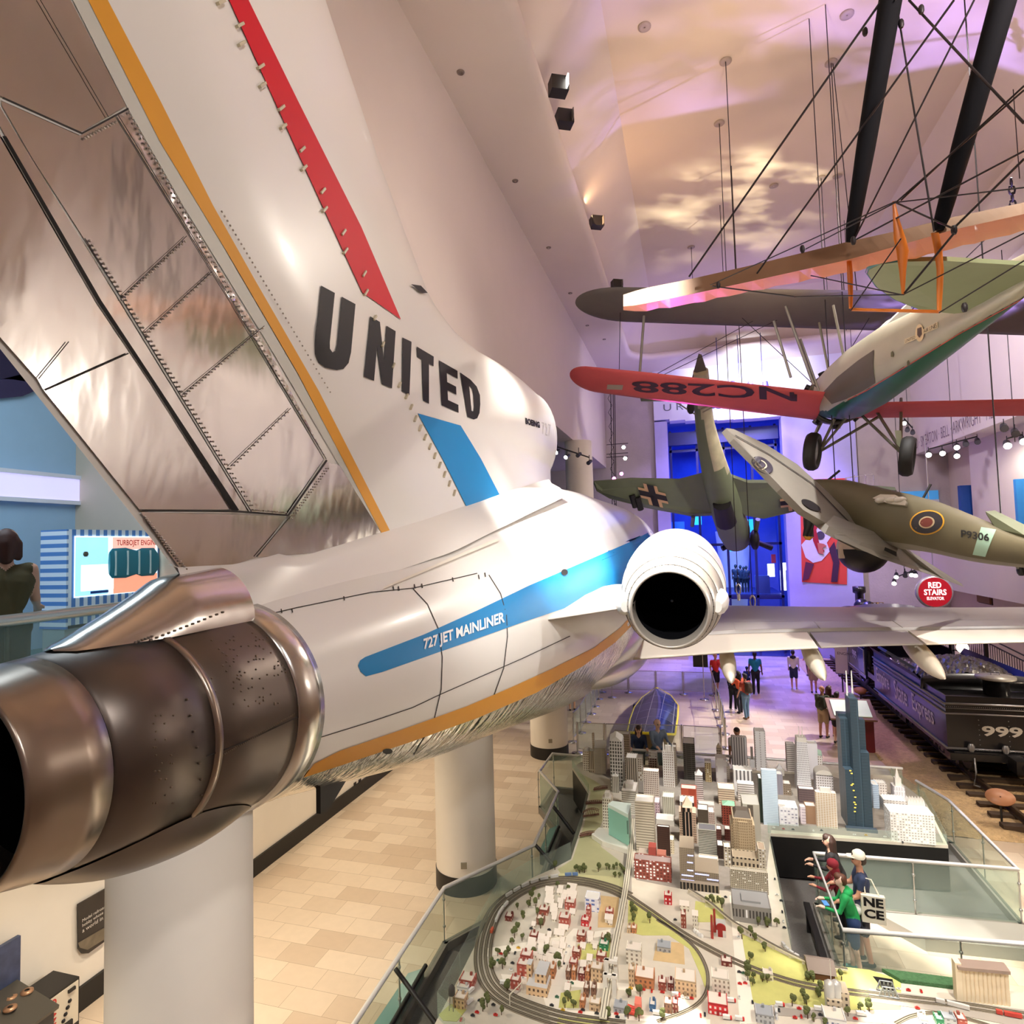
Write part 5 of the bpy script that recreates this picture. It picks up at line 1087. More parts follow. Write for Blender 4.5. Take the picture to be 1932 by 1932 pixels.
dirt = pmat('model_dirt', lit((206, 176, 128)), 0.9, noise=0.15, nscale=8); road = pmat('model_road', lit((238, 230, 214)), 0.7, noise=0.04); asph = pmat('model_asphalt', lit((160, 152, 142)), 0.8, noise=0.1)
LV = [0]
def patch(name, pts, mat, dz=None):
    LV[0] += 1; dz = dz or 0.0015+0.0006*(LV[0] % 12); q = [ct(*p) for p in pts]; mb = MB(); mb.prism([(v.x, v.y) for v in q], TZ_-0.002, TZ_+dz); return mb.build(name, mat, lay_t)
patch('river', [(1052, 1640), (1080, 1622), (1102, 1556), (1114, 1495), (1088, 1456), (1120, 1472), (1150, 1492), (1144, 1530), (1128, 1572), (1134, 1598), (1166, 1622), (1182, 1640), (1178, 1660), (1060, 1652)], riv)
patch('lawn', [(1000, 1662), (1060, 1648), (1178, 1655), (1175, 1690), (1120, 1665), (1050, 1660)], lawn2)
patch('lawn', [(1186, 1692), (1270, 1748), (1318, 1790), (1338, 1840), (1333, 1872), (1322, 1840), (1300, 1790), (1262, 1765), (1212, 1765), (1184, 1758)], lawn)
patch('lawn', [(1400, 1762), (1490, 1806), (1530, 1818), (1640, 1830), (1700, 1850), (1700, 1905), (1560, 1906), (1490, 1892), (1440, 1898), (1416, 1890), (1408, 1830)], lawn)
patch('lawn', [(1312, 1700), (1364, 1712), (1366, 1740), (1310, 1740)], lawn); patch('lawn', [(1332, 1688), (1360, 1690), (1364, 1716), (1330, 1712)], lawn2)
patch('lawn', [(1090, 1782), (1152, 1776), (1150, 1806), (1084, 1812)], lawn); patch('lawn', [(1058, 1874), (1096, 1868), (1092, 1902), (1054, 1902)], lawn)
patch('lawn', [(828, 1915), (850, 1895), (880, 1905), (862, 1928), (836, 1926)], lawn); patch('lawn', [(1055, 1918), (1150, 1926), (1150, 1940), (1050, 1934)], lawn)
patch('lawn', [(1130, 1690), (1168, 1694), (1164, 1750), (1128, 1750)], dirt); patch('dirt_yard', [(1240, 1774), (1290, 1780), (1292, 1820), (1232, 1812)], dirt)
patch('street', [(914, 1790), (1160, 1752), (1162, 1762), (914, 1806)], road); patch('street', [(1010, 1830), (1082, 1752), (1090, 1752), (1066, 1932), (1040, 1932)], road); patch('street', [(945, 1838), (1210, 1858), (1210, 1870), (950, 1854)], road)
patch('street', [(1070, 1906), (1340, 1924), (1340, 1934), (1060, 1918)], road); patch('street', [(1410, 1896), (1720, 1922), (1720, 1936), (1412, 1912)], asph); patch('street', [(1376, 1690), (1386, 1690), (1428, 1932), (1396, 1932)], road)
patch('street', [(1178, 1562), (1190, 1562), (1192, 1690), (1176, 1690)], asph); patch('downtown_streets', [(1200, 1612), (1196, 1560), (1180, 1500), (1150, 1470), (1120, 1450), (1560, 1462), (1745, 1515), (1780, 1590), (1455, 1566), (1440, 1700), (1370, 1680), (1280, 1676), (1200, 1660)], pmat('downtown_street', lit((150, 142, 132)), .8, noise=.25, nscale=9), .0014)
patch('rail_yard', [(1640, 1866), (1932, 1906), (1932, 1940), (1780, 1910), (1640, 1890)], asph)
# railways: ballast ribbons with rails
bal = pmat('model_ballast', lit((140, 130, 112)), 0.95, noise=0.25, nscale=30); rl = cm((88, 80, 68), 0.5, 0.4)
def ribbon(mb, pts, off, w, z0, z1, mi=0):
    rows = []
    for i, p in enumerate(pts):
        t = (pts[min(i+1, len(pts)-1)]-pts[max(0, i-1)]); n = Vector((-t.y, t.x, 0)).normalized()
        a, b = p+n*(off-w/2), p+n*(off+w/2); rows.append([Vector((a.x, a.y, z0)), Vector((a.x, a.y, z1)), Vector((b.x, b.y, z1)), Vector((b.x, b.y, z0))])
    mb.loft(rows, mi, True, False)
LOOP = [(1186, 1692), (1150, 1676), (1100, 1664), (1052, 1662), (1008, 1670), (970, 1688), (938, 1716), (919, 1756), (911, 1800), (915, 1836), (930, 1864), (960, 1888), (1002, 1906), (1052, 1922), (1105, 1932), (1180, 1942)]
def track(name, pts, offs, gauge=0.026, bw=0.052):
    q = smooth_path([ct(*p) for p in pts], 6)
    mb = MB(); 
    for o in offs: ribbon(mb, q, o, bw, TZ_, TZ_+0.012)
    b = mb.build(name, bal, lay_t); mb = MB()
    for o in offs:
        for g in (-gauge/2, gauge/2): ribbon(mb, q, o+g, 0.006, TZ_+0.012, TZ_+0.018)
    mb.build('rails', rl, b)
track('railway_loop', LOOP, (-0.11, -0.037, 0.037, 0.11))
track('railway_line', [(1186, 1692), (1230, 1722), (1280, 1757), (1330, 1786), (1390, 1816), (1450, 1840), (1520, 1860), (1600, 1872), (1680, 1882), (1800, 1896), (1940, 1918)], (-0.04, 0.04))
track('railway_branch', [(1240, 1736), (1280, 1762), (1312, 1790), (1330, 1820), (1336, 1848), (1331, 1876), (1312, 1898), (1280, 1914), (1240, 1928)], (0,))
track('railway_branch', [(1690, 1932), (1720, 1918), (1760, 1912), (1820, 1922), (1880, 1940)], (0,))
# elevated railways on trestles
el = pmat('viaduct_pale', lit((222, 214, 192)), 0.7, noise=0.08); elr = cm((120, 112, 98), 0.6)
def viaduct(name, label, pts, w, h, mat):
    q = smooth_path([ct(*p) for p in pts], 5); t = thing(name, label, 'model railway', q[0]); mb = MB(); ribbon(mb, q, 0, w, TZ_+h-0.02, TZ_+h); mb.build('deck', mat, t)
    mb = MB(); 
    for o in (-w*.22, w*.22): ribbon(mb, q, o, 0.01, TZ_+h, TZ_+h+0.008)
    mb.build('rails', elr, t)
    for i in range(0, len(q), 3): MB().bb(q[i].x-w*.4, q[i].x+w*.4, q[i].y-.008, q[i].y+.008, TZ_, TZ_+h-.02).build('pier', mat, t)
viaduct('elevated_railway', 'pale elevated model railway running down the middle of the houses', [(1194, 1556), (1190, 1610), (1182, 1680), (1172, 1740), (1162, 1790), (1152, 1850), (1144, 1900), (1138, 1940)], 0.09, 0.13, el)
viaduct('elevated_railway', 'thin pale elevated model railway crossing diagonally beside the grey station', [(1300, 1684), (1340, 1710), (1380, 1744), (1410, 1762), (1450, 1786), (1500, 1812), (1540, 1828), (1600, 1838)], 0.045, 0.07, el)
t = thing('lift_bridge', 'white model lift bridge towers on the elevated railway', 'model bridge', ct(1152, 1860)); lbm = cm((236, 230, 218), .5)
for x, y in ((1146, 1852), (1163, 1850), (1143, 1880), (1160, 1882)):
    p = ct(x, y); MB().bb(p.x-.028, p.x+.028, p.y-.03, p.y+.03, TZ_, TZ_+.30).build('tower', lbm, t)
for y in (1852, 1881): a, b = ct(1145, y), ct(1162, y); MB().bb(a.x-.03, b.x+.03, a.y-.02, a.y+.02, TZ_+.26, TZ_+.3).build('portal_beam', lbm, t)
# ---------------- buildings
roofw = cm((236, 232, 224), .7); roofg = cm((170, 168, 162), .8)
def dims(x0, x1, yb, yt, yr=None, depth=None):
    a = ct(x0, yb); b = onY(x1, yb, a.y); top = onY((x0+x1)/2, yt, a.y).z; d = depth
    if d is None: d = (onZ((x0+x1)/2, yr, top).y-a.y) if yr else (b.x-a.x)
    return a.x, b.x, a.y, a.y+max(0.05, d), top
def bld(x0, x1, yb, yt, mat, label, yr=None, depth=None, roof=None, name='model_tower', par=None, ph=0.0, extra=None):
    X0, X1, Y0, Y1, top = dims(x0, x1, yb, yt, yr, depth)
    mb = MB().bb(X0, X1, Y0, Y1, TZ_, top); mb.mi[1] = 1
    w = min(.012, (X1-X0)*.1)      # parapet
    mb.bb(X0, X1, Y0, Y0+w, top, top+.012).bb(X0, X1, Y1-w, Y1, top, top+.012).bb(X0, X0+w, Y0, Y1, top, top+.012).bb(X1-w, X1, Y0, Y1, top, top+.012)
    if par is None and (ph or extra):
        t = thing(name, label, 'model building', ((X0+X1)/2, (Y0+Y1)/2, TZ_)); mb.build('body', [mat, roof or roofw], t)
        if ph: MB().box(((X0+X1)/2, (Y0+Y1)/2, top+ph/2), ((X1-X0)*.5, (Y1-Y0)*.5, ph)).build('penthouse', roof or roofw, t)
        if extra: extra(t, X0, X1, Y0, Y1, top)
        return t
    o = mb.build(name if par is None else 'block', [mat, roof or roofw], par)
    return o if par is not None else tag(o, label, 'model building')
F = facade
def antennas(t, X0, X1, Y0, Y1, top, n=2, h=.35, r=.012):
    for i in range(n): x = X0+(X1-X0)*(i+1)/(n+1); MB().tube([(x, (Y0+Y1)/2, top), (x, (Y0+Y1)/2, top+h*.5), (x, (Y0+Y1)/2, top+h)], r, 6, 0, True, r*.4).build('antenna', roofw, t)
def spire(h, col, k=1.0, nm='spire'):
    def f(t, X0, X1, Y0, Y1, top):
        cx, cy = (X0+X1)/2, (Y0+Y1)/2; m = MB(); a = (X1-X0)/2*k; b = (Y1-Y0)/2*k
        m.add([(cx-a, cy-b, top), (cx+a, cy-b, top), (cx+a, cy+b, top), (cx-a, cy+b, top), (cx, cy, top+h)], [(0, 1, 4), (1, 2, 4), (2, 3, 4), (3, 0, 4)]); m.build(nm, cm(col, .6), t)
    return f
def gables(h, col):
    def f(t, X0, X1, Y0, Y1, top):
        cx, cy = (X0+X1)/2, (Y0+Y1)/2; m = MB(); z = top+.01
        m.add([(X0, Y0, z), (X1, Y0, z), (X1, Y1, z), (X0, Y1, z), (cx, Y0, z+h*.6), (X1, cy, z+h*.6), (cx, Y1, z+h*.6), (X0, cy, z+h*.6), (cx, cy, z+h)], [(0, 1, 4), (1, 2, 5), (2, 3, 6), (3, 0, 7), (0, 4, 8), (4, 1, 8), (1, 5, 8), (5, 2, 8), (2, 6, 8), (6, 3, 8), (3, 7, 8), (7, 0, 8)]); m.build('gabled_roof', cm(col, .6), t)
    return f
bld(1100, 1112, 1453, 1418, F((236, 228, 212), (120, 96, 74), .05, .06, .5, .6), 'slim white and brown speckled tower, leftmost of the skyline', depth=.3, ph=.05)
bld(1112, 1122, 1457, 1418, F((206, 192, 168), (96, 80, 66), .045, .5, .45, .95), 'narrow tan tower striped vertically, second from the left of the skyline', depth=.3)
bld(1119, 1123, 1452, 1384, F((206, 194, 172), (150, 138, 118), .03, .05), 'very thin beige tower rising behind the pale ribbed tower', depth=.06)
bld(1122, 1143, 1459, 1413, F((204, 196, 182), (178, 170, 158), .6, .04, .96, .35), 'pale ribbed tower with a slanting roof at the left of the skyline', depth=.34, extra=lambda t, a, b, c, d, z: MB().add([(a, c, z), (b, c, z), (b, d, z), (a, d, z)], []) or MB().loft([[(a, c, z), (a, d, z), (a, d, z+.12)], [(b, c, z), (b, d, z), (b, d, z+.12)]], 0, True, False).build('slanted_roof', roofw, t))
bld(1159, 1190, 1470, 1386, F((176, 158, 132), (70, 58, 48), .035, .06, .55, .75), 'dark tan tower standing behind the gabled white tower', yr=1379, ph=.0)
bld(1153, 1177, 1489, 1400, F((238, 236, 230), (92, 90, 84), .062, .085, .62, .72), 'white gridded tower with gabled crown beside the seated couple', depth=.36, extra=gables(.2, (240, 238, 232)))
bld(1183, 1203, 1497, 1431, F((206, 196, 178), (88, 78, 66), .05, 9, .5, 1), 'grey tower with bold vertical fins in front of the seated woman', depth=.36)
bld(1203, 1213, 1473, 1431, F((232, 222, 202), (104, 84, 62), .045, .055, .55, .6, .3), 'brown tower speckled with white windows below the seated woman', depth=.3)
bld(1224, 1240, 1449, 1432, F((214, 196, 180), (74, 40, 34), .06, .06, .7, .6), 'small dark red-brown block in front of the seated man', depth=.2, ph=.08)
bld(1224, 1240, 1440, 1421, F((238, 234, 226), (150, 120, 100), .3, .1, .4, .4), 'small white stepped block right in front of the seated man', depth=.2)
bld(1215, 1244, 1507, 1456, F((240, 228, 214), (112, 84, 74), .042, .048, .5, .62), 'cream tower with a dense dot grid of windows', yr=1450)
t_ = bld(1252, 1274, 1484, 1420, F((238, 234, 226), (150, 126, 112), .05, .06, .42, .6), 'white tower with a crown of little pinnacles', depth=.36, ph=.16, extra=lambda t, a, b, c, d, z: [MB().tube([(x, y, z), (x, y, z+.17), (x, y, z+.22)], .025, 6, 0, True, .006).build('pinnacle', roofw, t) for x in (a+.03, (a+b)/2, b-.03) for y in (c+.03, d-.03)])
bld(1272, 1278, 1482, 1410, F((178, 168, 152), (84, 76, 66), .03, .05, .5, .6), 'narrow dark-sided tower squeezed behind the pinnacled white tower', depth=.3)
bld(1155, 1168, 1495, 1466, F((232, 228, 216), (128, 120, 108), .04, 9, .45, 1), 'low white finned block at the foot of the gabled tower', depth=.2, extra=spire(.1, (238, 234, 224), .4))
bld(1174, 1201, 1535, 1493, F((226, 222, 210), (150, 146, 134), 9, .045, 1, .4), 'white stepped block with a small drum roof behind the teal tower', yr=1475, ph=.1)
bld(1138, 1155, 1570, 1508, F((234, 226, 208), (112, 96, 78), .045, .06, .5, .62), 'white and brown gridded tower left of the teal curved tower', depth=.3, ph=.1)
# teal curved tower
t = thing('model_tower', 'teal glass tower with a curved front by the model river', 'model building', ct(1172, 1585)); teal = pmat('teal_glass', lit((152, 210, 190)), .3, noise=.05)
a0, a1 = ct(1155, 1563), ct(1189, 1599); m = MB(); N = 16; fr = []; zt = onY(1170, 1506, a0.y).z
for i in range(N+1):
    u = i/N; bul = -.22*math.sin(PI*u*0.9); fr.append((a0.x+(a1.x-a0.x)*u, a0.y+(a1.y-a0.y)*u**1.5+bul*.5))
m.prism(fr+[(a1.x, a0.y+.28), (a0.x+.08, a0.y+.35)], TZ_+.1, zt, 0); m.build('glass_shaft', teal, t)
MB().prism([(x, y-.01) for x, y in fr]+[(a1.x+.01, a0.y+.29), (a0.x+.07, a0.y+.36)], zt, zt+.07).build('parapet', cm((226, 242, 232), .5), t)
MB().prism([(a0.x-.35, a0.y-.05), (a0.x-.1, a0.y-.55), (a1.x+.02, a1.y-.3), (a1.x+.03, a0.y+.5), (a0.x-.25, a0.y+.6)], TZ_, TZ_+.09).build('podium', cm((240, 236, 222), .7), t)
MB().bb(a1.x-.03, a1.x+.004, a1.y-.004, a1.y+.03, zt-.32, zt-.06).build('vent_panel', cm((60, 70, 66), .5), t)
bld(1201, 1236, 1607, 1514, F((212, 202, 180), (150, 138, 120), 9, .05, 1, .42), 'tall beige-grey tower with horizontal bands right of the teal tower', depth=.36)
bld(1235, 1245, 1543, 1515, F((192, 168, 176), (120, 96, 106), .045, .06), 'mauve block behind the tall banded tower', depth=.3)
bld(1251, 1273, 1541, 1505, F((206, 202, 184), (150, 146, 130), .04, 9, .5, 1), 'grey-green finned block in the middle of the skyline', depth=.3)
bld(1241, 1265, 1613, 1561, F((70, 46, 36), (54, 34, 28), .03, .04), 'dark chocolate brown slab with a white roof', yr=1552)
bld(1262, 1272, 1611, 1586, F((228, 214, 184), (150, 134, 110), .05, .045), 'narrow cream block right of the chocolate brown slab', depth=.22)
bld(1238, 1272, 1556, 1548, roofw, 'low white block behind the chocolate brown slab', depth=.3)
bld(1284, 1311, 1562, 1515, F((238, 232, 222), (60, 52, 46), .075, 9, .6, 1), 'white-roofed tower with black vertical stripes behind the pink-trimmed tower', yr=1502)
# pink-trimmed tower
t = thing('model_tower', 'pink-trimmed black glass tower with a pyramid peak', 'model building', ct(1299, 1589)); X0, X1, Y0, Y1, zt = dims(1283, 1315, 1589, 1534, depth=.34); pk = (236, 206, 180); w = X1-X0
MB().bb(X0+w*.2, X1-w*.2, Y0, Y1, TZ_, zt+.02).build('glass_core', F((236, 206, 180), (18, 14, 14), w*.2, 9, .72, 1), t)
for s in (0, .8): MB().bb(X0+w*s, X0+w*(s+.2), Y0+.02, Y1-.02, TZ_, zt).build('corner_pier', F(pk, (60, 48, 42), .03, .045, .5, .6), t)
MB().bb(X0+w*.22, X1-w*.22, Y0-.005, Y1, zt+.02, zt+.1).build('upper_block', F(pk, (30, 24, 22), .09, .3, .6, .4), t); spire(.18, (240, 210, 184), .5, 'pyramid')(t, X0, X1, Y0, Y1, zt+.1)
# long brown slab with blue-lit windows
t = thing('model_tower', 'brown gridded slab with lit blue-white window strips', 'model building', ct(1300, 1674)); gm = F((160, 146, 126), (120, 106, 92), .03, .03, .6, .6); bl = pmat('blue_strip', lit((200, 206, 255)), .4, emit=lit((196, 204, 255)), estr=1.0, noise=0)
X0, X1, Y0, Y1, zt = dims(1284, 1312, 1672, 1600, depth=.45); MB().bb(X0, X1, Y0, Y1, TZ_, zt).build('shaft', [gm], t)
for f, g, zz in ((.55, .95, .8), (.5, .9, .62), (.5, .9, .42), (.1, .9, .28), (.05, .95, .16)): MB().bb(X0+(X1-X0)*f, X0+(X1-X0)*g, Y0-.004, Y0, TZ_+(zt-TZ_)*zz, TZ_+(zt-TZ_)*zz+.02).build('lit_strip', bl, t)
X0, X1, Y0, Y1, zt = dims(1312, 1357, 1674, 1646, depth=.5); MB().bb(X0, X1, Y0, Y1, TZ_, zt).build('annex', gm, t)
for f, g, zz in ((.0, .6, .8), (.5, .98, .55)): MB().bb(X0+(X1-X0)*f, X0+(X1-X0)*g, Y0-.004, Y0, TZ_+(zt-TZ_)*zz, TZ_+(zt-TZ_)*zz+.02).build('lit_strip', bl, t)
X0, X1, Y0, Y1, zt = dims(1284, 1357, 1677, 1668, depth=.1); MB().bb(X0, X1, Y0, Y1, TZ_, zt).build('colonnade', F((150, 136, 118), (26, 22, 20), .06, 9, .6, 1), t)
bld(1197, 1267, 1657, 1626, F((150, 76, 62), (112, 56, 46), .06, .05, .55, .6, .42), 'wide red-brown warehouse with scattered white windows', yr=1614, roof=cm((168, 150, 146), .8), extra=lambda t, a, b, c, d, z: [MB().bb(a+(b-a)*f, a+(b-a)*g, d, d+.2, TZ_, z+h).build('rear_block', cm(q, .7), t) for f, g, h, q in ((.1, .38, .02, (190, 174, 160)), (.38, .58, .14, (166, 76, 66)), (.6, .85, .03, (176, 110, 92)))])
bld(1291, 1313, 1471, 1404, F((96, 92, 86), (52, 50, 46), .13, .05, .88, .55), 'dark grey gridded tower with a white roof near the solar car', yr=1392)
bld(1353, 1362, 1444, 1412, F((214, 200, 176), (120, 104, 88), .05, .08, .6, .6), 'small tan tower with a pointed spire at the barrier end', depth=.14, extra=spire(.14, (222, 206, 180)))
bld(1352, 1372, 1478, 1432, F((238, 234, 232), (214, 204, 206), .3, .3), 'plain white block with a bright roof left of the striped slab', yr=1424)
bld(1331, 1343, 1475, 1441, F((226, 206, 160), (120, 96, 60), .05, .05, .5, .6, .3), 'tan tower speckled with lit windows', depth=.2, extra=lambda t, a, b, c, d, z: MB().bb(a, b, c, d, z+.02, z+.06).build('cornice', roofw, t))
bld(1313, 1328, 1516, 1464, F((238, 238, 236), (120, 112, 108), 9, .045, 1, .4), 'white ribbed sloping tower beside the coral-fronted block', depth=.22, extra=spire(.12, (240, 240, 238), .9))
bld(1286, 1315, 1522, 1489, F((222, 108, 84), (206, 92, 70), .3, .3), 'coral red-fronted block with a wide white roof', yr=1474)
bld(1382, 1411, 1450, 1392, F((244, 242, 242), (136, 134, 138), .062, 9, .42, 1), 'white slab with grey vertical stripes, back row middle', yr=1388)
bld(1386, 1421, 1500, 1455, F((244, 242, 240), (110, 106, 106), .085, .62, .45, .62), 'white striped slab with a broad roof, in front of the back row slab', yr=1445)
bld(1393, 1424, 1512, 1480, F((244, 240, 236), (140, 130, 124), 9, .05, 1, .35), 'low white block with horizontal bands below the striped slabs', depth=.2)
bld(1416, 1424, 1449, 1434, cm((240, 238, 236)), 'little white block carrying a thin chimney in the back row', depth=.12, extra=lambda t, a, b, c, d, z: MB().bb((a+b)/2-.03, (a+b)/2+.03, c+.03, c+.09, z, z+.32).build('chimney', cm((150, 140, 130)), t))
bld(1427, 1447, 1454, 1381, F((246, 244, 244), (196, 186, 184), .12, .06, .2, .6), 'tallest plain white slab in the back row', yr=1367)
bld(1362, 1379, 1478, 1454, F((224, 216, 204), (190, 180, 168), .05, .05), 'small pale stepped tower with a domed top', depth=.2, ph=.08)
bld(1356, 1387, 1517, 1490, F((240, 222, 194), (150, 124, 104), 9, .05, 1, .36), 'cream block with brown horizontal bands behind the green-roofed tower', yr=1478)
bld(1363, 1390, 1556, 1522, F((158, 74, 58), (70, 30, 24), .052, .05, .55, .55), 'red brick model tower with a pale green hipped roof', depth=.3, extra=spire(.07, (150, 206, 172), 1.0, 'hipped_roof'))
bld(1404, 1436, 1588, 1519, F((190, 186, 172), (104, 98, 88), 9, .045, .45, .5), 'grey slab with a wide grey roof and a dark centre strip', yr=1500, roof=cm((178, 176, 168)), extra=lambda t, a, b, c, d, z: MB().bb(a+(b-a)*.28, a+(b-a)*.62, c-.01, c, TZ_, z).build('centre_strip', cm((104, 94, 84)), t))
bld(1441, 1470, 1556, 1454, F((206, 222, 234), (176, 198, 218), 9, .035, 1, .4), 'tall pale blue glass tower at the corner of the black plinth', yr=1445)
bld(1435, 1441, 1552, 1470, cm((46, 58, 46)), 'narrow dark green slab added as the shadow behind the pale blue tower', depth=.3)  # shade between the towers built as a dark slab
# art deco tan tower
t = thing('model_tower', 'tan stepped art deco tower with a dark hipped roof', 'model building', ct(1405, 1614)); dm = F((196, 176, 144), (150, 128, 98), .035, .05, .5, .6)
X0, X1, Y0, Y1, zt = dims(1381, 1427, 1616, 1545, depth=.5); w = X1-X0; h = zt-TZ_
MB().bb(X0+w*.1, X1-w*.1, Y0, Y1, TZ_, zt).build('shaft', dm, t); MB().bb(X0, X1, Y0+.06, Y1-.06, TZ_, TZ_+h*.82).build('shoulders', dm, t); MB().bb(X0+w*.3, X1-w*.3, Y0-.02, Y0+.05, TZ_, zt-.05).build('centre_bay', dm, t)
m = MB(); cx = (X0+X1)/2; m.loft([[(X0+w*.14, Y0+.03, zt), (X1-w*.14, Y0+.03, zt), (X1-w*.14, Y1-.03, zt), (X0+w*.14, Y1-.03, zt)], [(X0+w*.26, Y0+.15, zt+.09), (X1-w*.26, Y0+.15, zt+.09), (X1-w*.26, Y1-.15, zt+.09), (X0+w*.26, Y1-.15, zt+.09)]], 0, True, False); m.build('hipped_roof', cm((92, 82, 70)), t)
bld(1383, 1433, 1636, 1620, F((204, 188, 160), (60, 50, 42), .07, .12, .5, .5), 'low tan post office front with arched windows below the art deco tower', depth=.3, roof=cm((168, 152, 128)))
bld(1379, 1450, 1680, 1645, F((196, 186, 164), (104, 96, 82), .03, .03, .55, .55, .12), 'huge grid-windowed pale office block above the grey station', yr=1638, roof=cm((176, 168, 150)))
bld(1384, 1456, 1738, 1712, F((150, 146, 140), (74, 70, 66), .05, .2, .5, .6, .12), 'grey railway station with a flat grey roof and column front', yr=1681, roof=cm((158, 158, 156)), ph=.03)
bld(1319, 1353, 1613, 1567, F((196, 194, 180), (84, 82, 74), 9, .032, .97, .42), 'grey block of fine horizontal ribs in front of the glass block', yr=1555, roof=cm((112, 110, 114)))
bld(1317, 1337, 1556, 1529, F((96, 84, 70), (60, 52, 44), .03, .03), 'dark brown glass block behind the ribbed grey block', depth=.3)
bld(1337, 1349, 1556, 1534, F((206, 186, 176), (140, 112, 104), .04, .045), 'pinkish little block right of the dark brown glass block', depth=.3)
bld(1318, 1348, 1524, 1519, cm((228, 222, 216)), 'low white-roofed hall behind the dark brown glass block', depth=.35)
bld(1354, 1366, 1620, 1597, F((70, 52, 44), (54, 40, 34), .05, .05), 'dark brown block added as the shadow left of the art deco tower', depth=.25); bld(1367, 1380, 1635, 1600, F((214, 204, 180), (110, 92, 74), .06, .05, .5, .5, .35), 'pale speckled block left of the art deco tower foot', depth=.2)  # first block stands in for a dark gap in shade
bld(1432, 1446, 1640, 1604, F((206, 196, 176), (120, 106, 90), .05, .05, .5, .5, .4), 'pale speckled block at the right foot of the art deco tower', depth=.3, roof=cm((176, 156, 134)))
bld(1319, 1356, 1640, 1624, F((226, 216, 196), (150, 130, 104), .3, .04, .8, .4), 'low cream block with slot windows below the ribbed block', yr=1614)
bld(1352, 1362, 1584, 1566, F((120, 76, 68), (80, 44, 40), .04, .05), 'small dark red block behind the pale speckled block', depth=.2)
bld(1368, 1379, 1586, 1566, F((128, 70, 60), (84, 44, 40), .04, .05), 'little maroon block touching the art deco tower', depth=.2)
# river-east group right of the pale blue tower
bld(1486, 1502, 1456, 1406, F((214, 208, 202), (140, 130, 126), 9, .05, .9, .45), 'white tower with grey bands left of the twin-antenna tower', yr=1397)
t = thing('model_tower', 'white tapering tower with two tall antennas', 'model building', ct(1518, 1488)); hm = F((240, 240, 244), (150, 148, 156), .035, .05, .5, .5); X0, X1, Y0, Y1, zt = dims(1504, 1532, 1490, 1402, depth=.38)
m = MB(); m.box(((X0+X1)/2, (Y0+Y1)/2, (TZ_+zt)/2), (X1-X0, Y1-Y0, zt-TZ_), 0, 0, (.72, .72)); m.build('shaft', hm, t); MB().box(((X0+X1)/2, (Y0+Y1)/2, zt+.05), ((X1-X0)*.66, (Y1-Y0)*.66, .1)).build('crown', roofw, t)
for i in (-1, 1): x = (X0+X1)/2+i*.035; MB().tube([(x, (Y0+Y1)/2, zt+.1), (x, (Y0+Y1)/2, zt+.34)], .012, 6, 0, True, .006).build('antenna', roofw, t)
bld(1508, 1538, 1515, 1490, F((110, 92, 92), (74, 58, 60), .03, .05), 'brown podium block in front of the twin-antenna tower', depth=.2)
bld(1522, 1545, 1470, 1404, cm((240, 238, 244)), 'plain white block behind the green-gabled tower', yr=1398)
bld(1526, 1553, 1458, 1426, F((240, 236, 232), (150, 136, 124), .05, .06, .5, .5), 'white tower with pale green gabled roofs', depth=.22, extra=gables(.16, (176, 206, 190)))
bld(1541, 1573, 1496, 1464, F((234, 230, 232), (140, 132, 130), .05, .06, .5, .5), 'white block with a barrel roof behind the tan-windowed tower', depth=.35, extra=lambda t, a, b, c, d, z: MB().loft([[((a+b)/2-(b-a)/2*math.cos(q), y, z+.13*math.sin(q)) for q in [PI*i/10 for i in range(11)]] for y in (c, d)], 0, True, True).build('barrel_roof', roofw, t))
bld(1542, 1581, 1561, 1497, F((240, 232, 220), (206, 178, 140), .05, .035, .72, .6), 'cream tower with a tan window grid left of the black stepped tower', yr=1486, ph=.1)
bld(1471, 1507, 1556, 1525, F((244, 242, 246), (158, 158, 176), .07, .06, .55, .45, .3), 'white apartment block with staggered grey windows beside the pale blue tower', yr=1511)
bld(1464, 1480, 1463, 1452, roofw, 'little white block with a pointed tower in the back row', depth=.15, extra=spire(.14, (240, 238, 238), .7)); bld(1466, 1478, 1499, 1462, F((170, 166, 176), (130, 126, 138), .03, 9, .5, 1), 'grey finned block right of the pale blue tower', depth=.25)
bld(1478, 1493, 1500, 1480, F((150, 134, 116), (96, 82, 70), .04, .05, .5, .5, .1), 'small brown block with a white roof beside the grey finned block', depth=.25)
bld(1511, 1521, 1554, 1524, F((238, 226, 230), (206, 190, 200), .1, .06, .8, .5), 'slim pinkish-white block beside the white apartment block', depth=.15); bld(1521, 1541, 1554, 1522, cm((168, 134, 106)), 'plain brown-fronted block left of the cream tower', yr=1514)
# black stepped tower
t = thing('model_tower', 'tallest model tower, black and stepped with twin white antennas', 'model building', ct(1622, 1560)); sm = F((66, 86, 100), (38, 52, 62), 9, .03, 1, .5, rough=.35) if False else facade((66, 86, 100), (36, 50, 60), .45, .03, .96, .5, .0, .35)
X0, X1, Y0, Y1, zt = dims(1600, 1648, 1563, 1319, depth=.62); w = (X1-X0)/3; d = (Y1-Y0)/3; H = zt-TZ_
HT = [[.46, .62, .62], [.46, 1.0, 1.0], [.62, .82, .62]]
HT = [[.45, .82, .84], [1.0, 1.0, .84], [.59, .82, .62]]
for i in range(3):
    for j in range(3): MB().bb(X0+w*i+.002, X0+w*(i+1)-.002, Y0+d*j+.002, Y0+d*(j+1)-.002, TZ_, TZ_+H*HT[i][j]).build('tube', sm, t)
MB().bb(X0-.05, X1+.05, Y0-.12, Y0, TZ_, TZ_+.06).build('entrance_podium', cm((70, 84, 96), .3), t)
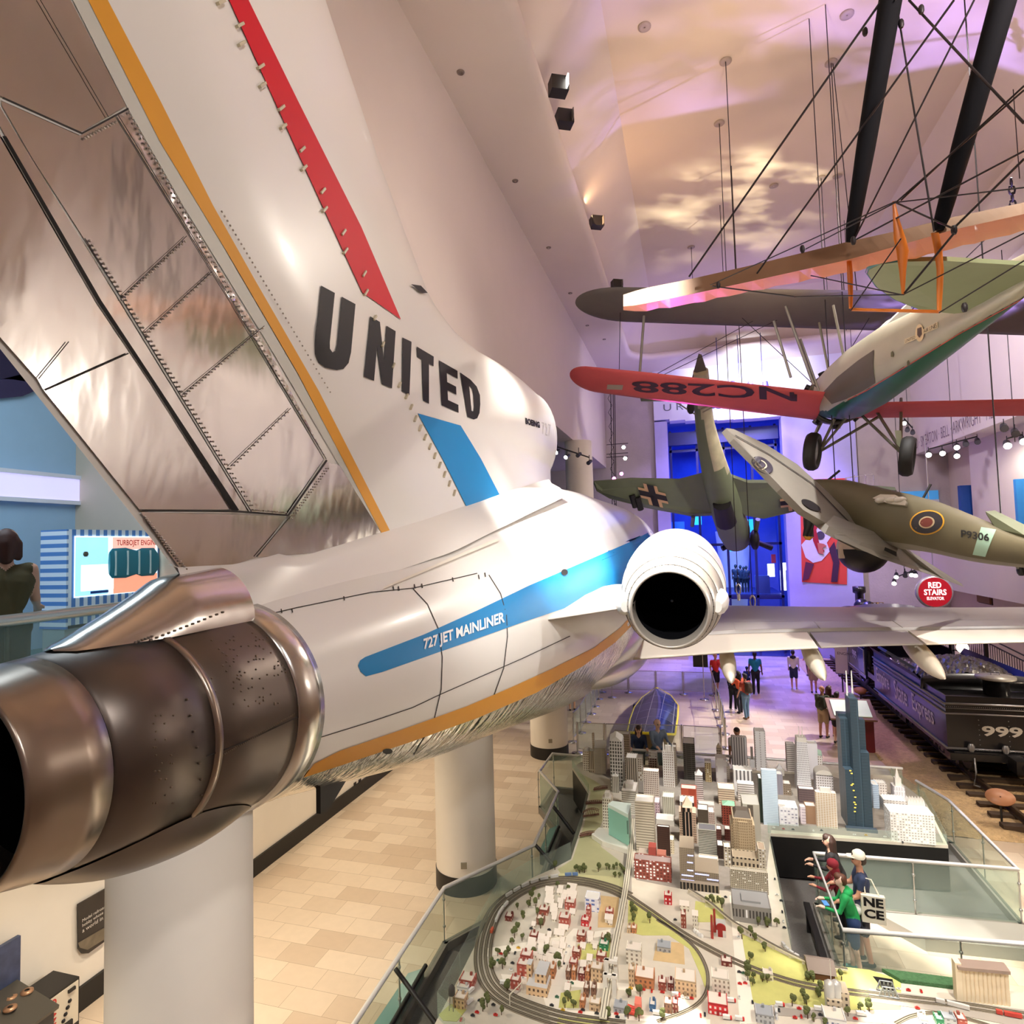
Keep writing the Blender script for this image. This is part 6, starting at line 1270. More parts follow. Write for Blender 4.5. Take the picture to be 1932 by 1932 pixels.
for i in (-1, 1): x = X0+w*1.5+i*.05; MB().tube([(x, Y0+d*1.4, zt), (x, Y0+d*1.4, zt+.25), (x, Y0+d*1.4, zt+.52)], .022, 6, 0, True, .01).build('antenna', roofw, t)
MB().bb(X0+w*1.2, X0+w*1.8, Y0+d*.8, Y0+d*1.6, zt, zt+.05).build('roof_plant', cm((80, 96, 116), .4), t)
yl = pmat('lit_window', lit((255, 220, 90)), .4, emit=lit((255, 214, 80)), estr=1.0, noise=0); rnd = random.Random(4)
for f, zz in ((.2, .44), (.25, .42), (.22, .33), (.3, .29), (.35, .24), (.3, .2), (.35, .185), (.32, .16), (.3, .13), (.28, .34)): MB().bb(X0+w*3*f*.9, X0+w*3*f*.9+.035, Y0-.003, Y0+.004, TZ_+H*zz, TZ_+H*zz+.02).build('lit_window', yl, t)
bld(1682, 1766, 1587, 1537, F((236, 232, 226), (176, 170, 160), .05, .05, .55, .5, .2), 'wide white office block at the right end of the table', yr=1521)
bld(1648, 1660, 1525, 1482, F((196, 214, 232), (150, 170, 196), 9, .04, 1, .4), 'pale blue glass block just right of the black tower', depth=.3); bld(1661, 1683, 1528, 1489, F((204, 196, 190), (130, 120, 114), .05, .06), 'beige-grey block behind the wide white office block', yr=1481)
bld(1688, 1709, 1515, 1486, F((238, 236, 240), (206, 202, 206), .05, .3, .5, .9), 'white stepped needle tower at the right end of the skyline', depth=.25, extra=lambda t, a, b, c, d, z: [MB().box(((a+b)/2, (c+d)/2, z+.09), ((b-a)*.55, (d-c)*.55, .18)).build('upper_block', roofw, t), MB().tube([((a+b)/2, (c+d)/2, z+.18), ((a+b)/2, (c+d)/2, z+.4)], .05, 6, 0, True, .004).build('needle', roofw, t)])
bld(1668, 1712, 1530, 1512, F((214, 210, 206), (150, 142, 138), .06, .06), 'low grey-white block in front of the needle tower', depth=.35)
t = thing('model_station', 'white ridged glass roof hall at the right end of the skyline', 'model building', ct(1730, 1522)); X0, X1, Y0, Y1, zt = dims(1713, 1746, 1523, 1516, depth=.3); MB().bb(X0, X1, Y0, Y1, TZ_, zt).build('walls', roofw, t)
for i in range(6): a = X0+(X1-X0)*i/6; MB().loft([[(a, y, zt), (a+(X1-X0)/6, y, zt), (a+(X1-X0)/12, y, zt+.1)] for y in (Y0, Y1)], 0, True, False).build('roof_ridge', roofw, t)
# bridges over the model river
brm = cm((112, 74, 60), .6)
for i, (x0, y0, x1, y1, lab) in enumerate(((1120, 1490, 1146, 1486, 'farthest'), (1105, 1516, 1140, 1514, 'second farthest'), (1100, 1540, 1130, 1536, 'nearest large red-brown truss'), (1094, 1577, 1122, 1572, 'nearest low'))):
    a, b = ct(x0, y0, .06), ct(x1, y1, .06); t = thing('model_bridge', lab+' little bridge over the model river', 'model bridge', a, 'river bridges'); n = 9
    MB().tube([a, b], .022, 6).build('deck', brm, t); m = MB(); hh = .14 if i == 2 else .05
    for s in (-.035, .035):
        o = Vector((0, s, 0)); pts = [a.lerp(b, k/n)+o+Vector((0, 0, hh*(1-abs(2*k/n-1)**2*.4))) for k in range(n+1)]
        m.tube(pts, .008, 5)
        for k in range(n): m.tube([a.lerp(b, k/n)+o, pts[k+1]], .006, 4)
    m.build('truss', brm, t)
# ---------------- small town houses
hcol = {'red': ((186, 92, 78), (226, 190, 176)), 'brick': ((160, 82, 66), (214, 180, 160)), 'orange': ((206, 138, 92), (120, 84, 62)), 'dark red': ((128, 54, 46), (200, 170, 150)), 'tan': ((222, 190, 150), (130, 104, 84)), 'brown': ((150, 110, 88), (96, 66, 54)), 'cream': ((240, 232, 214), (150, 136, 118)), 'green': ((52, 140, 96), (220, 230, 214)), 'bright red': ((204, 42, 48), (238, 220, 214)), 'white': ((244, 242, 240), (120, 128, 160)), 'grey': ((186, 188, 190), (120, 120, 124)), 'blue': ((70, 112, 154), (220, 226, 230))}
HL = []
def Z1(l, ox=900, oy=1640, s=6.617): return [(ox+a/s, ox+b/s, oy+c/s, oy+d/s, k) for a, b, c, d, k in l]
HL += Z1([(770, 880, 520, 565, 'brick'), (740, 830, 630, 690, 'brown'), (1078, 1200, 480, 552, 'red'), (1022, 1148, 620, 715, 'red'), (1300, 1392, 650, 706, 'bright red'), (1348, 1400, 570, 706, 'red'), (1600, 1696, 540, 600, 'red'), (1245, 1350, 840, 908, 'brick'), (655, 745, 840, 882, 'brick'), (1188, 1285, 1045, 1112, 'brick'), (1150, 1245, 1180, 1246, 'red'), (1108, 1165, 1285, 1380, 'brown'), (1178, 1232, 1280, 1382, 'orange'), (1262, 1342, 1318, 1392, 'dark red'), (1352, 1406, 1290, 1392, 'orange'), (1422, 1560, 1255, 1400, 'tan'), (500, 625, 1205, 1325, 'red'), (540, 670, 1090, 1185, 'red'), (822, 965, 1250, 1352, 'orange'), (415, 520, 1400, 1492, 'red'), (1330, 1392, 1500, 1592, 'brown'), (1426, 1482, 1500, 1592, 'brown'), (1282, 1342, 1655, 1732, 'orange'), (1402, 1532, 1690, 1762, 'tan'), (1098, 1150, 1505, 1562, 'cream'), (1527, 1635, 950, 1012, 'green'), (1490, 1605, 1095, 1146, 'brick'), (348, 432, 600, 642, 'dark red'), (1548, 1655, 870, 905, 'brown'), (1600, 1690, 625, 672, 'cream')])
for r in ((860, 950, [300, 345, 395, 445]), (1140, 1230, [262, 300, 340, 400]), (1050, 1110, [330, 395]), (630, 730, [935, 985, 1035]), (950, 1050, [905, 985, 1012]), (880, 990, [1062, 1130, 1190]), (1000, 1100, [850]), (880, 920, [870]), (1010, 1060, [285, 320, 440, 505]), (1160, 1210, [430, 580]), (930, 990, [500, 560, 600, 650]), (760, 830, [900, 950, 1010, 1080, 1140]), (840, 880, [930, 1010, 1090, 1160]), (1050, 1090, [940, 1010]), (1010, 1060, [1080, 1150, 1220]), (1380, 1430, [870, 930, 1160]), (1440, 1500, [960, 1010]), (1300, 1350, [1010, 1240]), (1640, 1690, [700]), (700, 750, [1100]), (690, 720, [730])):
    for y in r[2]: HL += Z1([(r[0]+random.uniform(-14, 14), r[1]+random.uniform(-10, 14), y-26, y, 'cream')])
HL += Z1([(335, 555, 830, 1035, 'cream'), (372, 455, 1130, 1370, 'tan'), (465, 750, 1250, 1372, 'orange'), (815, 935, 1325, 1422, 'brick'), (955, 1050, 1340, 1425, 'dark red'), (1070, 1385, 1300, 1482, 'tan'), (680, 775, 1660, 1740, 'blue'), (905, 1020, 1640, 1762, 'brown'), (1030, 1110, 1640, 1762, 'dark red'), (140, 330, 1700, 1750, 'grey'), (1568, 1865, 1650, 1775, 'bright red'), (1630, 1890, 1260, 1520, 'cream'), (1765, 1925, 1010, 1050, 'dark red'), (905, 1020, 10, 128, 'bright red'), (1160, 1235, 300, 482, 'brick'), (1340, 1415, 300, 520, 'cream'), (405, 485, 505, 560, 'orange'), (345, 400, 500, 560, 'tan'), (795, 1000, 790, 835, 'grey'), (1145, 1275, 150, 230, 'cream')], 1140, 1690, 7.98)
HL += Z1([(430, 650, 1270, 1345, 'grey'), (670, 700, 1240, 1320, 'white'), (1270, 1530, 1320, 1372, 'white'), (520, 640, 770, 832, 'cream')], 1360, 1720, 6.44)
HL += [(866, 891, 1852, 1863, 'red'), (855, 876, 1886, 1902, 'tan'), (862, 882, 1864, 1872, 'white'), (1738, 1752, 1926, 1936, 'white'), (1768, 1782, 1926, 1936, 'green'), (1782, 1806, 1924, 1936, 'grey'), (1808, 1826, 1926, 1938, 'red')]
cnt = {}
for x0, x1, yt, yb, k in sorted(HL, key=lambda h: (h[4], h[0])): cnt[k] = cnt.get(k, 0)+1
seen = {}; ORD = 'first second third fourth fifth sixth seventh eighth ninth tenth eleventh twelfth thirteenth fourteenth fifteenth sixteenth seventeenth eighteenth nineteenth twentieth'.split()
U9 = 'first second third fourth fifth sixth seventh eighth ninth'.split()
for tw, th_ in (('twenty', 'twentieth'), ('thirty', 'thirtieth'), ('forty', 'fortieth'), ('fifty', 'fiftieth'), ('sixty', 'sixtieth'), ('seventy', 'seventieth'), ('eighty', 'eightieth'), ('ninety', 'ninetieth')): ORD[(len(ORD) if tw != 'twenty' else 19):] = [th_]+[tw+'-'+q for q in U9]
def on_track(x, y):
    p = ct(x, y); return False
for x0, x1, yt, yb, k in sorted(HL, key=lambda h: (h[4], h[0])):
    seen[k] = seen.get(k, 0)+1; c = hcol[k]; wpx = x1-x0
    X0, X1, Y0, Y1, zt = dims(x0, x1, yb, yt, depth=None); Y1 = Y0+min(.5, max(.13, (X1-X0)*.95)); hgt = zt-TZ_
    mb = MB().bb(X0, X1, Y0, Y1, TZ_, zt); mb.mi[1] = 1; w = .01
    mb.bb(X0, X1, Y0-.004, Y0+w, zt, zt+.014, 2).bb(X0, X0+w, Y0, Y1, zt, zt+.012, 0).bb(X1-w, X1, Y0, Y1, zt, zt+.012, 0)
    rx = random.Random(int(x0*7+yb)); q = (X0+(X1-X0)*rx.uniform(.2, .7), Y0+(Y1-Y0)*.7)
    mb.bb(q[0], q[0]+.03, q[1], q[1]+.03, zt, zt+.035, 2)
    mb.bb(X0+(X1-X0)*.42, X0+(X1-X0)*.55, Y0-.008, Y0, TZ_, TZ_+min(.06, hgt*.5), 2)
    if k == 'cream' and wpx < 18:      # pitched roof cottage
        mb = MB().bb(X0, X1, Y0, Y1, TZ_, zt); mb.loft([[(X0-.01, Y0-.01, zt), (X0-.01, Y1+.01, zt), (X0-.01, (Y0+Y1)/2, zt+.05)], [(X1+.01, Y0-.01, zt), (X1+.01, Y1+.01, zt), (X1+.01, (Y0+Y1)/2, zt+.05)]], 1, True, False)
    nx = max(.035, (X1-X0)/max(2, round((X1-X0)/.06)))
    o = mb.build('model_house', [facade(c[0], c[1], round(nx, 3), .062, .42, .5), cm((226, 214, 200) if k not in ('grey',) else (160, 164, 168), .8), cm(tuple(int(v*.8) for v in c[0]), .7)])
    tag(o, '%s model %s, %s from the left of the %s ones' % (k, 'cottage' if (k == 'cream' and wpx < 18) else 'building', ORD[seen[k]-1] if cnt[k] > 1 else 'only', k) if cnt[k] > 1 else 'small %s model building, the only one of that colour' % k, 'model building', 'little town buildings')
# special small buildings
bld(1104, 1130, 1718, 1697, F((244, 244, 250), (110, 130, 190), .09, .06, .6, .5, .3), 'tall white apartment block with bluish windows inside the track loop', yr=1682, name='model_block')
t = thing('model_brewery', 'tan brewery with a tower and stepped roof at the front of the track loop', 'model building', ct(1012, 1876)); tn = F((230, 194, 150), (96, 74, 58), .06, .075, .45, .45)
for x0, x1, yb, yt, dp in ((993, 1032, 1876, 1862, .3), (1010, 1031, 1870, 1838, .32), (995, 1004, 1858, 1818, .14)): X0, X1, Y0, Y1, zt = dims(x0, x1, yb, yt, depth=dp); mb = MB().bb(X0, X1, Y0, Y1, TZ_, zt); mb.mi[1] = 1; mb.build('block', [tn, cm((206, 204, 202), .7)], t)
t = thing('model_substation', 'red arched-front powerhouse with grey roof and two red chimneys', 'model building', ct(1360, 1768)); X0, X1, Y0, Y1, zt = dims(1352, 1370, 1767, 1750, yr=1734)
mb = MB().bb(X0, X1, Y0, Y1, TZ_, zt); mb.mi[1] = 1; mb.build('hall', [F((160, 40, 34), (214, 206, 200), .12, .3, .4, .4), cm((186, 186, 180))], t)
m = MB(); m.loft([[((X0+X1)/2-(X1-X0)/2*math.cos(q), y, zt+.05*math.sin(q)) for q in [PI*i/8 for i in range(9)]] for y in (Y0-.006, Y0+.02)], 0, True, False); m.build('arched_gable', cm((160, 40, 34)), t)
for x, y in ((1349, 1758), (1344, 1770)): p = ct(x, y); MB().tube([p, p+Vector((0, 0, .34))], .022, 8, 0, True, .016).build('chimney', cm((170, 60, 50)), t)
t = thing('model_diner', 'red and white striped diner with ramps beside the grey shed', 'model building', ct(1195, 1912)); 
for i in range(3): a, b = ct(1184, 1898+i*5, .05), ct(1203, 1905+i*4, .03); MB().tube([a, b], .025, 6).build('ramp', cm((226, 80, 64)), t)
p = ct(1204, 1912); MB().bb(p.x-.04, p.x+.04, p.y-.03, p.y+.1, TZ_, TZ_+.14).build('pavilion', cm((240, 130, 110)), t)
t = thing('model_barn', 'brown barn with a grey gabled roof at the edge of the lawn', 'model building', ct(1550, 1845)); X0, X1, Y0, Y1, zt = dims(1534, 1576, 1848, 1836, depth=.34); bm_ = cm((104, 66, 42), .8)
MB().bb(X0, X1, Y0, Y1, TZ_, zt).build('walls', bm_, t); ym = (Y0+Y1)/2; MB().loft([[(X0-.06, Y0-.02, zt-.01), (X0-.06, ym, zt+.08), (X0-.06, Y1+.02, zt-.01)], [(X1+.02, Y0-.02, zt-.01), (X1+.02, ym, zt+.08), (X1+.02, Y1+.02, zt-.01)]], 0, True, False).build('roof', cm((126, 112, 102), .8), t)
t = thing('model_brewery', 'sandy stone brewery with two silver silos on the right lawn', 'model building', ct(1584, 1905)); sb = F((206, 190, 164), (70, 62, 56), .06, .08, .45, .5)
for x0, x1, yb, yt in ((1562, 1590, 1908, 1888), (1588, 1604, 1905, 1874)): X0, X1, Y0, Y1, zt = dims(x0, x1, yb, yt, depth=.22); mb = MB().bb(X0, X1, Y0, Y1, TZ_, zt); mb.build('block', sb, t)
for x in (1567, 1579): p = ct(x, 1900); MB().lathe([(.065, 0), (.065, .3), (.03, .33), (.005, .335)], p, k=16, cap=True).build('silo', cm((206, 204, 198), .35, .3), t)
p = ct(1570, 1893); MB().tube([p, p+Vector((0, 0, .55))], .012, 5, 0, True, .003).build('mast', cm((236, 232, 220)), t)
t = thing('model_grain_elevator', 'row of tall cream grain silos beside the right-hand tracks', 'model building', ct(1860, 1890)); A, B = ct(1811, 1892), ct(1910, 1902); gsm = cm((240, 222, 190), .7); n = 12; dv = (B-A)/n
for i in range(n): c = A+dv*(i+.5); hh = .42; MB().lathe([(dv.length*.52, 0), (dv.length*.52, hh)], c+Vector((0, .05, 0)), k=14, cap=True).build('silo', gsm, t)
MB().prism([(A.x, A.y-.02), (B.x, B.y-.02), (B.x, B.y+.16), (A.x, A.y+.16)], TZ_+.42, TZ_+.46).build('headhouse_roof', cm((150, 130, 118), .8), t); MB().prism([(A.x-.02, A.y+.02), (A.x+.05, A.y+.02), (A.x+.05, A.y+.14), (A.x-.02, A.y+.14)], TZ_, TZ_+.48).build('stair_tower', gsm, t)
t = thing('model_bridge', 'dark ravine railway bridge with a grey steel truss on the right of the layout', 'model bridge', ct(1672, 1872)); patch('ravine', [(1646, 1842), (1684, 1848), (1692, 1884), (1700, 1900), (1672, 1886), (1660, 1860)], black, .004)
a, b = ct(1656, 1872, .02), ct(1694, 1878, .02); m = MB()
for s in (-.06, .06):
    o = Vector((0, s, 0)); n = 5; tp_ = [a.lerp(b, k/n)+o+Vector((0, 0, .12 if 0 < k < n else 0)) for k in range(n+1)]; m.tube(tp_, .008, 5); m.tube([a+o, b+o], .01, 5)
    for k in range(1, n): m.tube([tp_[k], a.lerp(b, (k+.5)/n)+o], .006, 4); m.tube([tp_[k], a.lerp(b, (k-.5)/n)+o], .006, 4)
m.build('truss', cm((160, 164, 164), .4, .4), t)
patch('hedge_bank', [(1664, 1834), (1806, 1852), (1806, 1868), (1700, 1855)], pmat('hedge_green', lit((70, 110, 70)), .95, noise=.4, nscale=25, bump=.6, bscale=40), .05)
t = thing('model_water_tower', 'little black and white water tower near the table corner', 'model tower', ct(853, 1905)); p = ct(853, 1906)
MB().lathe([(.045, .2), (.045, .28), (.02, .32), (.003, .33)], p, k=14, cap=True).build('tank', cm((70, 66, 60)), t)
for i in range(4): a = PI/4+PI/2*i; MB().tube([p+Vector((.04*math.cos(a), .04*math.sin(a), 0)), p+Vector((.03*math.cos(a), .03*math.sin(a), .2))], .005, 4).build('leg', cm((80, 70, 60)), t)
t = thing('model_signal_gantry', 'pale signal gantry spanning the four tracks of the front loop', 'model signal', ct(962, 1890)); a, b = ct(962, 1898), ct(985, 1874)
for q in (a, b): MB().tube([q, q+Vector((0, 0, .14))], .008, 5).build('post', el, t)
MB().tube([a+Vector((0, 0, .14)), b+Vector((0, 0, .14))], .009, 5).build('beam', el, t)
# trains
def train(label, pts, n, colr, h=.045, cat='model train'):
    q = smooth_path([ct(*p) for p in pts], 8); t = thing('model_train', label, cat, q[0]); m_ = cm(colr, .35, .2); step = (len(q)-1)/n
    for i in range(n):
        a, b = q[int(i*step)], q[int((i+.92)*step)]; d = (b-a); c = (a+b)/2; MB().box((c.x, c.y, TZ_+.018+h/2), (max(.05, d.length), .034, h), math.atan2(d.y, d.x)).build('carriage', m_, t)
train('silver passenger train on the outer track at the back of the loop', [(955, 1694), (985, 1676), (1020, 1662), (1058, 1655)], 6, (214, 212, 206)); train('blue-topped locomotive at the back of the loop, front of the silver train', [(1066, 1654), (1080, 1653), (1092, 1653)], 2, (120, 150, 196))
train('white passenger train on the inner track at the left of the loop', [(958, 1706), (945, 1722), (934, 1745)], 3, (240, 238, 232)); train('short orange train car by the small station, left of the loop', [(930, 1756), (926, 1764)], 1, (232, 110, 80))
train('three white and grey freight cars by the grain silos', [(1766, 1892), (1800, 1900), (1834, 1909)], 3, (222, 218, 212)); train('red engine with white wagons at the lower right edge', [(1880, 1914), (1904, 1919), (1932, 1924)], 3, (196, 70, 60))
train('silver commuter train leaving the short tunnel beside the grey station', [(1476, 1784), (1490, 1800), (1510, 1812)], 4, (206, 206, 204))
# trees
tfol = pmat('model_foliage', lit((92, 98, 56)), .95, noise=.3, nscale=20); ttr = cm((84, 62, 44), .9)
def treemesh(sd):
    r_ = random.Random(sd); m = MB(); m.tube([(0, 0, 0), (0, 0, .05)], .006, 5, 1)
    for i in range(6): m.ball((r_.uniform(-.022, .022), r_.uniform(-.022, .022), .05+r_.uniform(0, .05)), r_.uniform(.018, .03), 0, 6)
    me = m.build('model_tree', [tfol, ttr]); d = me.data; bpy.data.objects.remove(me); return d
TM = [treemesh(i) for i in range(4)]
TR = [(1047, 1641), (1087, 1646), (1094, 1648), (1103, 1647), (1129, 1645), (1144, 1641), (1150, 1642), (1158, 1641), (1164, 1640), (1172, 1642), (1176, 1646), (1160, 1656), (1168, 1657), (1178, 1650), (1052, 1675), (1075, 1675), (1001, 1700), (1006, 1688), (1017, 1697), (997, 1712), (1011, 1714), (977, 1716), (1014, 1728), (987, 1734), (975, 1758), (971, 1770), (966, 1784), (960, 1800), (953, 1812), (939, 1804), (948, 1828), (930, 1830), (1020, 1752), (985, 1776), (1011, 1792), (1033, 1792), (1055, 1828), (1032, 1796), (1057, 1804), (1150, 1767), (1066, 1902), (1082, 1902), (1072, 1890), (957, 1872), (919, 1900), (918, 1888), (911, 1908), (1147, 1925), (946, 1915), (1193, 1716), (1196, 1728), (1196, 1738), (1226, 1742), (1334, 1704), (1344, 1706), (1356, 1704), (1362, 1714), (1411, 1850), (1422, 1848), (1412, 1838), (1415, 1816), (1444, 1796), (1416, 1766), (1424, 1775), (1438, 1848), (1446, 1846), (1420, 1860), (1518, 1830), (1495, 1898), (1517, 1886), (1522, 1896), (1544, 1882), (1588, 1850), (1550, 1908), (1624, 1908), (1640, 1908), (1600, 1918), (1524, 1922), (1536, 1928), (1186, 1882), (1208, 1880), (1186, 1916), (1206, 1924), (1250, 1926), (1430, 1745), (1447, 1747), (1466, 1748), (1448, 1744), (1400, 1772), (1530, 1836), (1548, 1872)]
for i, (x, y) in enumerate(TR):
    p = ct(x, y); o = bpy.data.objects.new('model_tree', TM[i % 4]); C.objects.link(o); o.location = p; s = random.uniform(.8, 1.35); o.scale = (s, s, s*1.1); o.rotation_euler.z = random.uniform(0, 6)
    tag(o, 'tiny green model tree standing on the city layout', 'model tree', 'model trees')
# cars and lorries
def carmesh(c, L=.055, truck=False):
    m = MB(); m.bb(-L/2, L/2, -.012, .012, .004, .017).bb(-L*.25, L*.22, -.011, .011, .017, .027, 1)
    if truck: m = MB(); m.bb(-L/2, L*.28, -.017, .017, .01, .05, 1).bb(L*.3, L/2, -.015, .015, .008, .038).bb(-L*.45, L*.45, -.012, .012, 0.002, .012, 2)
    o = m.build('model_car', [cm(c, .35), cm((240, 238, 232) if truck else tuple(min(255, int(v*.75)) for v in c), .4), cm((40, 38, 36))]); d = o.data; bpy.data.objects.remove(o); return d
CC = {'white': (238, 236, 230), 'red': (206, 50, 44), 'dark': (54, 58, 62), 'green': (60, 110, 84), 'yellow': (228, 180, 60)}
CM = {k: carmesh(v) for k, v in CC.items()}; TK = {k: carmesh(v, .11, True) for k, v in CC.items()}
CARS = [(1003, 1752, 'dark'), (1036, 1756, 'dark'), (978, 1790, 'yellow'), (972, 1800, 'dark'), (945, 1801, 'red'), (940, 1814, 'green'), (967, 1819, 'dark'), (964, 1832, 'white'), (987, 1848, 'white'), (1068, 1800, 'white'), (1066, 1808, 'dark'), (1074, 1788, 'white'), (1072, 1858, 'red'), (1079, 1857, 'green'), (1114, 1753, 'red'), (1051, 1883, 'green'), (1041, 1899, 'dark'), (1062, 1908, 'yellow'), (1095, 1912, 'red'), (1126, 1914, 'dark'), (1100, 1906, 'dark'), (905, 1890, 'dark'), (931, 1898, 'dark'), (935, 1917, 'red'), (900, 1912, 'red'), (892, 1918, 'dark'), (870, 1926, 'red'), (1163, 1915, 'red'), (1165, 1921, 'dark'), (1180, 1922, 'white'), (1208, 1898, 'white'), (1214, 1868, 'red'), (1230, 1870, 'red'), (1250, 1872, 'red'), (1288, 1875, 'white'), (1278, 1876, 'red'), (1305, 1880, 'red'), (1297, 1885, 'white'), (1276, 1886, 'red'), (1330, 1916, 'dark'), (1322, 1918, 'red'), (1190, 1866, 'yellow'), (1369, 1694, 'dark'), (1274, 1737, 'dark'), (1394, 1770, 'white'), (1474, 1701, 'dark'), (1476, 1722, 'dark'), (1478, 1740, 'white'), (1480, 1752, 'dark'), (1508, 1905, 'red'), (1470, 1908, 'dark'), (1548, 1917, 'dark'), (1500, 1922, 'red'), (1512, 1920, 'red'), (1614, 1924, 'red'), (1696, 1868, 'white'), (1714, 1870, 'red'), (1738, 1872, 'red'), (1731, 1904, 'red'), (1420, 1893, 'dark'), (1395, 1836, 'dark'), (1403, 1838, 'green'), (1396, 1858, 'red'), (1406, 1857, 'red'), (1395, 1884, 'white'), (1478, 1565, 'red'), (1496, 1566, 'dark'), (1535, 1569, 'white'), (1612, 1576, 'white'), (1634, 1577, 'yellow'), (1670, 1580, 'white'), (1700, 1586, 'dark'), (1550, 1568, 'dark'), (1460, 1563, 'white'), (1448, 1700, 'dark'), (1462, 1660, 'dark'), (1466, 1690, 'white')]
for i, (x, y, k) in enumerate(CARS):
    p = ct(x, y); o = bpy.data.objects.new('model_car', CM[k]); C.objects.link(o); o.location = (p.x, p.y, p.z+.006); o.rotation_euler.z = random.choice([0, .05, PI/2, PI])
    tag(o, 'tiny %s model car on a street of the city layout' % k, 'model car', 'tiny %s model cars' % k)
for x, y, k, lab in ((1472, 1899, 'red', 'red-cabbed lorry with a white trailer by the right lawn'), (1545, 1907, 'white', 'long white lorry left of the sandy brewery'), (1625, 1917, 'white', 'white lorry right of the sandy brewery'), (1380, 1887, 'red', 'white lorry with a red cab beside the bright red building'), (1372, 1918, 'red', 'lorry with a red cab in front of the bright red building'), (1396, 1926, 'red', 'nearest red lorry at the bottom edge'), (951, 1858, 'dark', 'white lorry beside the front left red house'), (894, 1862, 'white', 'white lorry on the street left of the loop'), (887, 1893, 'white', 'long white bus on the street near the table corner'), (1240, 1914, 'red', 'red bus on the front street'), (1276, 1870, 'red', 'red fire engine before the tan gridded factory')):
    p = ct(x, y); o = bpy.data.objects.new('model_lorry', TK[k]); C.objects.link(o); o.location = (p.x, p.y, p.z+.006); o.rotation_euler.z = .08 if x > 930 else 1.2; tag(o, lab, 'model lorry', 'model lorries')
for i, (x, y) in enumerate(((1311, 1758), (1316, 1762), (1320, 1766), (1324, 1768))): p = ct(x, y); tag(MB().lathe([(.03, 0), (.03, .03), (.012, .05)], p, k=10, cap=True).build('model_tank', roofw), 'small white storage tank in the row by the diagonal tracks', 'model tank', 'white storage tanks')

# keep neighbouring model buildings apart: pull a front block's back wall clear of the block behind it
def kids(o): return [o]+[c for c in o.children]+[d for c in o.children for d in c.children]
def bbx(o):
    v = [q.co for k in kids(o) if k.type == 'MESH' for q in k.data.vertices]; return [min(q.x for q in v), max(q.x for q in v), min(q.y for q in v), max(q.y for q in v)]
BL = sorted([[bbx(o), o] for o in C.objects if o.parent is None and o.get('category') == 'model building'], key=lambda e: e[0][2])
def remap(o, ax_, f):
    for k in kids(o):
        if k.type == 'MESH':
            for q in k.data.vertices: q.co[ax_] = f(q.co[ax_])
for _ in range(3):
    for i in range(len(BL)):
        for j in range(i+1, len(BL)):
            a, b = BL[i][0], BL[j][0]
            dx = min(a[1], b[1])-max(a[0], b[0]); dy = min(a[3], b[3])-max(a[2], b[2])
            if dx < .003 or dy < .003: continue
            k = (b[2]-.004-a[2])/(a[3]-a[2])
            if k > .22: y0 = a[2]; remap(BL[i][1], 1, lambda v: y0+(v-y0)*k)
            elif dx < .45*min(a[1]-a[0], b[1]-b[0]):
                w, e = (BL[i][1], a) if a[1]-a[0] > b[1]-b[0] else (BL[j][1], b); k2 = (e[1]-e[0]-dx-.004)/(e[1]-e[0]); left = (e is a) == (a[0] < b[0])
                x0 = e[0] if left else e[1]; remap(w, 0, lambda v: x0+(v-x0)*k2)
            else: sh = a[3]+.004-b[2]; remap(BL[j][1], 1, lambda v: v+sh)
            BL[i][0], BL[j][0] = bbx(BL[i][1]), bbx(BL[j][1])
for e in BL:     # keep the back row on the table
    b, o = e
    if b[3] > YB-.01 and b[2] < YB-.08: y0, k = b[2], (YB-.012-b[2])/(b[3]-b[2]); remap(o, 1, lambda v: y0+(v-y0)*k); e[0] = bbx(o)
    elif b[3] > YB-.01: sh = YB-.1-b[2]; k = .085/(b[3]-b[2]); y0 = b[2]; remap(o, 1, lambda v: y0+sh+(v-y0)*k); e[0] = bbx(o)
BXS = [b for b, o in BL]
for o in [q for q in C.objects if q.parent is None and q.get('category') in ('model car', 'model tree', 'model lorry')]:   # and cars and trees out of the walls
    for b in BXS:
        p = o.location; m_ = .03
        if b[0]-m_ < p.x < b[1]+m_ and b[2]-m_ < p.y < b[3]+m_:
            p.y = b[2]-m_-.005
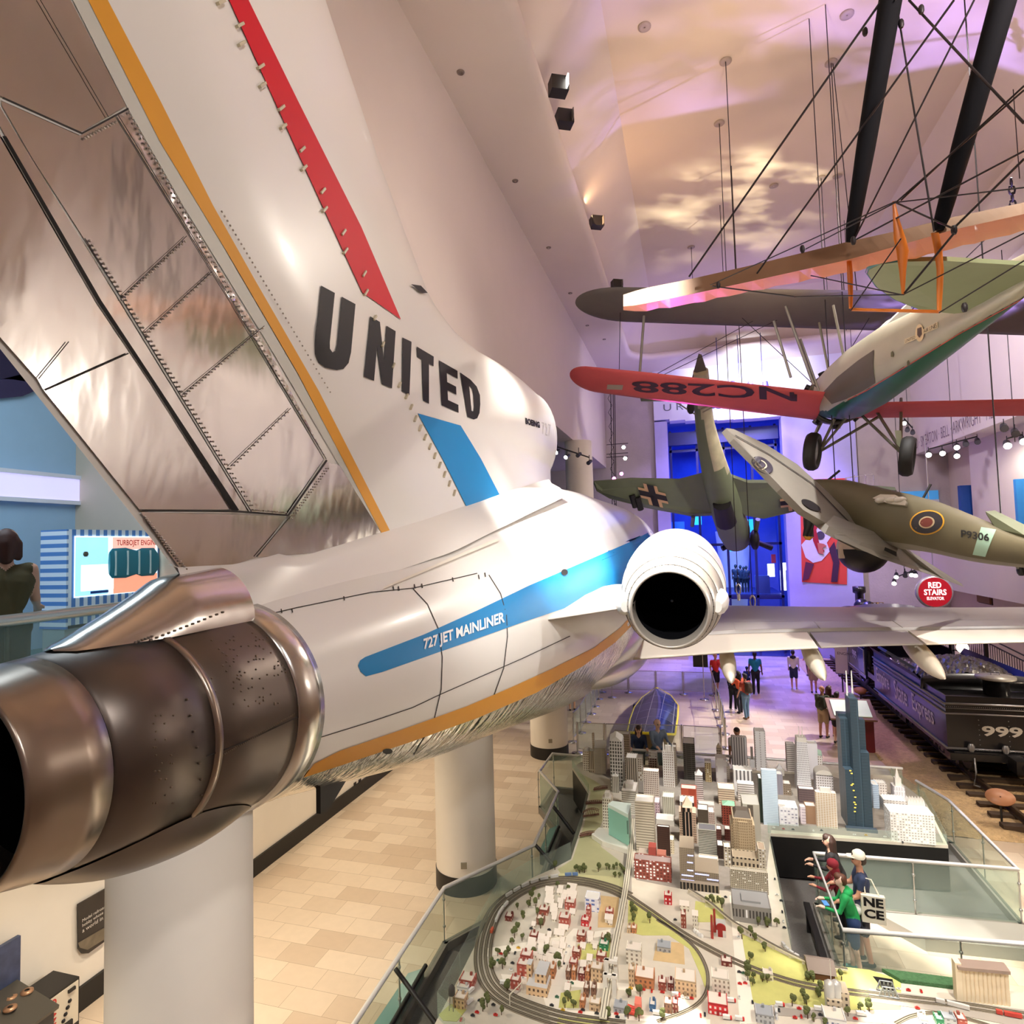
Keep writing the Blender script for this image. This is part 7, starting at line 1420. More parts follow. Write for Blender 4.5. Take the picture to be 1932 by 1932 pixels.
# ================================================================ glass railings, barriers and exhibits
gl = glassm('rail_glass', (0.55, 0.66, 0.58), 0.16); gl2 = glassm('case_glass', (0.75, 0.85, 0.8), 0.10)
carpet = pmat('grey_carpet', lit((104, 100, 96)), .95, noise=.25, nscale=40)
RL = [(640, 1975), (838, 1675), (1007, 1595), (1053, 1494), (1018, 1455), (1042, 1422)]
Rp = [onZ(x, y, 1.07) for x, y in RL]; Rp.append(Vector((-2.6, Rp[-1].y-.05, 1.07)))
def railing(name, label, pts, posts=True, closed=False, kerb=True):
    t = thing(name, label, 'railing', (pts[0].x, pts[0].y, 0)); P = [Vector((p.x, p.y, 1.07)) for p in pts]
    MB().tube(P, .035, 10).build('handrail', whitem, t)
    for a, b in zip(P[:-1], P[1:]):
        d = (b-a); n = max(1, round(d.length/1.5)); w = Vector((-d.y, d.x, 0)).normalized()*.006
        for k in range(n):
            p, q = a+d*((k+.008)/n), a+d*((k+.992)/n); m = MB(); zz = .16
            m.add([Vector((v.x, v.y, z))+s for s in (w, -w) for v, z in ((p, zz), (q, zz), (q, 1.03), (p, 1.03))], [(0, 1, 2, 3), (7, 6, 5, 4), (0, 4, 5, 1), (2, 6, 7, 3), (1, 5, 6, 2), (0, 3, 7, 4)]); m.build('glass_panel', gl, t)
            if posts and (k or True):
                s_ = p+w*8; MB().tube([(s_.x, s_.y, .1), (s_.x, s_.y, 1.05)], .014, 6).ball((s_.x, s_.y, .85), .03, 0, 8).ball((s_.x, s_.y, .4), .03, 0, 8).build('post', steel, t)
        if kerb: m = MB(); c = (a+b)/2; m.box((c.x, c.y, .08), (d.length+.06, .1, .16), math.atan2(d.y, d.x)); m.build('kerb', cm((128, 122, 112), .7), t)
    return t
railing('glass_railing', 'angular glass railing with white handrail along the left side of the city table', Rp)
struct('floor_carpet', MB().prism([(p.x, p.y) for p in Rp]+[(1.6, 17.85), (4.7, 17.8), (5.25, 15.95), (5.26, 13.0), (2.0, 12.8), (1.98, 10.48), (8.0, 11.1), (8, 6.5), (Rp[0].x+.2, 6.5)], 0.0, .02), carpet)
railing('glass_railing', 'glass railing with white handrail around the right end of the city table', [Vector((4.95, 17.0, 0)), Vector((5.25, 15.93, 0)), Vector((5.26, 12.99, 0)), Vector((1.97, 12.79, 0)), Vector((1.96, 10.45, 0)), Vector((8.3, 11.15, 0))])
railing('glass_railing', 'straight glass railing behind the model skyline', [Vector((-2.5, 17.86, 0)), Vector((1.2, 17.86, 0)), Vector((4.9, 17.8, 0))])
# the table's own low glass
def lowglass(pts, lab, h=.32):
    t = thing('table_glass', lab, 'glass screen', (pts[0].x, pts[0].y, .92))
    for a, b in zip(pts[:-1], pts[1:]):
        d = b-a; w = Vector((-d.y, d.x, 0)).normalized()*.005; m = MB()
        m.add([Vector((v.x, v.y, z))+s for s in (w, -w) for v, z in ((a, .9), (b, .9), (b, .92+h), (a, .92+h))], [(0, 1, 2, 3), (7, 6, 5, 4), (0, 4, 5, 1), (2, 6, 7, 3), (1, 5, 6, 2), (0, 3, 7, 4)]); m.build('glass_panel', gl2, t)
    return t
lowglass([ct(*p) for p in TAB[:7]], 'low glass edge along the loop side of the city table'); lowglass([ct(*p) for p in TAB[6:]], 'low glass edge along the model river', .2)
lowglass([Vector((4.6, YB-.03, 0)), Vector((4.86, 16.2, 0)), Vector((4.55, 14.03, 0)), Vector((1.285, 13.79, 0)), Vector((1.215, 11.31, 0)), Vector((1.175, 9.99, 0))], 'low glass edge around the visitor bay of the city table', .2)
lowglass([ct(826, 1921), Vector((ct(826, 1921).x+.5, 7.22, .92))], 'low glass panel at the near corner of the city table')
# reading desks: black leaning rails over teal glass panels
tealp = pmat('teal_panel', lit((112, 150, 146)), .2, noise=.1)
def desk(bar, panel, lab):
    a, b = onZ(*bar[0], .95), onZ(*bar[1], .55); t = thing('reading_rail', lab, 'reading desk', (a.x, a.y, 0)); 
    MB().tube([a, b], .035, 6).build('bar', black, t); p, q = onZ(*bar[2], .3), onZ(*bar[3], .3); MB().tube([p, q], .04, 6).build('mirror_bar', black, t)  # second bar is built as the rail's reflection in the glass
    P = [onZ(x, y, .30) for x, y in panel]; m = MB(); m.loft([[v-Vector((0, 0, .03)) for v in P], [v for v in P]], 0, True, False); m.build('panel', tealp, t)
    MB().prism([(P[0].x, P[0].y), (P[1].x, P[1].y), (P[2].x, P[2].y), (P[3].x, P[3].y)], 0, .26).build('pedestal', cm((70, 80, 76), .6), t)
desk(((746, 1828), (832, 1945), (803, 1822), (735, 1940)), [(800, 1826), (770, 1836), (700, 1940), (732, 1940)], 'leaning black rail and teal panel inside the railing, nearest')
desk(((1010, 1594), (1052, 1642), (1054, 1560), (1032, 1612)), [(1054, 1556), (1036, 1564), (1018, 1604), (1030, 1610)], 'leaning black rail and teal panel by the railing bend, middle')
a, b = onZ(1044, 1522, .95), onZ(1083, 1573, .5); tag(MB().tube([a, b], .04, 6).build('reading_bar', black), 'short leaning black rail near the model river', 'bar')
MB()
struct('trim_4', MB().prism([(2.9, 12.7), (3.5, 12.05), (5.0, 12.15), (5.3, 12.5), (8.4, 12.7), (8.4, 13.0), (5.5, 12.9)], 0, .2), cm((150, 146, 136), .6))
tag(MB().box((1.72, 11.1, .45), (.1, 2.2, .06), 0).box((1.72, 10.05, .22), (.06, .06, .45)).box((1.72, 12.1, .22), (.06, .06, .45)).build('foot_rail', black), 'low black rail inside the visitor bay beside the city table', 'rail')
# balcony railing at the far left
t = thing('balcony_railing', 'glass balcony railing with a metal handrail behind the jet tail', 'railing', (-5.45, 3, 5.4))
q = smooth_path([(-5.3, -1.5, 6.48), (-5.42, 2.5, 6.48), (-5.46, 4.3, 6.48), (-5.6, 6.0, 6.48), (-6.0, 7.6, 6.48)], 5); MB().tube(q, .05, 10).build('handrail', steel, t)
for i in range(0, len(q)-1, 4):
    a, b = q[i], q[min(i+4, len(q)-1)]; m = MB(); m.add([(a.x, a.y, 5.42), (b.x, b.y, 5.42), (b.x, b.y, 6.44), (a.x, a.y, 6.44), (a.x-.012, a.y, 5.42), (b.x-.012, b.y, 5.42), (b.x-.012, b.y, 6.44), (a.x-.012, a.y, 6.44)], [(0, 1, 2, 3), (7, 6, 5, 4), (0, 3, 7, 4), (1, 5, 6, 2)]); m.build('glass_panel', gl, t)
    MB().tube([(a.x-.03, a.y+.02, 5.4), (a.x-.03, a.y+.02, 6.46)], .018, 6).build('post', cm((60, 74, 76), .4, .3), t)
# lit turbojet exhibit on the balcony
t = thing('turbojet_display', 'lit exhibit case with blue and white stripes and a jet engine poster', 'display case', (-9.25, 7.7, 5.4))
def stripes(nm_, axis, per):
    m = bpy.data.materials.new(nm_); m.use_nodes = True; nt = m.node_tree; tc = nt.nodes.new('ShaderNodeTexCoord'); sp = nt.nodes.new('ShaderNodeSeparateXYZ'); mu = nt.nodes.new('ShaderNodeMath'); mu.operation = 'MULTIPLY'; mu.inputs[1].default_value = 1/per
    fr = nt.nodes.new('ShaderNodeMath'); fr.operation = 'FRACT'; lt_ = nt.nodes.new('ShaderNodeMath'); lt_.operation = 'LESS_THAN'; lt_.inputs[1].default_value = .5; mx = nt.nodes.new('ShaderNodeMix'); mx.data_type = 'RGBA'
    mx.inputs[6].default_value = (*lit((226, 234, 244)), 1); mx.inputs[7].default_value = (*lit((86, 134, 198)), 1)
    nt.links.new(tc.outputs['Object'], sp.inputs[0]); nt.links.new(sp.outputs[axis], mu.inputs[0]); nt.links.new(mu.outputs[0], fr.inputs[0]); nt.links.new(fr.outputs[0], lt_.inputs[0]); nt.links.new(lt_.outputs[0], mx.inputs[0]); nt.links.new(mx.outputs[2], nt.nodes['Principled BSDF'].inputs['Base Color']); return m
sv, sh_ = stripes('stripes_upright', 1, .13), stripes('stripes_level', 2, .125)
MB().bb(-9.55, -9.02, 6.94, 6.97, 5.9, 7.4).build('side_panel', sh_, t); MB().bb(-9.55, -9.02, 6.97, 8.6, 5.95, 7.4).build('cabinet', sv, t)
MB().bb(-9.5, -9.06, 6.95, 8.6, 5.4, 5.9).build('base', cm((150, 166, 170), .5), t); MB().bb(-9.0, -8.9, 6.98, 8.6, 5.42, 5.7).build('plinth_step', cm((120, 140, 146), .5), t)
def scr(name, y0, y1, z0, z1, col, e, x=-9.0, par=t): 
    m_ = pmat('screen_%s' % name, lit(col), .4, emit=lit(col), estr=e, noise=.25, nscale=4); return MB().bb(x-.012, x, y0, y1, z0, z1).build(name, m_, par)
scr('poster', 7.05, 8.55, 6.36, 7.3, (214, 240, 250), 1.3); scr('poster_sky', 7.06, 7.6, 6.38, 7.28, (160, 222, 246), 1.0, -8.995); scr('poster_cloud', 7.15, 7.7, 6.45, 6.85, (250, 250, 250), 1.3, -8.992); scr('poster_red', 7.7, 8.54, 6.37, 6.66, (240, 150, 120), 1.1, -8.993); scr('poster_title', 7.68, 8.5, 7.08, 7.28, (244, 176, 160), 1.1, -8.992)
letter3d('lettering', 'TURBOJET ENGINE', (-8.985, 7.74, 7.12), (0, 1, 0), (0, 0, 1), .12, cm((214, 110, 96), .5), t, .02, .78)
m = MB(); m.lathe([(.18, 0), (.24, .05), (.25, .3), (.2, .5), (.24, .6), (.24, .85), (.12, .95)], (-8.97, 7.6, 6.86), 'Y', 20, cap=True); m.build('engine_picture', cm((40, 130, 150), .3), t)
for v in m.v: pass
bpy.data.objects['engine_picture'].data.transform(Matrix.Translation((-8.97, 0, 0)) @ Matrix.Scale(.12, 4, (1, 0, 0)) @ Matrix.Translation((8.97, 0, 0)))
for y in (7.68, 7.9, 8.12, 8.34): MB().bb(-8.95, -8.94, y, y+.03, 6.66, 7.06).build('engine_band', cm((220, 240, 240), .3), t)
MB().ball((-8.99, 7.22, 7.02), .045, 0, 10, (.3, 1, 1)).build('medallion', cm((90, 84, 70), .4), t)
MB().bb(-8.99, -8.98, 7.3, 7.6, 6.4, 6.44).build('arrow', cm((30, 80, 160), .4), t)
# glowing sign band on the balcony wall
t = thing('exhibit_sign', 'long glowing lavender sign band on the blue balcony wall', 'sign', (-10.9, 5, 8.3)); a, b = onX(0, 890, -10.9), onX(0, 937, -10.9); sg_ = pmat('sign_glow', lit((196, 190, 240)), .4, emit=lit((200, 196, 246)), estr=.9, noise=.12, nscale=3)
MB().bb(-10.96, -10.9, 2, 9, b.z, a.z).build('panel', sg_, t)
for z in (a.z+.03, b.z-.03): MB().bb(-10.97, -10.86, 2, 9, z-.035, z+.035).build('frame', cm((236, 236, 246), .4), t)
p = onX(166, 935, -10.88); p2 = onX(240, 935, -10.88); letter3d('lettering', 'TURBOJET', (-10.88, p.y, b.z+.1), (0, 1, .0), (0, .12, 1), .36, cm((40, 44, 150), .4), t, .05, 1.55); letter3d('lettering', 'TURBOJET', (-10.86, p.y-.015, b.z+.12), (0, 1, .0), (0, .12, 1), .32, cm((240, 240, 250), .4), t, .02, 1.5)
# dark violet wave on the blue wall
m = MB(); pts = [onX(x, y, -10.95) for x, y in ((-60, 610), (0, 640), (30, 665), (60, 700), (76, 712), (60, 722), (20, 716), (-60, 712))]; m.loft([[p for p in pts], [p+Vector((.03, 0, 0)) for p in pts]], 0, True, False); tag(m.build('wall_graphic', cm((44, 34, 66), .7)), 'upper dark violet wave shape on the blue balcony wall', 'wall graphic')
m = MB(); pts = [onX(x, y, -10.95) for x, y in ((-60, 722), (0, 716), (40, 706), (78, 710), (82, 730), (40, 748), (0, 752), (-60, 752))]; m.loft([[p for p in pts], [p+Vector((.03, 0, 0)) for p in pts]], 0, True, False); tag(m.build('wall_graphic', cm((58, 48, 84), .7)), 'lower dark violet wave shape on the blue balcony wall', 'wall graphic')
# poster and kiosks on the lower left wall
t = thing('wall_poster', 'dark rounded poster with white text on the lower left wall', 'poster', (-9.3, 7, 2)); q = [onX(x, y, -9.30) for x, y in ((145, 1706), (201, 1674), (201, 1772), (165, 1798), (153, 1799), (146, 1790))]
m = MB(); m.loft([q, [v+Vector((.025, 0, 0)) for v in q]], 0, True, False); m.build('panel', pmat('poster_dark', lit((52, 46, 42)), .5, noise=.5, nscale=2.5), t)
for i, s in enumerate(('Model railroading is a', 'hobby whose operators in', 'a world in miniature!')): p = onX(155, 1742+i*9, -9.27); letter3d('lettering', s, (p.x, p.y, p.z), (0, 1, 0), (0, 0, 1), .06, cm((230, 226, 216), .5), t)
q = [onX(x, y, -9.27) for x, y in ((147, 1779), (200, 1748), (200, 1770), (165, 1792), (150, 1788))]; m = MB(); m.loft([q, [v+Vector((.006, 0, 0)) for v in q]], 0, True, False); m.build('photo_strip', pmat('poster_photo', lit((110, 100, 84)), .5, noise=.7, nscale=6), t)
def kiosk():
    t = thing('coin_machine', 'souvenir coin press with a tilted picture board at the lower left corner', 'machine', (-8.5, 5.2, 0))
    c = Vector((-8.75, 6.05, 0)); MB().box((c.x, c.y, .5), (.7, .62, 1.0)).build('body', cm((58, 56, 56), .35), t); MB().box((c.x, c.y, 1.08), (.8, .7, .05), 0, 0, None, Matrix.Rotation(.25, 3, 'Y')).build('top_panel', cm((70, 66, 60), .3), t)
    MB().box((c.x-.42, c.y+.02, 1.45), (.06, .75, .62)).build('picture_board', pmat('night_picture', lit((60, 70, 100)), .4, noise=.6, nscale=8), t)
    for i in range(5): MB().lathe([(.075, 0), (.075, .02), (.03, .03)], (c.x-.2+.1*(i % 3), c.y-.28+.14*i, 1.13), k=14).build('medallion', cm((170, 130, 100), .35, .5), t)
    MB().box((c.x+.41, c.y-.1, .75), (.02, .5, .24)).build('price_card', cm((206, 204, 200), .5), t)
    m = MB(); m.tube([(c.x+.45, c.y+.2, .5), (c.x+.6, c.y+.2, .5), (c.x+.6, c.y+.2, .75)], .03, 8); m.build('crank', cm((120, 30, 26), .4), t)
    t = thing('change_machine', 'black change machine with a cream front and red lettering', 'machine', (-8.6, 6.4, 0)); c = Vector((-8.95, 6.72, 0)); MB().box((c.x, c.y, .475), (.5, .46, .95)).build('body', black, t)
    MB().box((c.x+.256, c.y, .64), (.01, .42, .56)).build('front_panel', cm((216, 206, 186), .5), t); letter3d('lettering', 'CHANGE', (c.x+.264, c.y-.19, .9), (0, 0, -1), (0, 1, 0), .08, cm((190, 40, 36), .5), t, .03, .5)
    for i in range(4): MB().ball((c.x+.262, c.y+.08-.03*i, .72-.07*i), .028, 0, 8).build('coin_graphic', black, t)
    MB().box((c.x+.27, c.y+.05, .42), (.04, .12, .08)).box((c.x+.27, c.y+.1, .86), (.04, .1, .04)).build('coin_slot', black, t)
kiosk()
for x, y in ((670, 1480), (679, 1474), ): p = onX(x, y, -9.32); tag(MB().bb(-9.33, -9.315, p.y-.06, p.y+.06, p.z-.06, p.z+.06).build('wall_socket', cm((50, 46, 44), .5)), 'small dark wall socket above the black baseboard', 'socket', 'wall sockets')
# solar car inside the barriers
t = thing('solar_car', 'low solar car covered in blue-grey panels with a yellow edge', 'car', onZ(1235, 1350, 0))
OUT = [(1184, 1378), (1192, 1350), (1200, 1332), (1212, 1315), (1232, 1300), (1240, 1297), (1252, 1301), (1268, 1312), (1281, 1326), (1280, 1345), (1274, 1384)]
rows = []; N = 12
L_ = [(1184, 1380), (1189, 1356), (1197, 1334), (1211, 1316), (1235, 1298)]; R_2 = [(1273, 1384), (1278, 1352), (1279, 1330), (1266, 1312), (1241, 1297)]
for i in range(9):
    u = i/8*4; k = min(3, int(u)); f = u-k; a = Vector(L_[k]).lerp(Vector(L_[k+1]), f); b = Vector(R_2[k]).lerp(Vector(R_2[k+1]), f); r = []
    for j in range(N+1):
        v = j/N; q = a.lerp(b, v); r.append(onZ(q.x, q.y, .62+.32*math.sin(PI*v)*(1-.3*i/8)-.1*(i/8)))
    rows.append(r)
mb = MB(); mb.loft(rows, 0, False, True, closed=False); pv = bpy.data.materials.new('solar_panels'); pv.use_nodes = True; nt = pv.node_tree; b_ = nt.nodes['Principled BSDF']; b_.inputs['Roughness'].default_value = .12
tc = nt.nodes.new('ShaderNodeTexCoord'); br = nt.nodes.new('ShaderNodeTexBrick'); br.inputs['Scale'].default_value = 1; br.inputs['Brick Width'].default_value = .42; br.inputs['Row Height'].default_value = 1.1; br.inputs['Mortar Size'].default_value = .008; br.offset = .0
br.inputs['Color1'].default_value = (*lit((84, 86, 110)), 1); br.inputs['Color2'].default_value = (*lit((58, 60, 84)), 1); br.inputs['Mortar'].default_value = (*lit((190, 188, 190)), 1); nt.links.new(tc.outputs['Object'], br.inputs['Vector']); nt.links.new(br.outputs['Color'], b_.inputs['Base Color'])
mb.build('panel_deck', pv, t); edge = [rows[i][0] for i in range(9)]+[rows[8][j] for j in range(N+1)]+[rows[i][N] for i in range(8, -1, -1)]+[rows[0][j] for j in range(N, -1, -1)]
MB().tube([v-Vector((0, 0, .03)) for v in edge], .045, 6).build('yellow_edge', cm((236, 216, 40), .4), t)
m = MB(); m.loft([[(v.x*1.0, v.y, v.z-.05) for v in rows[0]], [(v.x+(rows[0][6].x-v.x)*.15, v.y+.3, .2) for v in rows[0]]], 0, False, True, closed=False); m.build('rear_skirt', cm((104, 88, 60), .6), t)
for x, y in ((1206, 1377), (1254, 1382)): p = onZ(x, y, .6); MB().box((p.x, p.y-.06, p.z-.02), (.2, .03, .05)).build('tail_lamp', cm((200, 50, 40), .4), t)
c = onZ(1232, 1366, 0)
for dx, dy in ((-.75, .8), (.75, .8), (0, 3.6)): m = MB(); m.lathe([(.02, -.05), (.24, -.05), (.26, 0), (.24, .05), (.02, .05)], (c.x+dx, c.y+dy, .26), 'X', 18); m.build('wheel', black, t)
# glass stanchion barrier round the solar car
chrome = pmat('chrome', lit((210, 208, 206)), .2, .8, noise=.03)
def stan(px, py, label, h=1.02, r=.03):
    p = onZ(px, py, 0); t = thing('stanchion', label, 'stanchion', p, 'glass barrier posts'); MB().tube([p, p+Vector((0, 0, h))], r, 8).build('post', chrome, t); m = MB(); m.lathe([(.2, .0), (.2, .015), (.06, .03), (.03, .05)], p, k=18); m.build('base', chrome, t); return p
bars = []
def barrier(pts, lab):
    P = [stan(x, y, 'chrome post of the glass barrier '+lab) for x, y in pts]; 
    for a, b in zip(P[:-1], P[1:]):
        t = thing('barrier_panel', 'framed glass panel of the barrier '+lab, 'barrier', a, 'glass barrier panels'); d = b-a; a2, b2 = a+d*.04, b-d*.04; m = MB()
        for z in (.15, 1.0): m.tube([a2+Vector((0, 0, z)), b2+Vector((0, 0, z))], .014, 6)
        m.tube([a2+Vector((0, 0, .15)), a2+Vector((0, 0, 1.0))], .012, 6).tube([b2+Vector((0, 0, .15)), b2+Vector((0, 0, 1.0))], .012, 6); m.build('frame', chrome, t)
        w = Vector((-d.y, d.x, 0)).normalized()*.004; m = MB(); m.add([v+s for s in (w, -w) for v in (a2+Vector((0, 0, .16)), b2+Vector((0, 0, .16)), b2+Vector((0, 0, .99)), a2+Vector((0, 0, .99)))], [(0, 1, 2, 3), (7, 6, 5, 4), (0, 4, 5, 1), (2, 6, 7, 3)]); m.build('glass_panel', gl2, t)
barrier([(1090, 1421), (1142, 1424), (1213, 1426), (1288, 1428), (1362, 1434)], 'between the skyline and the solar car')
barrier([(1082, 1400), (1096, 1383), (1106, 1363), (1116, 1347), (1123, 1333), (1130, 1319), (1136, 1306)], 'left of the solar car')
barrier([(1136, 1306), (1186, 1307), (1238, 1308), (1290, 1310), (1346, 1312)], 'behind the solar car')
barrier([(1346, 1312), (1352, 1340), (1358, 1355), (1362, 1370), (1366, 1385), (1370, 1412)], 'right of the solar car')
for px, py, y0, lab in ((1155, 1316, 1285, 'free-standing thin chrome post behind the barrier, left'), (1329, 1320, 1230, 'tall thin sign post with a dark panel behind the barrier')):
    p = stan(px, py, lab, 1.0 if px < 1200 else 2.3, .02)
    if px > 1300: q = p+Vector((-.1, .05, 1.75)); tag(MB().box(q, (.62, .03, .72)).build('notice_board', black), 'dark square panel on the thin post near the man in red', 'sign')
tag(MB().bb(-1.95, -.4, 37.2, 37.8, 0, .5).build('bench_block', cm((206, 190, 176), .7)), 'low pale block against the far wall left of the portal', 'bench')
# red sign
t = thing('round_sign', 'round red RED STAIRS ELEVATOR sign on the right', 'sign', onY(1763, 1117, 31)); p = onY(1763, 1117, 31); r = .68
m = MB(); m.lathe([(.02, -.06), (r, -.06), (r*1.06, 0), (r*1.06, .12), (.02, .12)], p, 'Y', 40); m.build('rim', cm((206, 204, 210), .3, .4), t); m = MB(); m.lathe([(.01, -.075), (r*.94, -.07)], p, 'Y', 40); m.build('face', pmat('sign_red', lit((176, 22, 38)), .4, emit=lit((180, 22, 40)), estr=.5, noise=.03), t)
wl_ = pmat('sign_white', (1, 1, 1), .4, emit=(1, 1, 1), estr=.8, noise=0)
for s, z, h, w in (('RED', .18, .26, .5), ('STAIRS', -.13, .26, .86), ('ELEVATOR', -.34, .14, .66)): letter3d('lettering', s, (p.x-w/2, p.y-.085, p.z+z), (1, 0, 0), (0, 0, 1), h, wl_, t, .03, w)
rod('hanger', p+Vector((0, 0, r)), (p.x, p.y, 11.3), .02, steel, t)
# banner with a guitar player on the violet jamb
t = thing('banner', 'tall orange-red banner showing a white guitar held by a red-sleeved player', 'banner', (6.9, 37.9, 7.3)); A, B = onY(1509, 903, 37.96), onY(1597, 1101, 37.96)
def flat(name, px, col, y, e=0): 
    q = [onY(x, yy, y) for x, yy in px]; m = MB(); m.loft([[v+Vector((0, .012, 0)) for v in q], q], 0, True, False); return m.build(name, cm(col, .6), t)
flat('cloth', [(1509, 905), (1597, 902), (1598, 1103), (1513, 1098)], (226, 74, 62), 37.96)
flat('guitar', [(1512, 1028), (1526, 1012), (1540, 1000), (1552, 978), (1566, 985), (1574, 1004), (1560, 1024), (1566, 1040), (1550, 1058), (1534, 1062), (1520, 1052)], (226, 220, 236), 37.93); flat('sound_hole', [(1548+8*math.cos(i*PI/6), 1010+8*math.sin(i*PI/6)) for i in range(12)], (70, 60, 84), 37.9)
flat('sleeve', [(1530, 980), (1542, 978), (1540, 1000), (1546, 1026), (1556, 1040), (1544, 1044), (1534, 1020)], (170, 24, 48), 37.88); flat('hand', [(1542, 1024), (1554, 1026), (1560, 1030), (1552, 1034), (1554, 1046), (1545, 1044)], (200, 110, 96), 37.86)
flat('trouser_leg', [(1564, 1036), (1574, 1022), (1584, 1060), (1580, 1098), (1568, 1098), (1572, 1062)], (66, 28, 66), 37.9); flat('trouser_leg', [(1520, 1060), (1536, 1064), (1526, 1092), (1514, 1096)], (96, 32, 70), 37.9)
# right balcony: louvres, blue exhibits
t = thing('louvre_door', 'brown slatted louvre panel on the right balcony wall', 'louvre', (13.5, 36, 9)); a = onX(1834, 868, 13.45); b = onX(1858, 914, 13.45); b.y = max(b.y, 34.52)
for i in range(13): z = b.z+(a.z-b.z)*i/13; MB().bb(13.5, 13.6, b.y, a.y, z, z+.07).build('slat', cm((142, 102, 60), .6), t)
MB().bb(13.57, 13.6, b.y-.05, a.y+.05, b.z-.05, a.z+.05).build('backing', cm((60, 40, 28), .7), t)
t = thing('louvre_door', 'brown slatted louvre panel on the lower right wall below the balcony', 'louvre', (13.2, 30, 3)); a = onX(1846, 1108, 13.28); b = onX(1872, 1140, 13.28)
for i in range(9): z = b.z+(a.z-b.z)*i/9; MB().bb(13.18, 13.26, b.y, a.y, z, z+.09).build('slat', cm((142, 102, 60), .6), t)
MB().bb(13.26, 13.298, b.y-.05, a.y+.05, b.z-.05, a.z+.05).build('backing', cm((60, 40, 28), .7), t)
bx = pmat('exhibit_blue', lit((20, 70, 150)), .5, noise=.1)
def panelx(px0, py0, px1, py1, y, lab, mat, th=.12): a, b = onY(px0, py0, y), onY(px1, py1, y); return tag(MB().bb(a.x, min(b.x, 13.55 if y > 34.4 else 13.05), y, y+th, b.z, a.z).build('exhibit_board', mat), lab, 'exhibit panel')
panelx(1811, 916, 1863, 1000, 34.8, 'dark blue exhibit wall on the right balcony under the louvre', bx, .3); panelx(1916, 904, 1990, 1000, 29, 'bright blue exhibit board at the right edge', pmat('exhibit_sky', lit((40, 130, 200)), .5, noise=.1), .2)
o = panelx(1698, 928, 1774, 985, 38.17, 'blue exhibit screen with white captions behind the fighter', pmat('screen_blue', lit((70, 150, 210)), .4, emit=lit((70, 150, 210)), estr=.5, noise=.3, nscale=1.2), .1)
a, b = onY(1742, 943, 38.15), onY(1773, 960, 38.15); tag(MB().bb(a.x, b.x, 38.14, 38.17, b.z, a.z).build('caption_board', cm((214, 222, 230), .5)), 'white caption board on the blue exhibit screen', 'caption board')
t = thing('metal_rack', 'small chrome rail frame standing above the dark wing on the far side', 'rack', onY(1623, 905, 37)); 
for x in (1595, 1612, 1634, 1649): rod('upright', onY(x, 896 if x > 1600 else 902, 37), onY(x, 920, 37), .025, chrome, t)
rod('top_rail', onY(1595, 902, 37), onY(1649, 894, 37), .025, chrome, t)
for x in (1600, 1645): q = onY(x, 918, 37); rod('bracket', q, (q.x, 38.3, q.z), .025, chrome, t)
# truss tower with stage lamps at left of the portal, lamp clusters
def stage(t, p, aim, on, col=(1, .95, .85), s=.22, emn=None):
    d = (Vector(aim)-p).normalized(); MB().tube([p-d*s, p-d*s*.3, p+d*s*.8], s*.42, 10, 0, True, s*.55).build('lamp_body', black, t); q = p+d*s*.82
    MB().tube([q, q+d*.01], s*.5, 12).build('lens', (emn or emw) if on else cm((90, 90, 96), .2), t)
mag = pmat('lamp_magenta', (1, .2, .7), emit=(1, .25, .7), estr=10, noise=0)
t = thing('truss_tower', 'dark lattice truss tower with stage lamps left of the portal', 'lighting truss', onY(1162, 940, 37.2)); p0, p1 = onY(1160, 1005, 37.2), onY(1157, 735, 37.2)
for dx, dy in ((-.12, -.12), (.12, -.12), (0, .12)): rod('upright', (p0.x+dx, p0.y+dy, p0.z), (p1.x+dx, p1.y+dy, 17.28), .025, wire_m, t)
m = MB(); n = 22
for i in range(n): z0, z1 = p0.z+(17.0-p0.z)*i/n, p0.z+(17.0-p0.z)*(i+1)/n; s = 1 if i % 2 else -1; m.tube([(p0.x-.12*s, p0.y-.12, z0), (p0.x+.12*s, p0.y-.12, z1)], .014, 4)
m.build('lattice', wire_m, t)
for y in (838, 862, 856): q = onY(1160, y, 37.2); rod('cross_bar', q-Vector((.5, 0, 0)), q+Vector((.8, 0, 0)), .02, wire_m, t)
for x, y, on, e in ((1176, 843, True, None), (1179, 864, True, None), (1158, 902, True, mag), (1172, 893, True, mag)): stage(t, onY(x, y, 36.9), onY(x+25, y+40, 30), on, emn=e)
def cluster(pts, d, lab, bar=True, s=.2):
    c = atd(*pts[0][:2], d); t = thing('lamp_cluster', lab, 'stage lamps', c)
    if bar: a, b = atd(*pts[0][:2], d), atd(*pts[-1][:2], d); rod('lamp_bar', a+Vector((0, 0, .2)), b+Vector((0, 0, .2)), .03, black, t)
    if d == 30 or d == 27 or d == 22: q = a.lerp(b, .5); rod('drop_rod', q, (q.x, q.y, 17.28 if q.x < 12 else 11.28), .015, black, t)
    for x, y, on in pts: p = atd(x, y, d); stage(t, p, p+Vector((-2.0, -6, -3.0)) if not isinstance(on, tuple) else p+Vector(on), bool(on), s=s); rod('yoke', p, p+Vector((0, 0, .3)), .015, black, t)
cluster([(1052, 852, 1), (1070, 861, 1), (1092, 858, 0), (1112, 872, 0)], 25.5, 'row of track lamps under the end of the upper left wall', True, .16)
cluster([(1752, 856, 1), (1778, 853, 1), (1805, 842, 1), (1805, 858, 1), (1822, 836, 0), (1844, 832, 0)], 27, 'cluster of lit lamps under the wall of names', True, .22)
cluster([(1900, 838, 1), (1894, 806, 0), (1915, 816, 0), (1930, 830, 1)], 22, 'dark lamp cluster with a bright lamp at the right edge', True, .24)
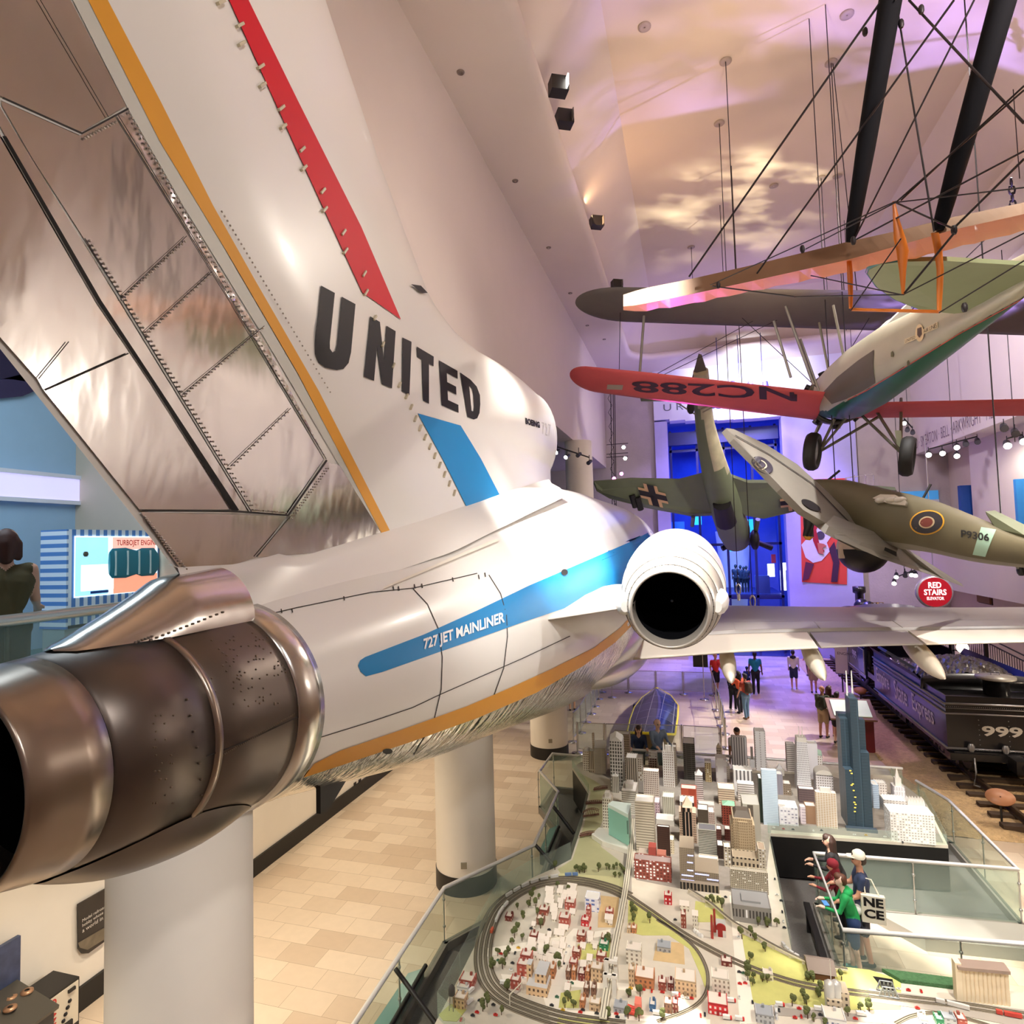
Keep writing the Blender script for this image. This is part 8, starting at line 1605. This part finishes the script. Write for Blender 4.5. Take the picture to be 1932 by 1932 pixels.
cluster([(1706, 797, 1), (1716, 782, 0), (1712, 810, 0), (1722, 815, 0)], 30, 'vertical lamp cluster behind the biplane wheel', True, .2)
cluster([(1687, 1098, 1), (1691, 1086, 1), (1708, 1084, 0), (1720, 1082, 1), (1727, 1083, 1)], 30, 'lamp cluster below the fighter wing', True, .2)
t = thing('lamp_truss', 'blue-lit row of stage lamps hanging before the white portal header', 'stage lamps', (3, 34.5, 15)); bm2 = cm((40, 40, 110), .4)
a, b = onY(1335, 746, 34.5), onY(1450, 748, 34.5); rod('truss_bar', a, b, .05, bm2, t); rod('truss_bar', a-Vector((0, 0, .35)), b-Vector((0, 0, .35)), .05, bm2, t)
for i, x in enumerate((1344, 1356, 1374, 1396, 1408, 1436, 1360, 1382, 1416, 1444)): 
    p = onY(x, 762 if i < 6 else 728, 34.4); d = Vector((0, -.4, -1)); MB().tube([p+Vector((0, 0, .22)), p+Vector((0, -.06, -.2))], .13, 10, 0, True, .19).build('lamp_body', bm2, t); MB().ball(p+Vector((0, -.07, -.22)), .15, 0, 10, (1, 1, .4)).build('lens', emw if i == 2 else cm((120, 124, 210), .3), t)
for x in (1356, 1396, 1440): q = onY(x, 746, 34.5); rod('drop_rod', q, (q.x, q.y, 17.9), .02, bm2, t)
# inside the gallery: mist column, glowing panels
mist = pmat('mist_white', lit((206, 214, 240)), .9, emit=lit((150, 170, 235)), estr=.35, noise=.2, nscale=.8)  # weak emission stands in for gallery light on the mist
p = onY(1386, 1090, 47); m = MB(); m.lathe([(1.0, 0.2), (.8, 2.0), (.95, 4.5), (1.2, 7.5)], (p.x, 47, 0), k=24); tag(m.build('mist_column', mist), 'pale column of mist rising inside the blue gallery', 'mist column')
wp = pmat('panel_white', lit((240, 246, 255)), .4, emit=lit((240, 246, 255)), estr=2.5, noise=.05); cyp = pmat('panel_cyan', lit((60, 210, 230)), .4, emit=lit((40, 190, 225)), estr=1.2, noise=.3, nscale=1)
def gp(x0, y0, x1, y1, y, mat, lab): a, b = onY(x0, y0, y), onY(x1, y1, y); tag(MB().bb(a.x, b.x, y, y+.1, max(0.05, b.z), a.z).build('light_panel', mat), lab, 'lit panel')
gp(1448, 1064, 1462, 1088, 42, wp, 'white glowing panel inside the gallery, left one'); gp(1476, 1062, 1486, 1076, 42, wp, 'small white glowing panel at the right jamb of the gallery'); gp(1472, 1076, 1484, 1114, 41.6, wp, 'tall white glowing panel at the right of the gallery'); gp(1304, 975, 1324, 990, 44, cyp, 'cyan screen inside the gallery above the engine pod'); gp(1405, 980, 1430, 1004, 44, cyp, 'pale blue window inside the gallery right of the bomber nose')
gp(1455, 1046, 1464, 1062, 41.5, cm((200, 60, 70), .5), 'small red and white notice inside the gallery'); gp(1266, 985, 1292, 1005, 44, pmat('panel_blue', lit((40, 120, 220)), .4, emit=lit((30, 90, 220)), estr=.8, noise=.3), 'blue screen inside the gallery at the left'); gp(1374, 1030, 1392, 1040, 43, cyp, 'pale blue strip inside the gallery beside the mist')
tag(MB().bb(onY(1425, 1090, 41).x, onY(1452, 1090, 41).x, 41, 41.4, 3.5, 4.6).build('control_desk', cm((60, 80, 140), .4)), 'dark blue control desk inside the gallery', 'desk')
# ================================================================ visitors
skin_c = {'fair': (226, 176, 150), 'tan': (206, 150, 120), 'brown': (110, 72, 54), 'pale': (236, 196, 174)}
def capsule(mb, a, b, r0, r1, k=12):
    a, b = Vector(a), Vector(b); t = b-a; L = t.length
    t = t.normalized() if L > 1e-5 else Vector((0, 0, 1)); u = t.cross(Vector((.3, .9, .1))).normalized(); w = t.cross(u); R = []
    for q in (-.98, -.8, -.5, 0): R.append((a+t*(r0*q), r0*math.sqrt(1-q*q)))
    for q in (0, .5, .8, .98): R.append((b+t*(r1*q), r1*math.sqrt(1-q*q)))
    mb.loft([[c+u*(r*math.cos(2*PI*i/k))+w*(r*math.sin(2*PI*i/k)) for i in range(k)] for c, r in R], 0, True, True)
def blend(name, caps, mats, par, vox, smooth=4):       # one continuous surface over a skeleton of tapered capsules
    mb = MB()
    for a, b, r0, r1, g in caps: capsule(mb, a, b, r0, r1)
    me = bpy.data.meshes.new(name); me.from_pydata(mb.v, [], mb.f); o = bpy.data.objects.new(name, me); C.objects.link(o)
    md = o.modifiers.new('r', 'REMESH'); md.mode = 'VOXEL'; md.voxel_size = vox; sm = o.modifiers.new('s', 'SMOOTH'); sm.iterations = smooth; sm.factor = .5
    dg = bpy.context.evaluated_depsgraph_get(); dg.update(); m2 = bpy.data.meshes.new_from_object(o.evaluated_get(dg)); bpy.data.objects.remove(o); bpy.data.meshes.remove(me); m2.name = name
    m2.materials.clear()
    for m in mats: m2.materials.append(m)
    n = len(m2.polygons); cs = np.empty(n*3); m2.polygons.foreach_get('center', cs); cs = cs.reshape(-1, 3); best = np.full(n, 9e9); gi = np.zeros(n, int)
    for a, b, r0, r1, g in caps:
        a, b = np.array(a, float), np.array(b, float); ab = b-a; t = np.clip(((cs-a)@ab)/max(1e-9, ab@ab), 0, 1); d = np.linalg.norm(cs-(a+t[:, None]*ab), axis=1)-(r0+(r1-r0)*t); s = d < best; best[s] = d[s]; gi[s] = g
    m2.polygons.foreach_set('material_index', gi.astype('i')); m2.polygons.foreach_set('use_smooth', [True]*n); m2.update()
    o = bpy.data.objects.new(name, m2); C.objects.link(o); o.parent = par; return o
def person(px, py, z, h, face, label, shirt=(200, 60, 50), pants=(40, 44, 60), skin='fair', hair=(60, 40, 30), hs='short', sleeve='short', legs='long', shoe=(40, 36, 34), lean=0.0, arms=((.1, .05), (.1, .05)), vox=.022, look=0.0, step=.06, pos=None, extras=(), fem=False, elbow=(.25, .25), fingers=False):
    # arms: per side (forward swing, outward) ; elbow bend ; face: heading in radians (0 looks along +Y)
    p = pos or onZ(px, py, z); t = thing('person', label, 'person', p); s = h/1.75; t.rotation_euler.z = face; t.scale = (s, s, s)
    SK, SH, PT, SO = 0, 1, 2, 3; c = []; ln = Vector((0, math.sin(lean), math.cos(lean)))
    hip = Vector((0, 0, .93)); ch = hip+ln*.40; nk = hip+ln*.56; hd = nk+Vector((0, .02+.05*look, .17)); sw = .17 if fem else .20; hw = .10
    c += [(hip+Vector((-.07, 0, 0)), hip+Vector((.07, 0, 0)), .125, .125, PT), (hip+Vector((0, 0, .06)), hip+ln*.25, .125, .125 if not fem else .115, SH)]
    for q in (-1, 1):
        c += [(hip+ln*.22+Vector((q*.05, 0, 0)), ch+Vector((q*.08, 0, 0)), .105, .125, SH), (ch+Vector((q*.06, 0, .05)), ch+ln*.1+Vector((q*(sw-.02), 0, .0)), .09, .065, SH)]
        k = Vector((q*hw*.95, .02+q*step*.4, .50)); an = Vector((q*hw*.9, -.02+q*step*.9, .09)); hj = hip+Vector((q*hw*.85, 0, -.03))
        g1, g2 = (PT, PT) if legs == 'long' else (PT, SK); c += [(hj, k if legs != 'shorts' else hj.lerp(k, .86), .098, .066 if legs == 'long' else .085, g1)]
        if legs == 'shorts': c += [(hj.lerp(k, .5), k, .07, .058, SK)]
        if legs == 'dress': c[-1] = (hj, hj.lerp(k, .6), .11, .12, PT); c += [(hj.lerp(k, .5), k, .07, .056, SK)]
        c += [(k, an, .058 if legs != 'long' else .066, .04 if legs != 'long' else .056, g2), (an+Vector((0, -.03, -.05)), an+Vector((q*.01, .14, -.06)), .044, .036, SO)]
        fw, ow = arms[0 if q < 0 else 1]; eb = elbow[0 if q < 0 else 1]; shd = ch+ln*.1+Vector((q*sw, 0, 0))
        ua = Vector((q*math.sin(ow), math.sin(fw), -math.cos(fw)*math.cos(ow))).normalized(); el_ = shd+ua*.28
        fa = Vector((q*(math.sin(ow)*.5-(.35 if eb > 1 else 0)), math.sin(fw+eb), -math.cos(fw+eb))).normalized(); wr = el_+fa*.25
        gA = SK if sleeve == 'none' else SH; gB = SH if sleeve == 'long' else SK
        c += [(shd, shd.lerp(el_, .55), .058, .05, gA), (shd.lerp(el_, .5), el_, .046, .04, gB), (el_, wr, .042, .029, gB)]
        pm = wr+fa*.07; c += [(wr, pm, .03, .036, SK)]
        sd = fa.cross(Vector((0, 0, 1)) if abs(fa.z) < .9 else Vector((0, 1, 0))).normalized(); cu = Vector((0, 0, -1)) if abs(fa.z) < .9 else Vector((0, 1, 0))
        if fingers:
            for i, fl_ in enumerate((.07, .08, .075, .06)): b0 = pm+sd*((i-1.5)*.019)+fa*.02; m_ = b0+fa*(fl_*.6)+cu*.012; c += [(b0, m_, .0095, .009, SK), (m_, m_+fa*(fl_*.4)+cu*.03, .009, .0075, SK)]
            c += [(wr+sd*.025+fa*.02, wr+sd*.055+fa*.06, .012, .01, SK), (wr+sd*.055+fa*.06, wr+sd*.05+fa*.095+cu*.01, .01, .008, SK)]
        else: c += [(pm, pm+fa*.07+cu*.02, .03, .02, SK), (wr+sd*.02, pm+sd*.045, .012, .011, SK)]
    c += [(nk-ln*.06, hd-Vector((0, 0, .06)), .056, .052, SK), (hd+Vector((0, .01, -.04)), hd+Vector((0, -.012, .035)), .078, .092, SK), (hd+Vector((0, .05, -.065)), hd+Vector((0, .04, -.02)), .04, .05, SK), (hd+Vector((0, .092, -.01)), hd+Vector((0, .106, -.03)), .011, .016, SK)]
    for q in (-1, 1): c += [(hd+Vector((q*.084, -.01, -.02)), hd+Vector((q*.086, -.012, .015)), .012, .014, SK)]
    mt = [cm(skin_c[skin], .5), cm(shirt, .8, noise=.12), cm(pants, .8, noise=.12), cm(shoe, .6)]
    b = blend('body', c, mt, t, vox)
    hm_ = cm(hair, .6, noise=.2)
    if hs != 'bald':
        hc = [(hd+Vector((0, -.03, .03)), hd+Vector((0, .025, .06)), .094, .078, 0), (hd+Vector((0, -.05, -.02)), hd+Vector((0, -.035, .04)), .075, .085, 0)]
        if hs == 'long': hc += [(hd+Vector((q*.06, -.05, 0)), hd+Vector((q*.075, -.07, -.26)), .055, .04, 0) for q in (-1, 1)]+[(hd+Vector((0, -.08, 0)), hd+Vector((0, -.10, -.28)), .07, .05, 0)]
        if hs == 'bob': hc += [(hd+Vector((q*.07, -.02, .0)), hd+Vector((q*.08, -.02, -.12)), .045, .035, 0) for q in (-1, 1)]+[(hd+Vector((0, -.07, 0)), hd+Vector((0, -.075, -.13)), .07, .055, 0)]
        if hs == 'bun': hc += [(hd+Vector((0, -.11, .07)), hd+Vector((0, -.12, .08)), .04, .04, 0)]
        if hs == 'thin': hc = [(hd+Vector((q*.06, -.04, .01)), hd+Vector((q*.055, -.06, .03)), .04, .04, 0) for q in (-1, 1)]+[(hd+Vector((0, -.07, .0)), hd+Vector((0, -.06, .03)), .05, .05, 0)]
        blend('hair', hc, [hm_], t, max(.014, vox*.8), 3)
    m = MB()
    for q in (-1, 1): m.ball(hd+Vector((q*.034, .083, .002)), .0115, 0, 8)
    for nm_, pts, r, cc in (('mouth', [hd+Vector((-.022, .088, -.062)), hd+Vector((0, .094, -.064)), hd+Vector((.022, .088, -.062))], .006, (150, 74, 70)),): MB().tube(pts, r, 5).build(nm_, cm(cc, .5), None).parent = t
    for q in (-1, 1): o = MB().ball(hd+Vector((q*.034, .083, .002)), .0115, 0, 8).build('eye', cm((40, 30, 28), .3), None); o.parent = t
    for e in extras:
        if e[0] == 'cap':
            m = MB(); m.lathe([(.104, 0), (.108, .03), (.09, .085), (.05, .115), (.005, .122)], hd+Vector((0, -.008, .03)), k=20); m.add([hd+Vector((x, y, .035)) for x, y in ((-.085, .06), (-.06, .16), (0, .19), (.06, .16), (.085, .06))]+[hd+Vector((x, y, .045)) for x, y in ((-.085, .06), (-.06, .16), (0, .19), (.06, .16), (.085, .06))], [(0, 1, 2, 3, 4), (9, 8, 7, 6, 5), (0, 5, 6, 1), (1, 6, 7, 2), (2, 7, 8, 3), (3, 8, 9, 4)], 0); o = m.build('cap', cm(e[1], .8), None); o.parent = t
        if e[0] == 'backpack': o = blend('backpack', [(ch+Vector((-.06, -.19, -.2)), ch+Vector((-.05, -.18, .06)), .11, .10, 0), (ch+Vector((.06, -.19, -.2)), ch+Vector((.05, -.18, .06)), .11, .10, 0), (ch+Vector((0, -.24, -.2)), ch+Vector((0, -.24, -.08)), .08, .08, 0)]+[(ch+Vector((q*.11, -.1, .12)), ch+Vector((q*.12, .1, .08)), .025, .025, 0) for q in (-1, 1)], [cm(e[1], .8, noise=.15)], t, max(.016, vox*.8), 3)
        if e[0] == 'tote':
            o = MB().box(ch+Vector((-.26, -.12, -.3)), (.09, .34, .42), 0).build('tote_bag', cm((236, 228, 206), .8), None); o.parent = t; MB().tube([ch+Vector((-.26, -.22, -.1)), ch+Vector((-.2, -.12, .12)), ch+Vector((-.2, .0, .14)), ch+Vector((-.26, -.02, -.1))], .012, 6).build('strap', cm((236, 228, 206), .8), None).parent = o
            for i, sx in enumerate(('NE', 'CE')): q = letter3d('lettering', sx, ch+Vector((-.31, .02, -.25-.18*i)), (0, -1, 0), (0, 0, 1), .14, black, None, .04, .28); q.parent = o
        if e[0] == 'sling': o = blend('sling_bag', [(ch+Vector((.1, -.17, -.22)), ch+Vector((.16, -.12, -.3)), .1, .1, 0), (ch+Vector((-.16, -.1, .1)), ch+Vector((.1, -.16, -.18)), .014, .014, 0)], [cm((236, 236, 230), .7)], t, .014, 2)
        if e[0] == 'hood': o = blend('hood', [(nk+Vector((-.06, -.06, -.02)), nk+Vector((.06, -.06, -.02)), .075, .075, 0), (nk+Vector((0, -.1, -.02)), nk+Vector((0, -.1, -.06)), .07, .05, 0)] if e[2] == 'down' else [(hd+Vector((0, -.03, .04)), hd+Vector((0, .0, .05)), .115, .108, 0), (hd+Vector((0, -.05, -.08)), nk+Vector((0, -.05, 0)), .1, .1, 0)], [cm(e[1], .85, noise=.12)], t, max(.014, vox*.8), 3)
        if e[0] == 'phone': o = MB().box(ch+Vector((-.1, .36, -.1)), (.16, .09, .012), .3).build('held_card', cm((90, 150, 226), .3), None); o.parent = t
        if e[0] == 'glasses': 
            for q in (-1, 1): o = MB().tube([hd+Vector((q*.036+.022*math.cos(a), .094, .002+.018*math.sin(a))) for a in [2*PI*i/10 for i in range(11)]], .003, 4, 0, False).build('glasses', black, None); o.parent = t
        if e[0] == 'cardigan': o = blend('cardigan', [(ch+Vector((q*.1, -.02, -.3)), ch+Vector((q*.1, -.02, .02)), .125, .12, 0) for q in (-1, 1)], [cm(e[1], .8)], t, .02, 3)
    return t
PIH = PI/2
# near group in the visitor bay
person(0, 0, 0, 1.56, 1.45, 'woman with long dark hair and glasses resting her arms on the handrail', (28, 26, 28), (40, 40, 50), 'fair', (58, 36, 28), 'long', 'long', 'long', arms=((.35, .1), (.35, .1)), elbow=(1.25, 1.25), lean=.3, vox=.016, pos=Vector((2.34, 12.48, 0)), extras=(('glasses',),), fem=True, fingers=True)
person(0, 0, 0, 1.74, 1.5, 'man in a cream cap and navy shirt carrying a lettered tote bag', (46, 58, 88), (60, 62, 76), 'tan', (60, 44, 34), 'short', 'short', 'shorts', arms=((.3, .1), (.4, .1)), elbow=(.9, .9), vox=.016, pos=Vector((2.46, 11.5, 0)), extras=(('cap', (238, 232, 212)), ('tote',)), fingers=True)
person(0, 0, 0, 1.36, 1.5, 'child in a maroon hooded sweatshirt leaning on the handrail', (126, 28, 40), (40, 40, 52), 'tan', (70, 40, 30), 'short', 'long', 'long', arms=((.6, .2), (.6, .2)), elbow=(1.15, 1.15), lean=.3, vox=.016, pos=Vector((2.27, 11.97, 0)), extras=(('hood', (136, 30, 44), 'up'),))
person(0, 0, 0, 1.5, 1.45, 'boy in a bright green hoodie with a white sling bag, nearest at the rail', (34, 160, 84), (36, 60, 104), 'pale', (92, 54, 36), 'short', 'long', 'shorts', shoe=(120, 200, 190), arms=((.4, .12), (.4, .12)), elbow=(1.2, 1.2), lean=.25, vox=.016, pos=Vector((2.26, 11.22, 0)), extras=(('hood', (34, 166, 88), 'down'), ('sling',), ('phone',)), fingers=True, look=.6)
# the couple behind the skyline
person(0, 0, 0, 1.68, PI+.1, 'smiling woman with long dark hair in a denim jacket leaning behind the skyline', (34, 48, 78), (50, 50, 60), 'fair', (52, 34, 28), 'long', 'long', 'long', arms=((.7, .15), (.7, .15)), elbow=(.9, .9), lean=.25, vox=.016, pos=Vector((onY(1206, 1420, 18.25).x, 18.25, 0)), fem=True, extras=(('glasses',),), fingers=True)
person(0, 0, 0, 1.82, PI+.55, 'balding man in a grey and blue shirt standing behind the skyline', (122, 140, 166), (60, 84, 104), 'pale', (80, 56, 44), 'thin', 'long', 'long', arms=((.5, .12), (.6, .12)), elbow=(.8, .9), lean=.1, vox=.016, pos=Vector((onY(1240, 1420, 18.25).x, 18.3, 0)), extras=(('glasses',),), fingers=True)
person(0, 0, 0, 1.7, PI, 'person in a white T-shirt half hidden behind the striped white slab', (238, 236, 232), (60, 60, 70), 'tan', (50, 36, 30), 'short', pos=Vector((onY(1393, 1445, 18.3).x, 18.3, 0)))
# visitors on the floor
person(1352, 1309, 0, 1.80, -2.6, 'man in a red shirt and black shorts beside the dark sign panel', (206, 44, 36), (26, 26, 28), 'tan', (214, 206, 200), 'thin', 'short', 'shorts', shoe=(24, 24, 24), arms=((.05, .1), (.0, .2)), elbow=(.9, .5))
person(1427, 1309, 0, 1.84, -.1, 'man in a teal shirt and dark trousers seen from behind', (20, 130, 166), (30, 30, 34), 'brown', (24, 20, 20), 'short', arms=((.0, .15), (-.05, .15)))
person(1411, 1306, 0, 1.12, .1, 'small child in blue beside the man in teal', (30, 60, 140), (24, 34, 70), 'brown', (24, 24, 30), 'short', extras=(('cap', (30, 60, 120)),))
person(1384, 1340, 0, 1.68, -.6, 'person in a long black jacket with dark hair tied back', (30, 28, 32), (26, 28, 36), 'fair', (30, 24, 24), 'bun', 'long', arms=((.1, .1), (.2, .1)), shoe=(220, 220, 224))
person(1397, 1345, 0, 1.62, .5, 'person in a bright orange jacket holding a phone', (226, 96, 56), (34, 36, 48), 'fair', (30, 24, 22), 'long', 'long', arms=((.6, .1), (.6, .1)), elbow=(1.1, 1.1), look=.5)
person(1409, 1356, 0, 1.70, .6, 'person in a rust shirt and blue jeans with a brown backpack', (170, 66, 48), (104, 140, 170), 'tan', (28, 22, 20), 'short', 'short', arms=((.2, .1), (.3, .1)), shoe=(140, 100, 60), extras=(('backpack', (70, 56, 46)),))
person(1499, 1300, 0, 1.74, -.2, 'person in a white jacket with a dark hood and navy shorts', (236, 228, 214), (36, 44, 70), 'fair', (30, 24, 22), 'short', 'long', 'shorts', shoe=(230, 228, 224), extras=(('hood', (40, 40, 60), 'down'),))
person(1536, 1307, 0, 1.66, -.1, 'woman in a khaki dress with long dark hair walking away', (176, 152, 116), (176, 152, 116), 'tan', (44, 30, 24), 'long', 'short', 'dress', fem=True)
person(1527, 1275, 0, 1.6, .4, 'person in brown near the far end of the locomotive', (150, 110, 96), (90, 70, 66), 'tan', (60, 44, 36), 'short')
person(1555, 1392, 0, 1.74, -.55, 'man in tan shorts with a dark green backpack, bald', (66, 78, 50), (172, 150, 116), 'tan', (120, 90, 70), 'bald', 'short', 'shorts', shoe=(34, 34, 38), extras=(('backpack', (52, 58, 40)),))
person(1568, 1388, 0, 1.70, -.6, 'woman with long brown hair between the two backpacks', (40, 36, 36), (40, 36, 40), 'fair', (74, 46, 34), 'long', 'short', 'shorts', shoe=(236, 232, 228), fem=True)
person(1583, 1402, 0, 1.68, -.6, 'woman in a black skirt with a grey backpack', (34, 32, 34), (22, 22, 26), 'fair', (50, 36, 30), 'short', 'long', 'dress', shoe=(36, 30, 28), extras=(('backpack', (112, 104, 92)),), fem=True)
person(1080, 1340, 0, 1.72, .2, 'person in black shorts mostly hidden by the jet belly', (44, 60, 84), (24, 24, 26), 'fair', (40, 30, 26), 'short', 'short', 'shorts', shoe=(20, 20, 20))
# woman on the balcony at the left edge
person(0, 0, 0, 1.82, .95, 'woman in an olive sleeveless top seen from behind on the balcony', (86, 78, 50), (40, 58, 62), 'fair', (66, 32, 24), 'bob', 'none', 'shorts', arms=((.35, .12), (.35, .12)), elbow=(.9, .9), vox=.012, pos=Vector((-5.95, 4.02, 5.4)), fem=True, fingers=True)
# silhouettes in the gallery
for x, h, lab in ((1389, 1.75, 'tall dark figure in the gallery, left of the mist'), (1398, 1.7, 'second dark figure in the gallery before the mist'), (1404, 1.6, 'third dark figure in the gallery before the mist'), (1409, 1.65, 'fourth dark figure in the gallery, right of the mist')):
    person(0, 0, 0, h, .0, lab, (24, 26, 50), (20, 22, 40), 'brown', (16, 16, 24), 'short', pos=Vector((onY(x, 1100, 42).x, 42, 3.5)))
